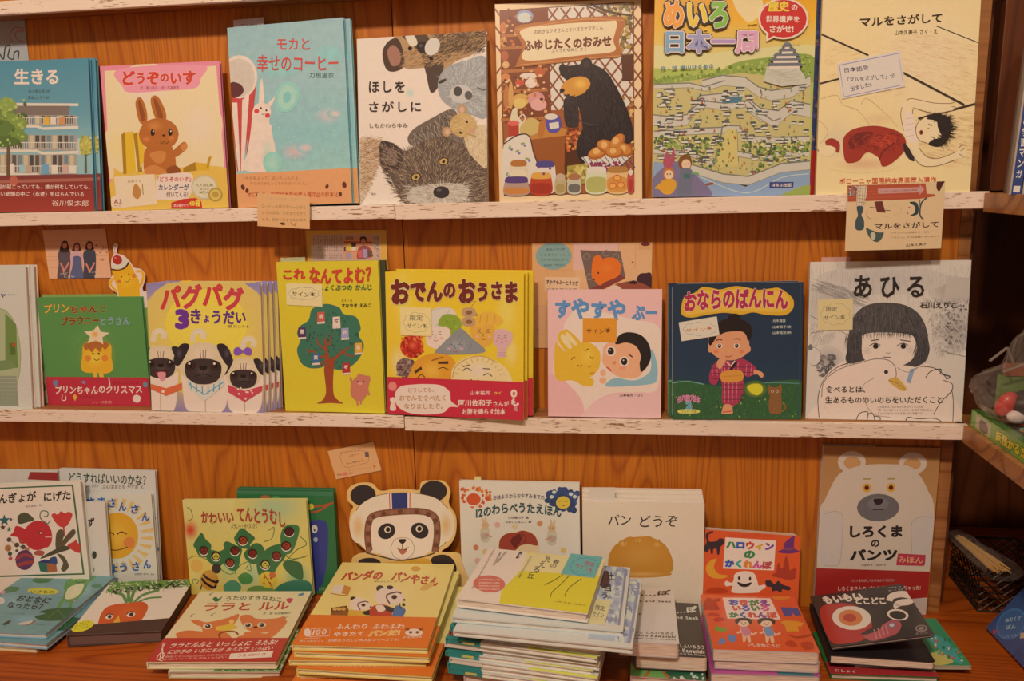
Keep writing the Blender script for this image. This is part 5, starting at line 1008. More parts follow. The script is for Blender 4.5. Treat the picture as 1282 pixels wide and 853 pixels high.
for x in (300, 409): a.ell(x, 422, 20, 10, 'e8dccc'); a.ell(x + 3, 422, 11, 10, '241e1e'); a.line([(x - 22, 420), (x, 410), (x + 22, 418)], 3, '2c2624')
a.line([(284, 400), (316, 395)], 3.5, '4c4440'); a.line([(400, 397), (440, 402)], 3.5, '4c4440'); a.line([(344, 446), (352, 451), (360, 446)], 2.5, '7c6c60'); a.line([(334, 464), (364, 466)], 3, '6c4c44')
a.blob([(385, 500), (440, 500), (460, 512), (450, 560), (400, 540)], PG); a.poly([(440, 512), (458, 508), (440, 568), (424, 560)], '8c9cac'); a.line([(388, 506), (430, 524), (470, 505)], 2, '5c504a')
a.line([(80, 700), (76, 620), (100, 550), (150, 505), (200, 486)], 2.5, '3c3634'); a.line([(470, 500), (540, 510), (590, 560), (608, 630), (606, 716)], 2.5, '3c3634')
a.blob([(128, 690), (90, 640), (92, 580), (140, 520), (250, 480), (300, 472), (350, 476), (380, 505), (384, 540), (400, 560), (460, 580), (560, 550), (604, 560), (600, 600), (570, 640), (560, 700), (540, 720), (140, 720)], 'e6d6c2')
a.line([(90, 620), (100, 560), (160, 512), (250, 484), (300, 472), (350, 476), (378, 500), (384, 535), (378, 550)], 2.5, '54483e'); a.line([(250, 600), (258, 570), (300, 545)], 2, '8c7c6c'); a.line([(256, 620), (270, 660), (300, 690), (360, 700)], 2, '8c7c6c')
a.ell(344, 523, 8, 8, '2c2624'); a.blob([(352, 556), (380, 544), (400, 556), (424, 588), (412, 598), (385, 585)], 'cf9f48'); a.line([(352, 556), (385, 566), (420, 592)], 2, '8c6428')
for P in ([(500, 545), (520, 520), (560, 512), (556, 530)], [(556, 530), (596, 540), (580, 552)], [(570, 556), (604, 570), (600, 600), (560, 640), (530, 690)], [(225, 712), (240, 684), (272, 680), (268, 712)], [(268, 690), (290, 684), (300, 715)], [(296, 695), (320, 700), (318, 716)], [(420, 715), (430, 700), (470, 706), (530, 704), (560, 715)]): a.line(P, 3, '3c3634')
a.text('あひる', (216, 142, 496, 230), '241c1a', .02, gap=.22); a.text('石川えりこ', (478, 248, 624, 272), '2c2422', .02); a.text('食べるとは、', (106, 578, 262, 604), '2c2422', .025); a.text('生あるもののいのちをいただくこと', (104, 618, 566, 646), '2c2422', .02)
a.lines(['この絵本は、山があひるを飼っていたお話', '「食べるとはどういうことか」を親子で読みたい。', '子どもたちのいのちを見つめる物語です。'], (310, 654, 528, 690), '6c5c50')
make_book(B['duck'], 'square grey pencil-drawn picture book of a girl hugging a white duck', a, 'matte', t=.010, cover='d6c2ac')
# ================================================================ bottom row, standing books
# --- white book with a red fish in a green frame
a = new('fish', 'L', 20); a.bg('ddcab4'); a.poly([(-112, 118), (300, 140), (338, 505), (-90, 512)], '3c6040'); a.poly([(-106, 124), (294, 146), (331, 499), (-84, 505)], 'e0cdb8')
a.text('きんぎょが', (-36, 152, 156, 196), '28221e', .03); a.text('にげた', (186, 162, 290, 202), '28221e', .03); a.text('五味太郎・作', (114, 210, 176, 220), '4c403c', .01)
RD = 'bc2c30'
a.ell(160, 340, 56, 62, RD); a.blob([(210, 315), (217, 340), (214, 372), (196, 392), (196, 350)], RD); a.blob([(120, 320), (75, 295), (62, 320), (50, 335), (80, 345), (90, 370), (120, 365)], RD); a.line([(190, 348), (216, 350)], 3, 'e8b0a0'); a.ell(173, 330, 7, 8, '7c2024'); a.ell(173, 330, 3.5, 4, 'e8c8b8')
for x, y, r, c in ((24, 268, 26, '2c5c5c'), (18, 298, 14, '4c3424'), (44, 308, 13, '3c6c54'), (52, 266, 9, '2c4c54')): a.poly([(x + (r if i % 2 == 0 else r * .42) * math.sin(math.pi * i / 5), y - (r if i % 2 == 0 else r * .42) * math.cos(math.pi * i / 5)) for i in range(10)], c)
a.blob([(80, 280), (82, 252), (108, 240), (134, 255), (146, 275), (120, 282), (92, 288)], '4c4c34'); a.line([(200, 295), (172, 268), (176, 240), (200, 244), (200, 262), (186, 262)], 4, '54604c'); a.line([(200, 295), (212, 280)], 4, '54604c')
a.blob([(216, 262), (226, 252), (240, 258), (252, 246), (268, 256), (280, 250), (296, 262), (280, 300), (262, 312), (240, 302)], 'c43c34'); a.line([(262, 310), (264, 350)], 6, 'a84034')
a.blob([(236, 330), (256, 320), (262, 350), (240, 404), (232, 400), (230, 370)], '5c4c34'); a.blob([(240, 404), (262, 360), (296, 322), (306, 340), (270, 380), (250, 410)], '5c4c34'); a.blob([(176, 430), (230, 400), (268, 388), (288, 400), (240, 416), (180, 436)], '4c4430'); a.blob([(236, 420), (262, 430), (280, 470), (262, 492), (250, 480), (258, 455)], '5c4c34')
a.blob([(276, 388), (300, 372), (308, 364), (316, 380), (326, 384), (322, 404), (326, 418), (306, 414)], 'c43c34')
for x, y, r, c in ((44, 352, 10, '54443c'), (40, 388, 14, 'a8703c'), (76, 376, 10, '4c3c34'), (48, 412, 9, '34503c'), (50, 432, 8, 'bc4c50'), (102, 386, 10, '54443c'), (118, 396, 9, 'a8703c'), (76, 400, 6, '54443c'), (96, 362, 6, '8c5c3c')): a.ell(x, y, r, r, c)
a.line([(44, 352), (76, 376), (102, 386)], 2, '54443c'); a.line([(40, 388), (48, 412)], 2, '54443c')
a.ell(108, 440, 37, 42, '5c3454'); a.blob([(74, 428), (108, 412), (142, 424), (144, 436), (108, 426), (72, 442)], '9c3c3c'); a.blob([(76, 456), (108, 446), (144, 444), (142, 456), (108, 462), (80, 468)], '9c3c3c'); a.blob([(148, 408), (165, 402), (186, 408), (180, 424), (150, 420)], 'a8503c')
a.poly([(162, 450), (196, 456), (200, 494), (170, 488)], '2c6450'); a.poly([(196, 456), (232, 458), (236, 490), (200, 494)], 'a85c34'); a.poly([(162, 450), (186, 440), (236, 448), (232, 458), (196, 456)], '34345c'); a.blob([(206, 446), (212, 434), (232, 432), (236, 460), (218, 460)], '34446c')
make_book(B['fish'], 'white picture book with a red fish and scattered shapes in a green frame', a, 'matte', t=.012, cover='d8c4ac')
# --- partly hidden white book with black dots
f = fit_std(V('L', [(250, 200), (412, 212), None, None]), ZT, y0=.0045, lean=6.6, t=.006, name='dots', w=.08, h=.15, pin=6); q = Art(f, 'L'); q.dz = DZ; q.bg('d6c2ae')
q.text('ず', (348, 270, 374, 306), '28221e', .03); q.ell(374, 420, 9, 16, '3c3c30'); q.ell(366, 480, 10, 12, '8c8c70'); q.ell(352, 380, 6, 8, '4c3c34')
make_book(f, 'narrow white book between the red fish book and the smiling sun book', q, 'matte', t=.006, cover='cfbba6')
# --- sun
a = new('sunny', 'L', 21); a.bg('d6c8b4')
for k in range(26):
    t_ = 2 * math.pi * k / 26 + .1; c_, s_ = math.cos(t_), math.sin(t_); x, y = 465, 345
    a.poly([(x + c_ * 95 - s_ * 3, y + s_ * 108 + c_ * 3), (x + c_ * 95 + s_ * 3, y + s_ * 108 - c_ * 3), (x + c_ * 142 + s_ * 9, y + s_ * 150 - c_ * 9), (x + c_ * 140 - s_ * 9, y + s_ * 150 + c_ * 9)], 'dcb066')
a.ell(465, 345, 84, 94, 'dc9c28', 0, 30); a.glow(465, 340, 66, 76, 'e4ac3c', 'dc9c28'); a.ell(514, 375, 22, 24, 'd87c3c'); a.ell(410, 372, 20, 22, 'd87c3c')
a.line([(466, 340), (484, 330), (505, 340)], 5, '6c3c1c'); a.line([(424, 340), (442, 332), (456, 342)], 5, '6c3c1c'); a.line([(430, 398), (465, 404), (508, 392)], 4, '6c3c1c')
for ch, x, y, r_ in (('お', 290, 300, 0), ('ひ', 322, 240, 0), ('さ', 362, 205, 0), ('ま', 405, 205, 0), ('さ', 446, 212, 0), ('ん', 488, 228, 0), ('さ', 536, 240, 0), ('ん', 578, 270, 0), ('お', 300, 440, 0), ('は', 340, 480, 0), ('よ', 455, 480, 0), ('う', 492, 474, 0), ('さ', 540, 470, 0), ('ん', 584, 462, 0)):
    a.text(ch, (x - 15, y - 18, x + 15, y + 18), '2c5c9c', .035)
a.text('はせがわ せつこ ぶん', (536, 496, 612, 505), '4c5460', .01)
b = make_book(B['sunny'], 'white picture book with a smiling orange sun', a, t=.006, cover='d8cab6')
for k, nm in ((1, 'middle'), (2, 'rear')):
    pass
a = new('whatif', 'L', 22); a.bg('d0c2b0'); a.text('どうすればいいのかな？', ((274, 100), (578, 112), (274, 140)), '2c4438', .02); a.text('わたなべ しげお', (320, 146, 390, 160), '4c4c44', .01); a.text('ぶん/おおとも やすお え', (404, 150, 568, 166), '4c4c44', .01)
a.ell(611, 282, 6, 7, '6c8494'); a.ell(628, 404, 7, 8, '3c5c7c'); a.ell(640, 450, 5, 7, '6c7c84'); a.ell(606, 240, 5, 5, '8c9ca4')
make_book(B['whatif'], 'white picture book with dark green lettering, tallest of the group at lower left', a, t=.006, cover='cdbfac')
f = fit_std(V('L', [(-60, 92), (228, 97), None, None]), ZT, y0=.029, lean=6.2, name='redspine', t=.006, h=.2, pin=6); q = Art(f, 'L'); q.dz = DZ; q.bg('d0beaa'); q.poly([(120, 103), (300, 106), (300, 140), (110, 132)], '9c2c28')
make_book(f, 'pale book with a red top corner standing behind the red fish book', q, t=.006, cover='d0beaa')
# --- ladybirds
a = new('ladybird', 'M', 23); a.grad([(0, 'd8c478'), (.3, 'd2bf6c'), (.6, 'd6bc5c'), (1, 'd8bc54')])
for x, y, rx, ry, c in ((440, 200, 150, 90, 'a8b884'), (330, 440, 90, 70, 'a4bc8c'), (520, 450, 60, 70, '7ca474'), (260, 420, 80, 60, 'b8bc74'), (180, 440, 60, 70, 'd8b848')): a.glow(x, y, rx, ry, c, 'd5be68')
a.glow(120, 275, 42, 50, 'c83424', 'd6c070'); a.ell(140, 410, 25, 26, 'd8a84c')
for P in ([(105, 385), (140, 372), (200, 395), (270, 440), (320, 400), (400, 380), (480, 390), (560, 370)], [(110, 190), (125, 200), (130, 230), (110, 240)], [(330, 420), (345, 400), (350, 425), (335, 422)], [(400, 320), (430, 310), (440, 270), (420, 280)], [(480, 390), (520, 350), (555, 330), (530, 300)], [(120, 480), (125, 460), (145, 465), (135, 480)], [(470, 330), (490, 380), (550, 375)], [(290, 440), (300, 400), (310, 380)]): a.line(P, 3, '54743c')
def leaf(P, c='2f6a3c'): a.blob(P, c)
leaf([(130, 330), (150, 300), (165, 285), (180, 310), (200, 330), (198, 360), (210, 375), (180, 378), (150, 370), (140, 350)]); leaf([(180, 375), (200, 350), (230, 355), (258, 345), (262, 375), (240, 405), (215, 410), (190, 395)])
leaf([(248, 330), (262, 318), (290, 330), (318, 345), (312, 375), (300, 420), (270, 425), (245, 395), (255, 360)]); leaf([(290, 310), (300, 290), (320, 270), (350, 290), (368, 308), (350, 330), (345, 345), (310, 340)]); leaf([(325, 370), (340, 345), (370, 325), (395, 335), (405, 365), (385, 395), (350, 400)])
leaf([(372, 395), (390, 370), (420, 340), (470, 330), (480, 370), (450, 410), (430, 440), (400, 438), (378, 440)]); leaf([(465, 345), (462, 300), (475, 270), (500, 260), (530, 270), (520, 320), (500, 360), (475, 365)], '3c7444'); leaf([(468, 400), (490, 388), (530, 395), (540, 420), (538, 455), (510, 450), (480, 425)], '2f6238')
leaf([(300, 450), (330, 432), (356, 450), (350, 470), (316, 476)], '4c8444'); leaf([(245, 480), (280, 460), (310, 480), (300, 505), (250, 508)], '4c8c64'); leaf([(450, 480), (500, 460), (560, 462), (574, 500), (570, 512), (440, 512)], '3c7458'); leaf([(340, 490), (380, 480), (440, 495), (430, 510), (340, 512)], '6c8c44')
for x, y, c in ((170, 351, '7c2c20'), (217, 372, 'c8b444'), (291, 352, '7c2418'), (271, 396, '9c3c20'), (323, 314, 'a0401c'), (358, 362, '7c2418'), (446, 371, '8c2c1c'), (482, 335, '9c3820'), (494, 284, '5c1c1c'), (404, 402, 'c8b444')):
    a.ell(x, y + 5, 18, 16, 'e0dcd0'); a.ell(x, y, 18, 17, '24201c'); a.ell(x + 1, y + 1, 13, 12, c); a.ell(x + 1, y - 4, 3, 3, '1c1414'); a.ell(x - 5, y + 4, 2.5, 2.5, '1c1414'); a.ell(x + 6, y + 4, 2.5, 2.5, '1c1414')
a.ell(188, 462, 35, 38, 'c88c34', 20)
for P in ([(165, 440), (180, 455), (215, 470), (222, 460)], [(158, 455), (175, 475), (205, 490), (214, 480)]): a.line(P, 9, '2c1c1c')
a.ell(218, 419, 18, 18, '2c2020'); a.blob([(205, 405), (235, 405), (225, 416)], '2c1c1c'); a.line([(158, 480), (152, 498)], 4, '2c1c1c')
a.ell(411, 457, 31, 30, 'd8b83c'); a.line([(395, 430), (430, 488)], 3, 'a83c28'); a.ell(430, 440, 12, 12, 'c86434')
for x, y in ((400, 450), (420, 470), (398, 472), (424, 452)): a.ell(x, y, 4, 4, 'b8402c')
a.text('かわいい', ((164, 206), (290, 204), (166, 254)), 'a8402c', .035, jit=10); a.text('てんとうむし', ((304, 192), (480, 214), (306, 250)), 'a8402c', .035, jit=10, arc=6); a.text('メラニー・ガース さく', (280, 252, 378, 270), '6c5c38', .01, arc=-2)
make_book(B['ladybird'], 'yellow-green board book with raised ladybirds on leaves, before the dark green book', a, 'gloss', t=.007, cover='d8c478')
# --- dark green book with blue figure
a = new('greenbook', 'M', 24); a.bg('2c6a3c'); a.poly([(290, 124), (655, 140), (656, 158), (292, 142)], '3c7450'); a.line([(400, 160), (500, 175), (590, 195), (655, 182)], 7, 'a8502c'); a.line([(570, 215), (600, 212), (655, 180)], 7, 'a8502c'); a.ell(572, 196, 12, 12, 'd0b43c'); a.ell(440, 160, 14, 6, '4c9c5c'); a.ell(400, 158, 18, 8, 'b85c34')
a.blob([(556, 300), (564, 256), (600, 244), (632, 260), (636, 340), (628, 430), (605, 500), (560, 520), (550, 420)], '343c7c'); a.ell(586, 278, 11, 16, 'd8ccc0'); a.ell(586, 282, 3, 5, '1c1c3c'); a.ell(590, 318, 8, 9, 'a8a8bc'); a.text('おおきな', (602, 494, 630, 506), '8cac70', .01)
b = make_book(B['greenbook'], 'dark green picture book with a blue figure, front copy half hidden by the ladybird book', a, t=.007, cover='2c6a3c', group='copies of the dark green book')
shift(b, -.002, .0082, .0015, 'rear copy of the dark green book, its black top edge just showing')
# --- twelve songs
a = new('rhyme', 'O', 25); a.bg('dcc8bc')
a.dots([(85, 95), (140, 88), (205, 110), (200, 150), (150, 175), (95, 165)], 60, ['c8502c', 'd87834', 'c85c3c', 'd8a04c'], 4, 8); a.ell(135, 135, 34, 32, 'dcc8bc'); a.ell(135, 138, 28, 24, 'cc5028')
a.dots([(425, 110), (470, 100), (540, 115), (530, 185), (460, 170), (425, 150)], 90, ['34446c', '3c4c7c', '2c3c5c'], 9, 15); a.ell(485, 153, 28, 25, 'd8b03c'); a.line([(470, 150), (476, 146), (482, 150)], 2, '6c4c1c'); a.line([(490, 150), (496, 146), (502, 150)], 2, '6c4c1c'); a.line([(478, 162), (486, 166), (494, 162)], 2, '6c4c1c')
for x, y in ((440, 130), (530, 130), (515, 120), (450, 112)): a.ell(x, y, 8, 7, 'c8d0d0')
a.text('おはようからおやすみまでの', (212, 124, 412, 142), '3c3c48', .015, arc=8); a.text('12のわらべうたえほん', (144, 172, 478, 214), '2c4c4c', .035, arc=20, jit=6); a.text('小林衛己子 編', (270, 206, 350, 216), '4c4444', .01); a.text('おおいじゅんこ 絵', (260, 222, 362, 233), '4c4444', .01)
for x, y, c in ((228, 238, 'd89c8c'), (394, 234, 'cc8450'), (296, 245, 'd8b888'), (144, 328, 'cc7450'), (486, 340, 'd8b060'), (150, 380, 'd8a090'), (180, 345, 'd8b070'), (485, 365, 'd8bcb0')): a.ell(x, y, 11, 11, c)
def bunny(x, y, s_): a.blob([(x - 18 * s_, y), (x, y - 16), (x + 16 * s_, y), (x + 14 * s_, y + 45), (x - 14 * s_, y + 45)], 'c8b494'); a.ell(x, y - 18, 15, 14, 'd0a478'); a.ell(x - 8 * s_, y - 36, 4, 14, 'd0a478', -20 * s_); a.ell(x + 2 * s_, y - 38, 4, 14, 'd0a478'); a.ell(x - 5, y - 18, 1.8, 2, '2c1c1c'); a.ell(x + 4, y - 18, 1.8, 2, '2c1c1c'); a.blob([(x - 16 * s_, y + 15), (x + 12 * s_, y + 12), (x + 10 * s_, y + 34), (x - 12 * s_, y + 36)], 'b89c88'); a.line([(x, y + 20), (x + 26 * s_, y + 28)], 4, 'c87850')
bunny(180, 258, 1); bunny(440, 270, -1); bunny(435, 420, 1)
a.blob([(240, 340), (236, 300), (262, 275), (300, 264), (345, 262), (380, 285), (392, 330), (380, 360), (300, 350)], 'e0bc8c'); a.blob([(240, 345), (238, 300), (262, 275), (300, 270), (330, 262), (372, 280), (386, 320), (350, 316), (318, 322), (290, 345)], '9c3c28'); a.blob([(280, 300), (310, 275), (325, 290), (310, 320), (296, 330)], '6c241c'); a.line([(320, 272), (340, 290), (330, 312)], 4, '7c2c20')
b = make_book(B['rhyme'], 'white songbook with a child and rabbits, sun and moon in the corners', a, 'matte', t=.009, cover='d8c6b8')
# --- bread book, four copies
a = new('bun', 'P', 26); a.bg('e3cfa8'); a.text('パン', (130, 204, 220, 244), '2c2420', .01); a.text('どうぞ', (254, 208, 402, 254), '2c2420', .01)
a.blob([(130, 410), (134, 360), (160, 320), (178, 316), (192, 300), (218, 290), (246, 300), (270, 290), (300, 292), (328, 318), (348, 324), (370, 350), (384, 390), (380, 425), (340, 440), (260, 442), (180, 436), (140, 430)], 'c8842c'); a.glow(260, 360, 110, 70, 'd0903c', 'c8842c'); a.glow(190, 318, 20, 16, 'e0a85c', 'c8842c'); a.glow(248, 306, 22, 14, 'dca04c', 'c8842c'); a.glow(322, 322, 22, 14, 'dca04c', 'c8842c')
for x in (192, 246, 330): a.line([(x, 300), (x + 2, 326)], 3, 'b06c1c', taper=True)
a.glow(260, 436, 120, 14, 'd8a054', 'c8842c')
b = make_book(B['bun'], 'cream picture book with a golden bread roll, frontmost of four copies', a, 'matte', t=.0075, cover='e6d4b4', group='copies of the bread roll book')
for k, nm in ((1, 'second'), (2, 'third'), (3, 'rearmost')): shift(b, -.0004 * k, .0087 * k, .0038 * k - .001, nm + ' of the four copies of the bread roll book, its top edge showing')
# --- orange board book with a ghost
a = new('hallow', 'Q', 27); a.bg('d85224'); a.text('いしかわこうじのかくれんぼえほん しかけえほん', (212, 114, 436, 132), 'b83c20', .01)
BL_ = '34242c'
a.blob([(80, 190), (92, 165), (98, 150), (92, 125), (100, 105), (128, 98), (130, 106), (112, 112), (104, 128), (112, 150), (150, 148), (160, 136), (182, 138), (186, 160), (168, 180), (162, 215), (152, 216), (148, 190), (132, 190), (130, 212), (120, 212), (114, 188), (102, 205), (92, 200), (84, 205)], BL_)
a.poly([(194, 130), (448, 150), (438, 300), (181, 288)], 'e6d4c2')
MC = ['3c7c4c', '34549c', 'c83c30', 'd89c2c', '7c3c8c', 'c84c84', '2c6c9c']
a.text('ハロウィン', ((198, 146), (440, 160), (196, 188)), [MC[0], MC[1], MC[2], MC[3], MC[4]], .08); a.text('の', (286, 198, 344, 240), '3c7c4c', .08); a.text('かくれんぼ', ((192, 240), (430, 254), (190, 282)), ['34549c', '3c9c8c', 'd87c2c', 'c84c84', 'b84444'], .08)
a.blob([(490, 190), (486, 170), (510, 145), (540, 128), (540, 150), (540, 190), (566, 205), (520, 216), (470, 212), (458, 205)], '6c2c64'); a.line([(480, 185), (510, 196), (540, 188)], 5, '8c4c5c')
a.blob([(150, 240), (120, 245), (96, 275), (100, 310), (130, 335), (180, 338), (206, 324), (160, 315), (136, 285), (140, 258)], 'dc9428')
a.poly([(428, 320), (450, 310), (455, 268), (466, 262), (472, 290), (484, 285), (486, 255), (500, 226), (512, 260), (516, 300), (540, 290), (552, 295), (545, 340), (520, 350), (430, 330)], 'a83420')
a.blob([(236, 340), (240, 318), (270, 304), (310, 303), (340, 316), (354, 350), (362, 375), (390, 370), (395, 385), (370, 400), (356, 410), (232, 410), (230, 375), (200, 378), (190, 365), (198, 350), (226, 360)], 'ece0cc')
a.ell(263, 337, 6, 10, '201818'); a.ell(318, 340, 6, 10, '201818'); a.blob([(255, 356), (290, 366), (326, 358), (314, 376), (288, 382), (264, 374)], '241818')
a.blob([(395, 352), (420, 350), (440, 368), (460, 352), (480, 370), (520, 385), (512, 400), (480, 395), (474, 410), (450, 400), (430, 404), (425, 384), (402, 378)], BL_); a.blob([(96, 410), (110, 390), (150, 382), (190, 390), (206, 410)], 'b83c1c')
b = make_book(B['hallow'], 'orange board book with a white ghost standing behind the orange book of dressed children', a, 'gloss', t=.016, cover='d0bcac', board=True, r=.008)
# --- white bear
a = new('bear', 'S', 28); a.grad([(0, 'b07844'), (.28, 'b8824c'), (.4, 'bc8c5c'), (1, 'bc8c5c')])
WB = 'd2b89e'
for x, y in ((180, 103), (386, 108)): a.ell(x, y, 47, 36, WB); a.ell(x + (2 if x < 200 else -2), y + 2, 29, 20, 'c89058')
a.blob([(60, 540), (70, 280), (90, 225), (130, 150), (170, 125), (230, 112), (300, 110), (370, 116), (408, 145), (440, 200), (462, 270), (452, 540), (440, 640), (60, 640)], WB)
a.blob([(80, 280), (110, 264), (140, 268), (150, 290), (142, 430), (120, 448), (90, 446), (74, 430)], 'ccb8a6'); a.line([(84, 275), (120, 264), (148, 276), (150, 320), (142, 430), (120, 448), (86, 446)], 3, 'b8a494'); a.blob([(384, 320), (390, 298), (420, 284), (460, 290), (458, 440), (400, 440), (386, 400)], 'ccb8a6'); a.line([(458, 288), (420, 284), (390, 298), (384, 330), (390, 420), (400, 442)], 3, 'b8a494')
for x in (231, 313): a.ell(x, 187, 15, 15, 'd89c3c'); a.ell(x, 187, 8, 8, '5c1c14'); a.line([(x - 12, 158), (x + 12, 158)], 4, 'a88434')
a.ell(270, 253, 72, 46, '6c6460'); a.ell(270, 240, 36, 22, '787070'); a.blob([(257, 224), (284, 224), (286, 234), (276, 243), (264, 243), (255, 234)], '2c1c1c'); a.line([(252, 259), (290, 259)], 3.5, '2c2020')
a.text('しろくま', (174, 312, 354, 354), '241a1a', .05); a.text('の', (246, 360, 276, 386), '241a1a', .04); a.text('パンツ', (174, 392, 338, 432), '241a1a', .05); a.text('tupera tupera', (214, 442, 298, 452), '5c4c48', .01)
a.poly([(340, 408), (436, 414), (434, 446), (430, 452), (334, 448)], 'b83444'); a.text('みほん', ((342, 418), (426, 422), (342, 440)), 'e0a070', .02)
b = make_book(B['bear'], 'tall picture book with a white bear on brown, wearing a broad red paper band', a, 'matte', t=.010, cover='cdb9a6')
q = band(b, a, 'S', .735, 'a82420'); q.text('パンツをぬがしてからよんでください', (178, 494, 330, 504), 'd8b4a4', .01); q.text('しろくまさんの パンツが なくなっちゃった!', (134, 518, 420, 534), 'e4ccbc', .015); q.text('いっしょに さがそう', (170, 540, 330, 552), 'd8b4a4', .01); q.poly([(40, 590), (450, 560), (450, 640), (40, 640)], 'cdb4a0')
band_done(q, 'broad red paper band')
# --- panda-shaped card
f = fit_std([(434, 598), (578.7, 600), _, _], ZT, y0=.022, lean=7, h=.19, name='pandacard', t=.004, pin=6)
a = Art(f, 'N'); a.dz = DZ
out = [(210, 200), (216, 160), (250, 142), (300, 144), (330, 172), (380, 166), (430, 168), (466, 172), (474, 145), (510, 134), (555, 145), (576, 180), (570, 222), (595, 270), (594, 330), (575, 370), (545, 395), (600, 400), (614, 430), (616, 560), (222, 560), (224, 430), (250, 400), (280, 392), (240, 350), (218, 300), (222, 250), (232, 225)]
a.blob(out, 'e0b068'); CR = 'e2caaa'
a.ell(268, 186, 46, 38, '2c2424'); a.ell(517, 178, 47, 38, '2c2424')
a.blob([(232, 290), (250, 230), (300, 195), (360, 182), (440, 182), (520, 200), (565, 240), (584, 300), (560, 360), (520, 390), (420, 400), (300, 395), (250, 350)], CR); a.line([(232, 290), (250, 230), (300, 195), (360, 182), (440, 182), (520, 200), (565, 240), (584, 300), (560, 360), (520, 390)], 2, '5c3c2c'); a.glow(250, 300, 30, 60, 'd8a868', CR); a.glow(560, 300, 30, 60, 'd8a868', CR)
a.poly([(356, 182), (442, 180), (440, 244), (360, 244)], 'e8d8cc'); a.poly([(370, 182), (426, 181), (426, 243), (372, 243)], '2c3468'); a.line([(362, 182), (364, 243)], 3, 'b83c34', smooth=False); a.line([(435, 181), (434, 243)], 3, 'b83c34', smooth=False)
a.line([(290, 388), (284, 330), (292, 275), (320, 256), (400, 248), (480, 250), (522, 272), (530, 330), (522, 395)], 24, '7c4830'); a.line([(290, 388), (284, 330), (292, 275), (320, 256), (400, 248), (480, 250), (522, 272), (530, 330), (522, 395)], 15, '8c5840')
for k in range(22):
    P_ = [(290, 388), (284, 330), (292, 275), (320, 256), (400, 248), (480, 250), (522, 272), (530, 330), (522, 395)]; u_ = k / 22 * 8; i_ = int(u_); t_ = u_ - i_; x, y = [P_[i_][j] * (1 - t_) + P_[min(i_ + 1, 8)][j] * t_ for j in (0, 1)]; a.ell(x, y, 9, 9, '6c3c28' if k % 2 else '94604a', n=8)
a.blob([(302, 360), (298, 310), (318, 280), (400, 262), (490, 272), (514, 300), (512, 370), (480, 410), (400, 425), (330, 400)], 'e8d6c4')
a.line([(278, 395), (340, 412), (400, 424), (480, 412), (522, 398)], 5, '54382c')
a.ell(352, 318, 32, 28, '2c2424', -30); a.ell(469, 318, 32, 28, '2c2424', 30)
for x, y in ((356, 312), (467, 311)): a.ell(x, y, 12, 12, 'e4d4bc'); a.ell(x + 1, y, 8, 9, '4c3424'); a.ell(x + 1, y, 5, 6, '181010')
a.ell(408, 382, 42, 40, 'ecd8c0'); a.line([(366, 380), (380, 350), (408, 342), (436, 350), (450, 380), (438, 410), (408, 422), (378, 410), (366, 380)], 1.6, '8c6c54'); a.blob([(396, 348), (420, 348), (418, 358), (408, 365), (398, 358)], '2c1c1c'); a.line([(408, 364), (408, 384)], 2.5, '4c2c24'); a.blob([(392, 382), (408, 386), (424, 380), (418, 398), (404, 402)], 'b8644c'); a.line([(388, 378), (400, 386), (408, 384), (418, 386), (430, 376)], 2.5, '4c2c24')
a.blob([(250, 430), (270, 416), (310, 416), (332, 432), (330, 470), (250, 470)], '2c2020'); a.blob([(506, 430), (520, 410), (560, 406), (590, 430), (590, 470), (506, 470)], '2c2020'); a.blob([(340, 436), (400, 428), (500, 420), (500, 480), (340, 480)], 'd89c34')
uv = a.map(out); P = uv; sm = []
for i in range(len(P)):
    p0, p1, p2, p3 = P[i - 1], P[i], P[(i + 1) % len(P)], P[(i + 2) % len(P)]
    for k in range(4):
        t_ = k / 4; sm.append(tuple(np.clip(.5 * ((2 * p1) + (p2 - p0) * t_ + (2 * p0 - 5 * p1 + 4 * p2 - p3) * t_ ** 2 + (3 * p1 - p0 - 3 * p2 + p3) * t_ ** 3), [0, 0], [f['w'], f['h']])))
b = root('display_card', f, 'large panda-shaped cardboard display card with a leather flying helmet', 'display card')
bm = bmesh.new(); ps = [p for i, p in enumerate(sm) if np.linalg.norm(np.array(p) - sm[i - 1]) > 1e-4]
va = [bm.verts.new((x, y, -.002)) for x, y in ps]; vb = [bm.verts.new((x, y, 0)) for x, y in ps]; tr = tessellate_polygon([[Vector((x, y, 0)) for x, y in ps]])
for t_ in tr: bm.faces.new([va[i] for i in t_][::-1]); bm.faces.new([vb[i] for i in t_])
for i in range(len(ps)): bm.faces.new((va[i - 1], va[i], vb[i], vb[i - 1]))
bmesh.ops.recalc_face_normals(bm, faces=bm.faces[:]); bm_obj('cardboard', bm, plain('d8b478', .7, 0), b)
tr_ = []; a.build('card_print', M['matte'], b, z=.0001)
bm = bmesh.new(); bm_box(bm, (f['w'] * .3, 0, -.004), (f['w'] * .7, .02, -.0022)); bmesh.ops.recalc_face_normals(bm, faces=bm.faces[:]); bm_obj('stand_foot', bm, plain('c8a878', .7, 0), b)

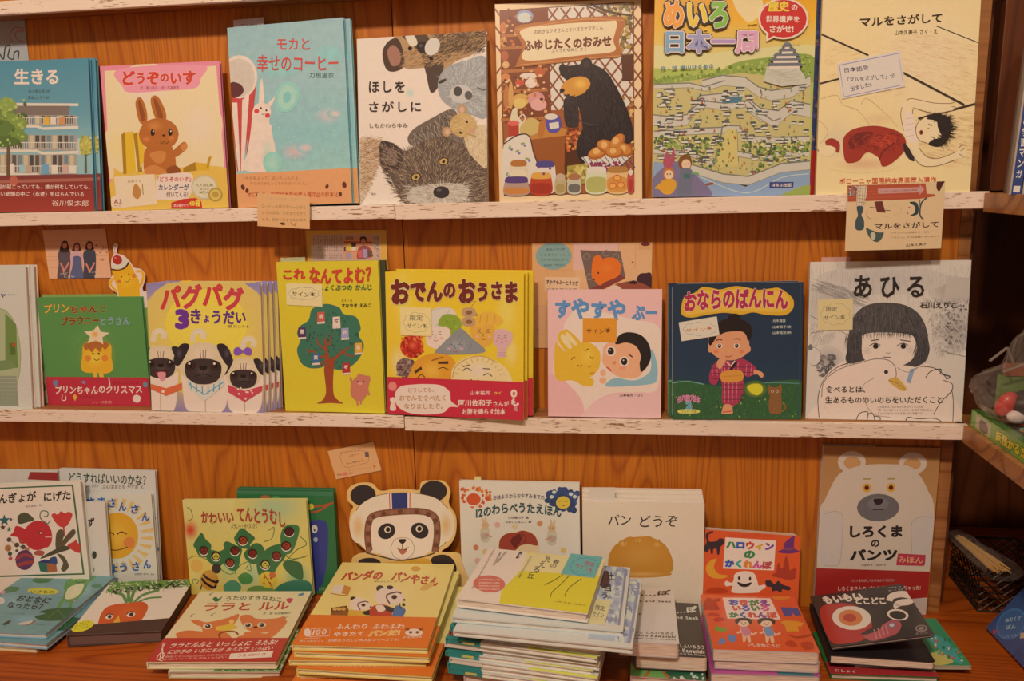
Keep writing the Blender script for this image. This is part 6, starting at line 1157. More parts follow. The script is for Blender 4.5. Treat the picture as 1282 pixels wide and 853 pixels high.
# ================================================================ bottom row, lying books and stacks
# --- frog book
a = new('frog', 'L', 30); a.bg('70938f')
for x, y, rx, ry, c in ((200, 560, 120, 40, '809c98'), (120, 680, 90, 30, '7ca2a8'), (320, 560, 60, 40, '94aeb0'), (60, 600, 50, 40, '80a0a0')): a.glow(x, y, rx, ry, c, '70938f')
for P, c in (([(138, 522), (170, 508), (215, 516), (200, 530), (160, 534)], '3c6c40'), ([(5, 560), (40, 545), (88, 548), (80, 562), (40, 570), (5, 576)], '3c7044'), ([(358, 548), (385, 542), (400, 550), (380, 558)], '4c7c58')): a.blob(P, c)
GF = '5c8c44'
a.line([(285, 545), (262, 590), (246, 620), (240, 636)], 13, GF); a.line([(290, 600), (286, 640)], 10, GF); a.line([(262, 560), (270, 530), (296, 520)], 9, GF); a.line([(330, 558), (350, 530), (384, 504)], 9, GF)
a.blob([(262, 560), (290, 520), (345, 524), (340, 560), (320, 590), (285, 612), (262, 600)], GF); a.blob([(272, 560), (295, 545), (330, 540), (325, 570), (300, 594), (266, 596)], 'd4cc9c'); a.ell(318, 526, 28, 13, GF); a.ell(300, 519, 8, 7, 'c8b884'); a.ell(338, 516, 8, 7, 'c8b884'); a.ell(300, 519, 4, 4, '2c2c1c'); a.ell(338, 516, 4, 4, '2c2c1c'); a.line([(300, 530), (318, 536), (338, 528)], 3, '3c4c2c')
a.blob([(148, 668), (190, 655), (165, 648), (210, 636), (290, 632), (330, 650), (316, 670), (250, 684), (180, 684)], '2c5c34'); a.line([(240, 640), (200, 675)], 2, '5c8444'); a.line([(240, 640), (270, 680)], 2, '5c8444')
a.ell(180, 565, 60, 13, 'c8bc3c', 4); a.text('いきもの', ((136, 560), (226, 564), (130, 572)), '6c6420', .02); a.text('おとなに', ((90, 578), (218, 592), (70, 602)), '28302c', .03, jit=4); a.text('なったら？', ((48, 604), (186, 614), (34, 630)), '28302c', .03, jit=4); a.text('アンヌ・クロザ 作', ((36, 650), (110, 652), (34, 656)), '4c6464', .01)
for P, c in (([(16, 698), (40, 684), (52, 682), (44, 694), (28, 702)], '34342c'), ([(86, 690), (100, 704), (120, 696), (146, 680), (150, 690), (112, 706)], '8c6c5c'), ([(76, 700), (100, 690), (140, 684), (120, 700)], 'c8b8a4')): a.blob(P, c)
a.ell(16, 600, 14, 14, 'c8bcb0'); a.ell(22, 566, 12, 8, 'c08c94'); a.ell(300, 604, 6, 4, 'c08c8c'); a.line([(150, 700), (190, 704)], 1.5, '4c6464')
b = make_book(B['frog'], 'blue-grey picture book with a green frog lying at the lower left, top copy', a, 'water', t=.0088, cover='8ba4a8', group='copies of the frog book'); 
shift(b, .008, -.004, -.0099, 'lower copy of the frog book, its cover edge sticking out under the top one', rz=-2.5)
f = dict(B['frog']); f['o'] = f['o'] + A3([-.012, -.004, 0]); f['o'][2] = ZT + .0072; f['u'] = A3([1., 0, 0]); f['v'] = A3([0, 1., 0]); f['n'] = A3([0, 0, 1.]); make_book(f, 'pale cream book lying under the two frog books', None, t=.007, cover='d8b888')
# --- carrot book
a = new('carrot', 'L', 31); a.bg('dfc9b0'); a.blob([(445, 512), (520, 512), (700, 530), (760, 542), (740, 565), (690, 556), (640, 566), (560, 556), (500, 540), (430, 560), (440, 530)], '6c8c3c')
a.fur([(440, 512), (752, 541), (735, 565), (430, 556)], ['4c7434', '8ca454', 'dcd0b4', '5c8438'], 130, 26, 7, 20, 70)
for P, w_ in (([(520, 612), (500, 575), (455, 556)], 13), ([(528, 610), (522, 560), (505, 535)], 13), ([(536, 612), (545, 570), (560, 545)], 13), ([(548, 614), (580, 585), (640, 570)], 10), ([(556, 616), (600, 600), (650, 600)], 7)): a.line(P, w_, '5c8444')
a.blob([(404, 700), (412, 660), (432, 628), (470, 615), (530, 612), (580, 612), (602, 630), (596, 660), (574, 700), (560, 720), (404, 720)], 'c85424'); a.glow(530, 650, 60, 36, 'd0602c', 'c85424')
for x, y in ((452, 667), (540, 662)): a.ell(x, y, 17, 10, 'e0d0bc', -8); a.ell(x + 2, y, 8, 8, '3c1c18'); a.line([(x - 17, y - 2), (x - 4, y - 12), (x + 15, y - 8)], 4, '4c1c14')
a.poly([(468, 696), (492, 662), (500, 694)], 'd8a034')
a.poly([(285, 700), (400, 698), (685, 682), (654, 735), (255, 750)], '4c3028')
a.text('やさいさん', ((452, 546), (712, 540), (448, 572)), '2c3424', .035, jit=6); a.text('tupera tupera', ((656, 566), (716, 566), (656, 571)), '4c5434', .01)
a.ell(332, 705, 56, 24, 'd4c42c', -14); a.text('めくって', ((318, 690), (366, 682), (316, 697)), '6c7020', .02); a.text('びっくり!', ((296, 702), (366, 694), (294, 709)), '6c7020', .02); a.text('やさいがいっぱい', ((294, 714), (368, 704), (292, 720)), '6c7020', .015)
cb_ = make_book(B['carrot'], 'white picture book with an orange carrot face lying beside the frog book', a, 'matte', t=.0195, cover='4c342c')
for c_ in cb_.children:
    if c_.name.startswith('page'): c_.data.materials[0] = plain('6c4c40', .8, 0)
# --- two orange cats
a = new('cats', 'M', 32); a.bg('e2cc98'); OR = 'd4703c'
a.text('うたのすきなねこ', ((240, 530), (458, 536), (238, 550)), '3c5444', .02, jit=8, arc=6); a.text('ララと', ((164, 556), (340, 556), (152, 588)), 'b83c2c', .03); a.text('ルル', ((370, 556), (490, 554), (362, 588)), 'b83c2c', .03); a.text('文・絵 石田登美子', ((384, 596), (494, 596), (380, 606)), '3c4c3c', .015)
a.blob([(188, 540), (200, 532), (210, 540), (224, 530), (216, 545), (200, 552)], '2c6c44'); a.blob([(474, 545), (488, 540), (502, 545), (490, 560), (480, 556)], 'c03c54')
for x, y in ((110, 604), (186, 602), (470, 620), (178, 520)): a.line([(x, y), (x + 14, y - 6)], 2, '7c8454'); a.ell(x, y + 3, 4, 3, '7c8454')
a.poly([(526, 522), (548, 518), (542, 530), (522, 532)], '5c8494')
a.blob([(110, 622), (140, 624), (170, 632), (240, 618), (288, 602), (282, 628), (262, 650), (240, 668), (200, 676), (160, 672), (150, 650), (128, 640)], OR); a.blob([(60, 672), (100, 662), (160, 668), (230, 670), (260, 690), (252, 712), (60, 712), (62, 688)], OR); a.ell(172, 648, 17, 11, 'e0c8a4'); a.ell(174, 648, 10, 8, '34241c'); a.ell(171, 645, 3, 2, 'e8dcc8'); a.poly([(204, 650), (262, 640), (288, 656), (250, 668), (206, 664)], 'dcb03c'); a.ell(262, 632, 10, 8, 'e4b460')
a.blob([(293, 612), (330, 606), (360, 622), (430, 622), (468, 614), (462, 640), (430, 668), (380, 678), (330, 668), (306, 648)], OR); a.blob([(312, 676), (350, 672), (392, 682), (420, 668), (450, 650), (470, 630), (476, 640), (450, 670), (410, 700), (330, 706), (308, 700)], OR)
for x in (325, 378): a.ell(x, 647, 17, 10, 'e0c8a4'); a.ell(x, 647, 10, 8, '34241c'); a.ell(x - 3, 644, 3, 2, 'e8dcc8')
a.blob([(345, 654), (360, 652), (356, 662)], '4c1c14'); a.line([(222, 696), (216, 680), (240, 670), (276, 672), (288, 684)], 6, '8c3c1c'); a.blob([(290, 690), (350, 690), (350, 712), (286, 712)], OR)
b = make_book(B['cats'], 'cream picture book with two orange cats, red band across it, lying', a, t=.011, cover='dcc490')
q = band(b, a, 'M', .70, 'b4302a')
q.text('ララとルルと いっしょに うたお!', ((50, 708), (446, 708), (34, 728)), 'f0d4bc', .025, jit=4); q.text('にひきの いちにちは おうたで いっぱい', ((44, 734), (430, 732), (30, 750)), 'f0d4bc', .02); q.text('絵本を読んで、うたって、おはなしをたのしみたい、うたのだいすきなこどもたちへ', ((30, 756), (264, 756), (22, 764)), 'e8bca8', .005); q.text('かわいいうたがいっぱい', ((22, 766), (250, 766), (16, 773)), 'e8bca8', .005)
q.line([(16, 775), (-4, 765), (10, 745), (24, 752), (12, 764)], 3, 'f0d4bc'); q.line([(6, 772), (12, 730), (22, 712), (14, 716), (18, 770)], 3, 'f0d4bc'); q.poly([(262, 756), (424, 752), (416, 776), (254, 778)], 'e8c8b0'); q.text('うたCDつき', ((290, 760), (396, 758), (286, 770)), 'b4302a', .01)
band_done(q, 'red paper band with white lettering')
f = fit_lie(V('M', [(150, 640), (500, 660), (480, 836), (24, 806)]), ZT + .011, name='grass'); q = Art(f, 'M'); q.dz = DZ; q.bg('cfc09c'); q.blob([(210, 838), (230, 800), (400, 770), (520, 640), (520, 860), (300, 870)], '5c8440'); q.fur([(210, 800), (520, 640), (510, 840), (230, 850)], ['3c6c34', '8ca45c', 'dcd4bc', 'e0d8c4'], 220, 20, 7, 40, 70)
make_book(f, 'white and leaf-green book lying half under the orange cats book', q, t=.0105, cover='c8b48c')
# --- baker panda stack
a = new('panda', 'N', 33); a.bg('eaca74'); a.glow(330, 560, 200, 90, 'ecd080', 'eaca74')
a.text('パンダの', ((196, 468), (340, 462), (184, 502)), 'b8442c', .06, jit=10); a.text('パンやさん', ((372, 466), (538, 486), (360, 500)), 'b8442c', .05, jit=10); a.text('柴本よしひこ 作・絵', ((304, 500), (406, 500), (302, 506)), '6c5430', .01)
a.ell(450, 457, 17, 9, 'cc9438'); a.blob([(465, 532), (480, 515), (515, 504), (512, 516), (490, 532)], 'd8a858')
a.poly([(164, 516), (198, 516), (188, 545), (152, 545)], 'e4d0b0'); a.poly([(198, 516), (222, 524), (212, 550), (188, 545)], 'c8843c'); a.line([(152, 545), (188, 552), (212, 550)], 3, 'b87434')
def pandah(x, y, s_): a.ell(x - 26 * s_, y - 24 * s_, 11 * s_, 9 * s_, '2c2424'); a.blob([(x - 36 * s_, y + 14 * s_), (x - 34 * s_, y - 16 * s_), (x, y - 30 * s_), (x + 30 * s_, y - 16 * s_), (x + 44 * s_, y + 6 * s_), (x + 30 * s_, y + 16 * s_), (x, y + 22 * s_)], 'e6d8c8'); a.line([(x + 2, y + 20 * s_), (x - 8 * s_, y - 4 * s_), (x + 20 * s_, y - 14 * s_), (x + 34 * s_, y - 10 * s_)], 4 * s_, '5c3424'); a.ell(x + 14 * s_, y, 8 * s_, 6 * s_, '2c2424'); a.ell(x + 42 * s_, y + 8 * s_, 4 * s_, 3 * s_, '2c2424')
a.blob([(160, 600), (205, 592), (216, 622), (205, 640), (152, 640), (150, 620)], '8c5428'); a.poly([(150, 596), (208, 588), (206, 606), (154, 612)], '6c3c1c')
for x in (165, 180, 195): a.ell(x, 600, 8, 6, 'd09c50')
a.blob([(215, 606), (262, 600), (280, 630), (270, 642), (218, 642)], 'd8a43c'); a.blob([(262, 612), (300, 600), (340, 606), (330, 616), (280, 622)], '2c2424')
pandah(252, 586, .9); a.blob([(288, 600), (320, 584), (356, 592), (366, 620), (352, 642), (296, 645)], 'b83c28'); a.blob([(330, 592), (350, 590), (392, 606), (388, 614), (350, 608)], '2c2424'); a.blob([(308, 590), (330, 586), (342, 602), (320, 612)], 'e6d8c8'); pandah(356, 558, 1.25); a.ell(358, 524, 12, 7, '2c2424')
a.blob([(378, 590), (400, 592), (414, 606), (400, 632), (380, 640), (366, 628)], '4c6c94'); a.line([(396, 600), (392, 580)], 4, '34344c'); a.ell(407, 585, 6, 6, '34344c'); a.ell(388, 640, 10, 6, '2c2424')
b = make_book(B['panda'], 'pale yellow picture book with pandas on a scooter, top of its stack', a, t=.0078, cover='e2c26c', group='stack of yellow panda books')
q = band(b, a, 'N', .68, 'dc7026')
q.text('ふんわり ふわふわ', ((170, 654), (412, 654), (166, 672)), 'f2dcb8', .03); q.text('やきたて', ((162, 682), (268, 680), (158, 698)), 'f2dcb8', .03); q.text('パンだ!', ((284, 678), (396, 674), (280, 700)), 'e8b050', .06, outline=('f2dcb8', .03)); q.text('好評のうれしい大人気シリーズです!', ((144, 708), (392, 706), (140, 718)), 'f2dcb8', .012)
q.line([(84, 670), (148, 668), (146, 696), (76, 698), (84, 670)], 2, 'f2dcb8', smooth=False); q.text('100', ((92, 674), (140, 672), (86, 692)), 'f2dcb8', .02); q.blob([(62, 672), (76, 670), (82, 692), (68, 698), (58, 688)], 'f2dcb8'); q.text('全国書店員が', ((60, 702), (116, 702), (58, 707)), 'f2dcb8', .005); q.text('選んだ絵本です', ((44, 710), (126, 712), (42, 716)), 'f2dcb8', .005)
q.ell(444, 686, 32, 14, 'f2dcb8'); q.ell(420, 674, 8, 5, '8c4c20'); q.ell(468, 674, 8, 5, '8c4c20'); q.ell(432, 685, 6, 5, '8c4c20'); q.ell(456, 685, 6, 5, '8c4c20'); q.text('PANDA', ((408, 700), (474, 698), (406, 707)), 'f2dcb8', .01)
band_done(q, 'orange paper band with white lettering')
R_ = random.Random(5)
zt = -.56; nm = ['second', 'third', 'fourth', 'fifth', 'sixth', 'lowest']
for k in range(6):
    zz = -(k + 1) * .0094; shift(b, (.003, -.003, .009, .006, .002, .004)[k] , (-.001, -.006, -.010, -.004, -.012, -.006)[k], zz, nm[k] + ' book down in the stack of yellow panda books', rz=(-1.5, 2, -3, 1.5, -1, 1)[k])
# --- tall stack of upright-format books
a = new('hill', 'O', 34); a.bg('e4d0b4'); a.poly([(250, 345), (655, 372), (575, 595), (225, 548), (238, 470)], 'd8c234'); a.poly([(306, 352), (655, 372), (628, 440), (252, 420), (262, 400)], 'dfcb8c'); a.grad
a.poly([(187, 337), (330, 352), (306, 420), (232, 500), (225, 550), (73, 525)], 'e2ceba')
for (x0, y0, x1, y1), c0, c1 in (((300, 352, 655, 400), 'e0cc9c', 'dcc878'), ((270, 400, 640, 440), 'dcc878', 'd8c450'), ((250, 440, 630, 480), 'd8c450', 'd8c234')): pass
def vt(st, x0, y0, x1, y1, wd, col, bold=0.):       # a column of characters running from (x0, y0) to (x1, y1)
    n = len(st)
    for i, ch in enumerate(st):
        cx, cy = x0 + (x1 - x0) * i / max(n - 1, 1), y0 + (y1 - y0) * i / max(n - 1, 1); h_ = math.hypot(x1 - x0, y1 - y0) / max(n - 1, 1) * .42
        a.text(ch, ((cx - wd / 2 + 3, cy - h_), (cx + wd / 2 + 3, cy - h_ + 2), (cx - wd / 2 - 3, cy + h_)), col, bold)
vt('春の', 446, 384, 434, 400, 26, '3c3830', .01); vt('見える丘', 412, 374, 345, 438, 24, '3c3830', .01)
vt('児童文学の名作をおくる物語', 346, 366, 300, 446, 8, '6c6450', 0); vt('新訂版', 306, 352, 294, 370, 13, '2c2420', .04); vt('春の光のなかでよみがえる思い出と', 250, 350, 218, 390, 7, '5c5044', 0); vt('家族のものがたり', 228, 356, 206, 400, 8, '5c5044', 0); vt('ことばはいつもそばにいて季節をめぐる', 206, 344, 130, 486, 6, '5c5044', 0)
a.ell(189, 474, 58, 32, 'cc6c58', 3, 28)
for i, y in enumerate((455, 467, 479, 491)): a.text('小学校高学年から読める'[i:i + 9], ((152, y), (228, y + 1), (150, y + 6)), 'e8ccb8', .01)
for P in ([(478, 434), (450, 452), (425, 466), (398, 478)], [(500, 440), (460, 480), (430, 505), (420, 530)], [(548, 455), (505, 485), (485, 510), (480, 526)]): a.line(P, 2, '3c3820')
a.text('いのうえ ゆみこ', ((436, 540), (570, 560), (434, 546)), '8c8430', .01)
b = make_book(B['hill'], 'yellow and white book with an orange disc, topmost on the tall stack', a, 'matte', t=.013, cover='e0ccb0')
# two snow-blue books below, sticking out to the right
def flat(fr, dx, dy, ztop, w=None, h=None, rz=0., flat_=True):
    g = dict(fr); c, s_ = math.cos(rz), math.sin(rz); u = nrm(A3([fr['u'][0], fr['u'][1], 0])); u = A3([u[0] * c - u[1] * s_, u[0] * s_ + u[1] * c, 0]); v = A3([-u[1], u[0], 0])
    g['u'], g['v'], g['n'] = u, v, A3([0, 0, 1.]); g['o'] = A3([fr['o'][0] + dx, fr['o'][1] + dy, ztop]); g['w'] = w or fr['w']; g['h'] = h or fr['h']; return g
def artof(g, **k):
    q = Art(g, quad=[tuple(proj(g['o'] + g['u'] * g['w'] * i + g['v'] * g['h'] * j)) for i, j in ((0, 1), (1, 1), (1, 0), (0, 0))], **k); q.dz = DZ; q.local = True; return q
z_ = -.5 - .0145
q0 = proj
for k, (quad, lab, dz_) in enumerate((([(150, 375), (762, 400), (706, 664), (60, 600)], 'book with snow-blue edges just under the yellow and white one', .001), ([(180, 420), (806, 446), (745, 728), (60, 655)], 'lower book with snow-blue edges sticking out furthest to the right', .010))):
    g = fit_lie(V('O', quad), z_ - dz_ - .001, name='snow', rs=.004); q = Art(g, 'O', rnd=40 + k); q.dz = DZ; q.bg('cfc2b8')
    T_, R__, B_ = quad[1], quad[2], quad[3]
    q.poly([(600, 385), (742, 408), (690, 640), (500, 610)] if k == 0 else [(640, 430), (790, 452), (732, 706), (560, 690)], 'b0aeb2'); q.dots([(560, 390), (745, 405), (690, 640), (540, 620)] if k == 0 else [(700, 440), (795, 452), (735, 706), (650, 690)], 150, ['908e9c', 'c8c4c8', 'a4a0aa', 'd4ccc8'], 5, 15)
    if k == 0:
        q.blob([(640, 420), (665, 425), (660, 480), (630, 490), (620, 460)], '5c3c34')
        q.text('辻', (652, 424, 686, 458), '2c2c34', .02); q.text('目', (640, 475, 668, 505), '2c2c34', .02); q.text('う', (626, 510, 652, 534), '2c2c34', .02)
        q.line([(742, 408), (690, 642)], 9, '86848f', smooth=False)
    else: q.line([(790, 460), (735, 700)], 12, '908e9c', smooth=False)
    make_book(g, lab, q, 'matte', t=.0078, cover='cdc2b4', spine='L')
    B['snow%d' % k] = g
zt = z_ - .0205; R_ = random.Random(12); base = B['hill']; words = ['third', 'fourth', 'fifth', 'sixth', 'seventh', 'eighth', 'ninth', 'tenth', 'eleventh']
proto = None; tb_ = (ZT + .0215)
n_ = 9; th = (zt - tb_) / n_
for k in range(n_):
    lx = (-.008, -.010, -.014, -.016, -.012, -.016, -.010, -.013, -.012)[k]; g = flat(base, lx, -.012 + R_.uniform(-.004, .004), zt - k * th, w=.205 - .004 * (k > 4), h=.155, rz=R_.uniform(-.02, .02))
    cv = ('2c7c74', '3c2c28', '2c7c74', 'cdb9a4', '2c7c74', '2c7c74', 'cdb9a4', '2c7c74', '2c7c74')[k]
    q = artof(g); q.bg('d6c4b0'); sc = {'2c7c74': '2c8074', '3c2c28': '9c3c28'}.get(cv, 'd0bca4'); q.poly([(0, 0), (.24 if k != 3 else .34, 0), (.24 if k != 3 else .34, 1), (0, 1)], sc); q.poly([(.55, .96), (1, .96), (1, 1), (.55, 1)], 'd8c850')
    bb = root('hardback_book', g, words[k] + ' book from the top of the tall stack, ' + {'2c7c74': 'teal spine and pale cover', '3c2c28': 'rust-red spine and pale cover'}.get(cv, 'plain pale spine and cover'), 'book', 'thin hardbacks in the tall stack')
    w, h, t = g['w'], g['h'], th - .0009; bt = .0013; bm = bmesh.new(); bm_box(bm, (.24 * w, 0, -bt), (w, h, 0)); bm_box(bm, (.24 * w, 0, -t), (w, h, -t + bt)); bmesh.ops.recalc_face_normals(bm, faces=bm.faces[:]); bm_obj('cover', bm, plain('d8c8b4', .6, 0), bb)
    bm = bmesh.new(); bm_box(bm, (0, 0, -bt), (.24 * w, h, 0)); bm_box(bm, (0, 0, -t), (.24 * w, h, -t + bt)); bm_box(bm, (0, 0, -t + bt), (.002, h, -bt)); bm_box(bm, (.004, .0006, -t + bt * 1.2), (.23 * w, .0016, -bt * 1.2))
    bmesh.ops.recalc_face_normals(bm, faces=bm.faces[:]); so = bm_obj('cloth_spine', bm, plain(sc, .6, 0), bb); so['label'] = 'cloth-coloured spine wrapping the boards'
    box('page_block', (.003, .0022, -t + bt), (w - .003, h - .0025, -bt), M['page'], bb)
    if k in (0, 2, 5, 8): bm = bmesh.new(); bm_box(bm, (.12 * w, -.0003, -t * .75), (.20 * w, .0005, -t * .3)); bmesh.ops.recalc_face_normals(bm, faces=bm.faces[:]); bm_obj('spine_ornament', bm, plain('c8b45c'), so)
    q.build('cover_art', M['matte'], bb)
# pink book under the tall stack
g = fit_lie(V('O', [(140, 640), (540, 660), (545, 842), (94, 832)]), ZT + .0205, name='pinkbase', rs=.004); q = Art(g, 'O'); q.dz = DZ; q.bg('c8a49c'); q.ell(260, 806, 90, 26, 'a87c70')
make_book(g, 'dusky pink book at the very bottom under the tall stack', q, t=.0195, cover='bc9c94')
# --- little white and black board books
f = fit_lie(V('P', [(180, 485), (385, 490), (407, 700), (170, 708)]), -.556, name='white'); a = Art(f, 'P'); a.dz = DZ; a.bg('d2beac')
a.text('も…ぽ', ((230, 506), (376, 494), (228, 526)), '2c2420', .04); a.text('Hide and Seek', ((220, 536), (380, 534), (218, 545)), '3c302c', .03); a.glow(256, 592, 14, 10, 'b8a89c', 'd2beac'); a.ell(256, 592, 4, 3, '6c5c54'); a.text('かわにし しんいちろう', ((200, 662), (388, 656), (196, 672)), '2c2420', .03); a.text('Shinichiro Kawanishi', ((200, 674), (394, 668), (198, 684)), '2c2420', .03); a.text('Designed by Maki Hirasawa', ((210, 687), (396, 682), (208, 694)), '4c403c', .02)
make_book(f, 'small white board book half under the tall stack, on a black one', a, 'gloss', t=.0205, cover='c8b6a6', board=True, r=.006)
f = fit_lie(V('P', [(235, 540), (478, 550), (522, 755), (230, 750)]), -.5785, name='black'); a = Art(f, 'P'); a.dz = DZ; a.bg('28221f')
a.text('も…ぽ', ((360, 566), (472, 558), (362, 590)), 'd8ccc0', .04); a.text('Hide and Seek', ((330, 592), (480, 598), (332, 604)), 'd0c4b8', .03); a.text('しんいちろう', ((412, 706), (506, 710), (414, 720)), 'd8ccc0', .03); a.text('Shinichiro Kawanishi', ((330, 720), (508, 726), (332, 736)), 'd8ccc0', .03); a.text('Designed by Maki Hirasawa', ((380, 738), (512, 744), (382, 750)), 'b0a498', .02)
make_book(f, 'small black board book sticking out right from under the white one', a, 'gloss', t=.0225, cover='4c443f', board=True, r=.006)
f = fit_lie(V('P', [(240, 600), (470, 610), (525, 845), (200, 840)]), ZT + .0205, name='pinkgreen'); a = Art(f, 'P'); a.dz = DZ; a.bg('d89c94'); a.poly([(100, 780), (528, 800), (540, 860), (100, 860)], '6c9c4c'); a.blob([(360, 800), (420, 790), (520, 810), (520, 850), (380, 850)], '2c5c3c'); a.line([(280, 780), (285, 815), (262, 840)], 12, 'a8602c'); a.line([(345, 780), (350, 815), (372, 840)], 12, 'a8602c'); a.dots([(380, 815), (520, 815), (520, 850), (380, 850)], 16, ['4c8c5c', 'c8c4b0'], 4, 9); a.text('おしまいって、誰', ((382, 793), (484, 797), (380, 804)), '8c2c4c', .02); a.ell(230, 800, 18, 12, 'c88c3c')
make_book(f, 'pink and green book lying under the small black board book', a, t=.0195, cover='c8948c')
# --- orange book with two dressed children
a = new('dress', 'Q', 35); a.bg('d8562a'); a.poly([(184, 432), (432, 440), (482, 548), (212, 543)], 'e6d4c2')
a.text('おきがえ', ((214, 440), (424, 446), (222, 474)), ['34549c', 'c83c30', '3c7c4c', '7c3c8c'], .08); a.text('いろいろ', ((234, 474), (424, 476), (240, 504)), ['c83c30', '34549c', '3c7c4c', 'c84c84'], .08); a.text('かくれんぼ', ((216, 508), (462, 510), (224, 540)), ['3c7c4c', '34549c', 'c83c30', '7c3c8c', 'd0503c'], .08)
a.blob([(80, 470), (92, 440), (110, 432), (130, 440), (165, 436), (170, 450), (150, 460), (168, 496), (110, 498), (74, 494)], 'a82c1c'); a.blob([(104, 522), (125, 512), (160, 518), (168, 530), (130, 532)], 'b83420'); a.blob([(136, 548), (170, 536), (200, 544), (196, 554), (150, 560)], 'b83420')
a.poly([(150, 582), (212, 598), (200, 616), (142, 606)], '6c9434'); a.blob([(214, 634), (235, 625), (258, 640), (250, 664), (222, 660)], '5c7ca8'); a.blob([(168, 660), (182, 645), (202, 655), (200, 672), (166, 680)], '5c7ca8')
a.poly([(482, 486), (562, 490), (580, 526), (552, 530), (540, 516), (530, 532), (498, 530)], '2c4c84'); a.poly([(480, 560), (500, 552), (560, 556), (590, 566), (578, 582), (562, 580), (566, 606), (508, 606), (502, 580)], 'dc9028'); a.blob([(506, 622), (560, 630), (618, 618), (622, 626), (560, 640)], 'a83c1c'); a.blob([(502, 660), (530, 650), (556, 670), (550, 680), (510, 676)], 'b83c20'); a.blob([(574, 662), (620, 655), (632, 685), (590, 692)], 'b83c20'); a.blob([(440, 430), (500, 422), (530, 440), (470, 450)], 'dc7c28')
for x, c in ((300, 'c87888'), (415, '6c8cac')):
    a.blob([(x - 20, 590), (x + 18, 588), (x + 40, 618), (x + 62, 612), (x + 64, 620), (x + 36, 630), (x + 28, 622), (x + 34, 660), (x + 20, 662), (x + 12, 636), (x + 6, 660), (x - 6, 662), (x - 12, 620), (x - 34, 622), (x - 38, 614), (x - 20, 606)], 'e2b48c'); a.blob([(x - 16, 588), (x + 18, 586), (x + 34, 622), (x + 4, 634), (x - 8, 622)], c); a.ell(x - 4, 566, 32, 20, 'e8c09c'); a.blob([(x - 48, 560), (x - 40, 545), (x - 10, 540), (x + 30, 545), (x + 40, 562), (x + 28, 572), (x + 16, 556), (x - 20, 556), (x - 36, 572)], '281c1c'); a.ell(x - 14, 566, 2.5, 3.5, '201414'); a.ell(x + 6, 566, 2.5, 3.5, '201414'); a.line([(x - 10, 574), (x - 4, 577), (x + 3, 574)], 2, '8c3c2c')
a.text('いしかわこうじ', ((316, 668), (474, 672), (320, 684)), 'f0d8b8', .03)
make_book(B['dress'], 'orange board book with two dressed children, top of its small pile', a, 'gloss', t=.0165, cover='cdb6a6', board=True, r=.006)
g = flat(B['dress'], .002, .003, -.588, rz=-.01); make_book(g, 'pinkish board book second in the pile under the dressed children book', None, t=.013, cover='b89890', board=True, r=.006)
g = flat(B['dress'], -.003, -.006, -.6025, w=.142, h=.14, rz=.02); q = artof(g); q.bg('b0487c'); q.poly([(.6, .9), (.9, .88), (.95, 1), (.62, 1)], '3c6c6c'); make_book(g, 'magenta board book at the bottom of the pile with the dressed children', q, 'gloss', t=.0215, cover='b89c94', board=True, r=.006)
# --- black question mark book
a = new('eye', 'S', 36); a.bg('2b2322'); a.blob([(76, 640), (78, 600), (110, 588), (160, 586), (210, 600), (250, 640), (252, 680), (222, 715), (160, 728), (116, 726), (92, 690)], 'b02420')
a.ell(184, 637, 68, 41, 'e0ccb8', 4, 28); a.ell(180, 636, 42, 28, 'd07434', 4); a.ell(178, 636, 23, 14, 'b43428', 4)
a.blob([(218, 688), (250, 676), (290, 660), (316, 646), (345, 648), (354, 664), (340, 690), (300, 706), (262, 716), (240, 712)], 'b04c50'); a.blob([(218, 690), (250, 672), (286, 658), (282, 676), (250, 690), (226, 696)], '2b2322')
for k in range(4): a.line([(262 + k * 13, 676 - k * 5), (272 + k * 13, 710 - k * 6)], 4, 'c87874', smooth=False)
a.ell(322, 662, 15, 12, '8c5c6c'); a.ell(322, 661, 8, 6, 'c8b4c0')
a.text('もいもい', ((80, 562), (216, 548), (90, 590)), 'ecdccc', .07, jit=10); a.text('どこどこ', ((196, 566), (298, 568), (200, 590)), 'ecdccc', .05, jit=10)
a.line([(312, 580), (318, 566), (350, 558), (384, 566), (378, 582), (350, 586), (336, 594), (340, 602)], 21, 'ecdccc'); a.ell(341, 626, 36, 19, 'ecdccc', 8); a.ell(341, 627, 28, 14, '181414', 8)
a.text('市原淳 作', ((306, 536), (348, 532), (308, 540)), 'b8a898', .01); a.text('開一夫 監修', ((308, 545), (356, 540), (310, 549)), 'b8a898', .01); a.ell(420, 672, 20, 12, '8c7468'); a.ell(420, 671, 15, 8, '2b2322'); a.ell(420, 672, 10, 6, '8c7468'); a.text('みらい', ((402, 686), (442, 682), (403, 694)), '8c7468', .03)
make_book(B['eye'], 'black board book with a big red shape and white question mark, lying tilted', a, 'gloss', t=.004, cover='3c3230', board=True, r=.006)
g = flat(B['eye'], -.002, -.003, -.5955, w=.134, rz=-.01); q = artof(g); q.bg('1f1a1a'); make_book(g, 'black inner half of the open board book under the question mark cover', q, t=.0125, cover='342c2a', board=True, r=.006)
f = fit_lie(V('S', [(115, 640), (478, 628), (580, 793), (190, 815)]), -.6085, name='green1'); a = Art(f, 'S', rnd=37); a.dz = DZ; a.bg('3c8c5c'); a.blob([(200, 800), (220, 770), (300, 790), (440, 760), (480, 740), (460, 700), (500, 730), (526, 780), (470, 800), (420, 790), (300, 815)], 'c8b45c'); a.blob([(440, 690), (500, 700), (540, 760), (550, 790), (510, 770)], '4c9c8c'); a.dots([(440, 680), (520, 700), (560, 780), (480, 760)], 26, ['c8c4b0', '2c7450', 'c86450', '5ca880'], 3, 7)
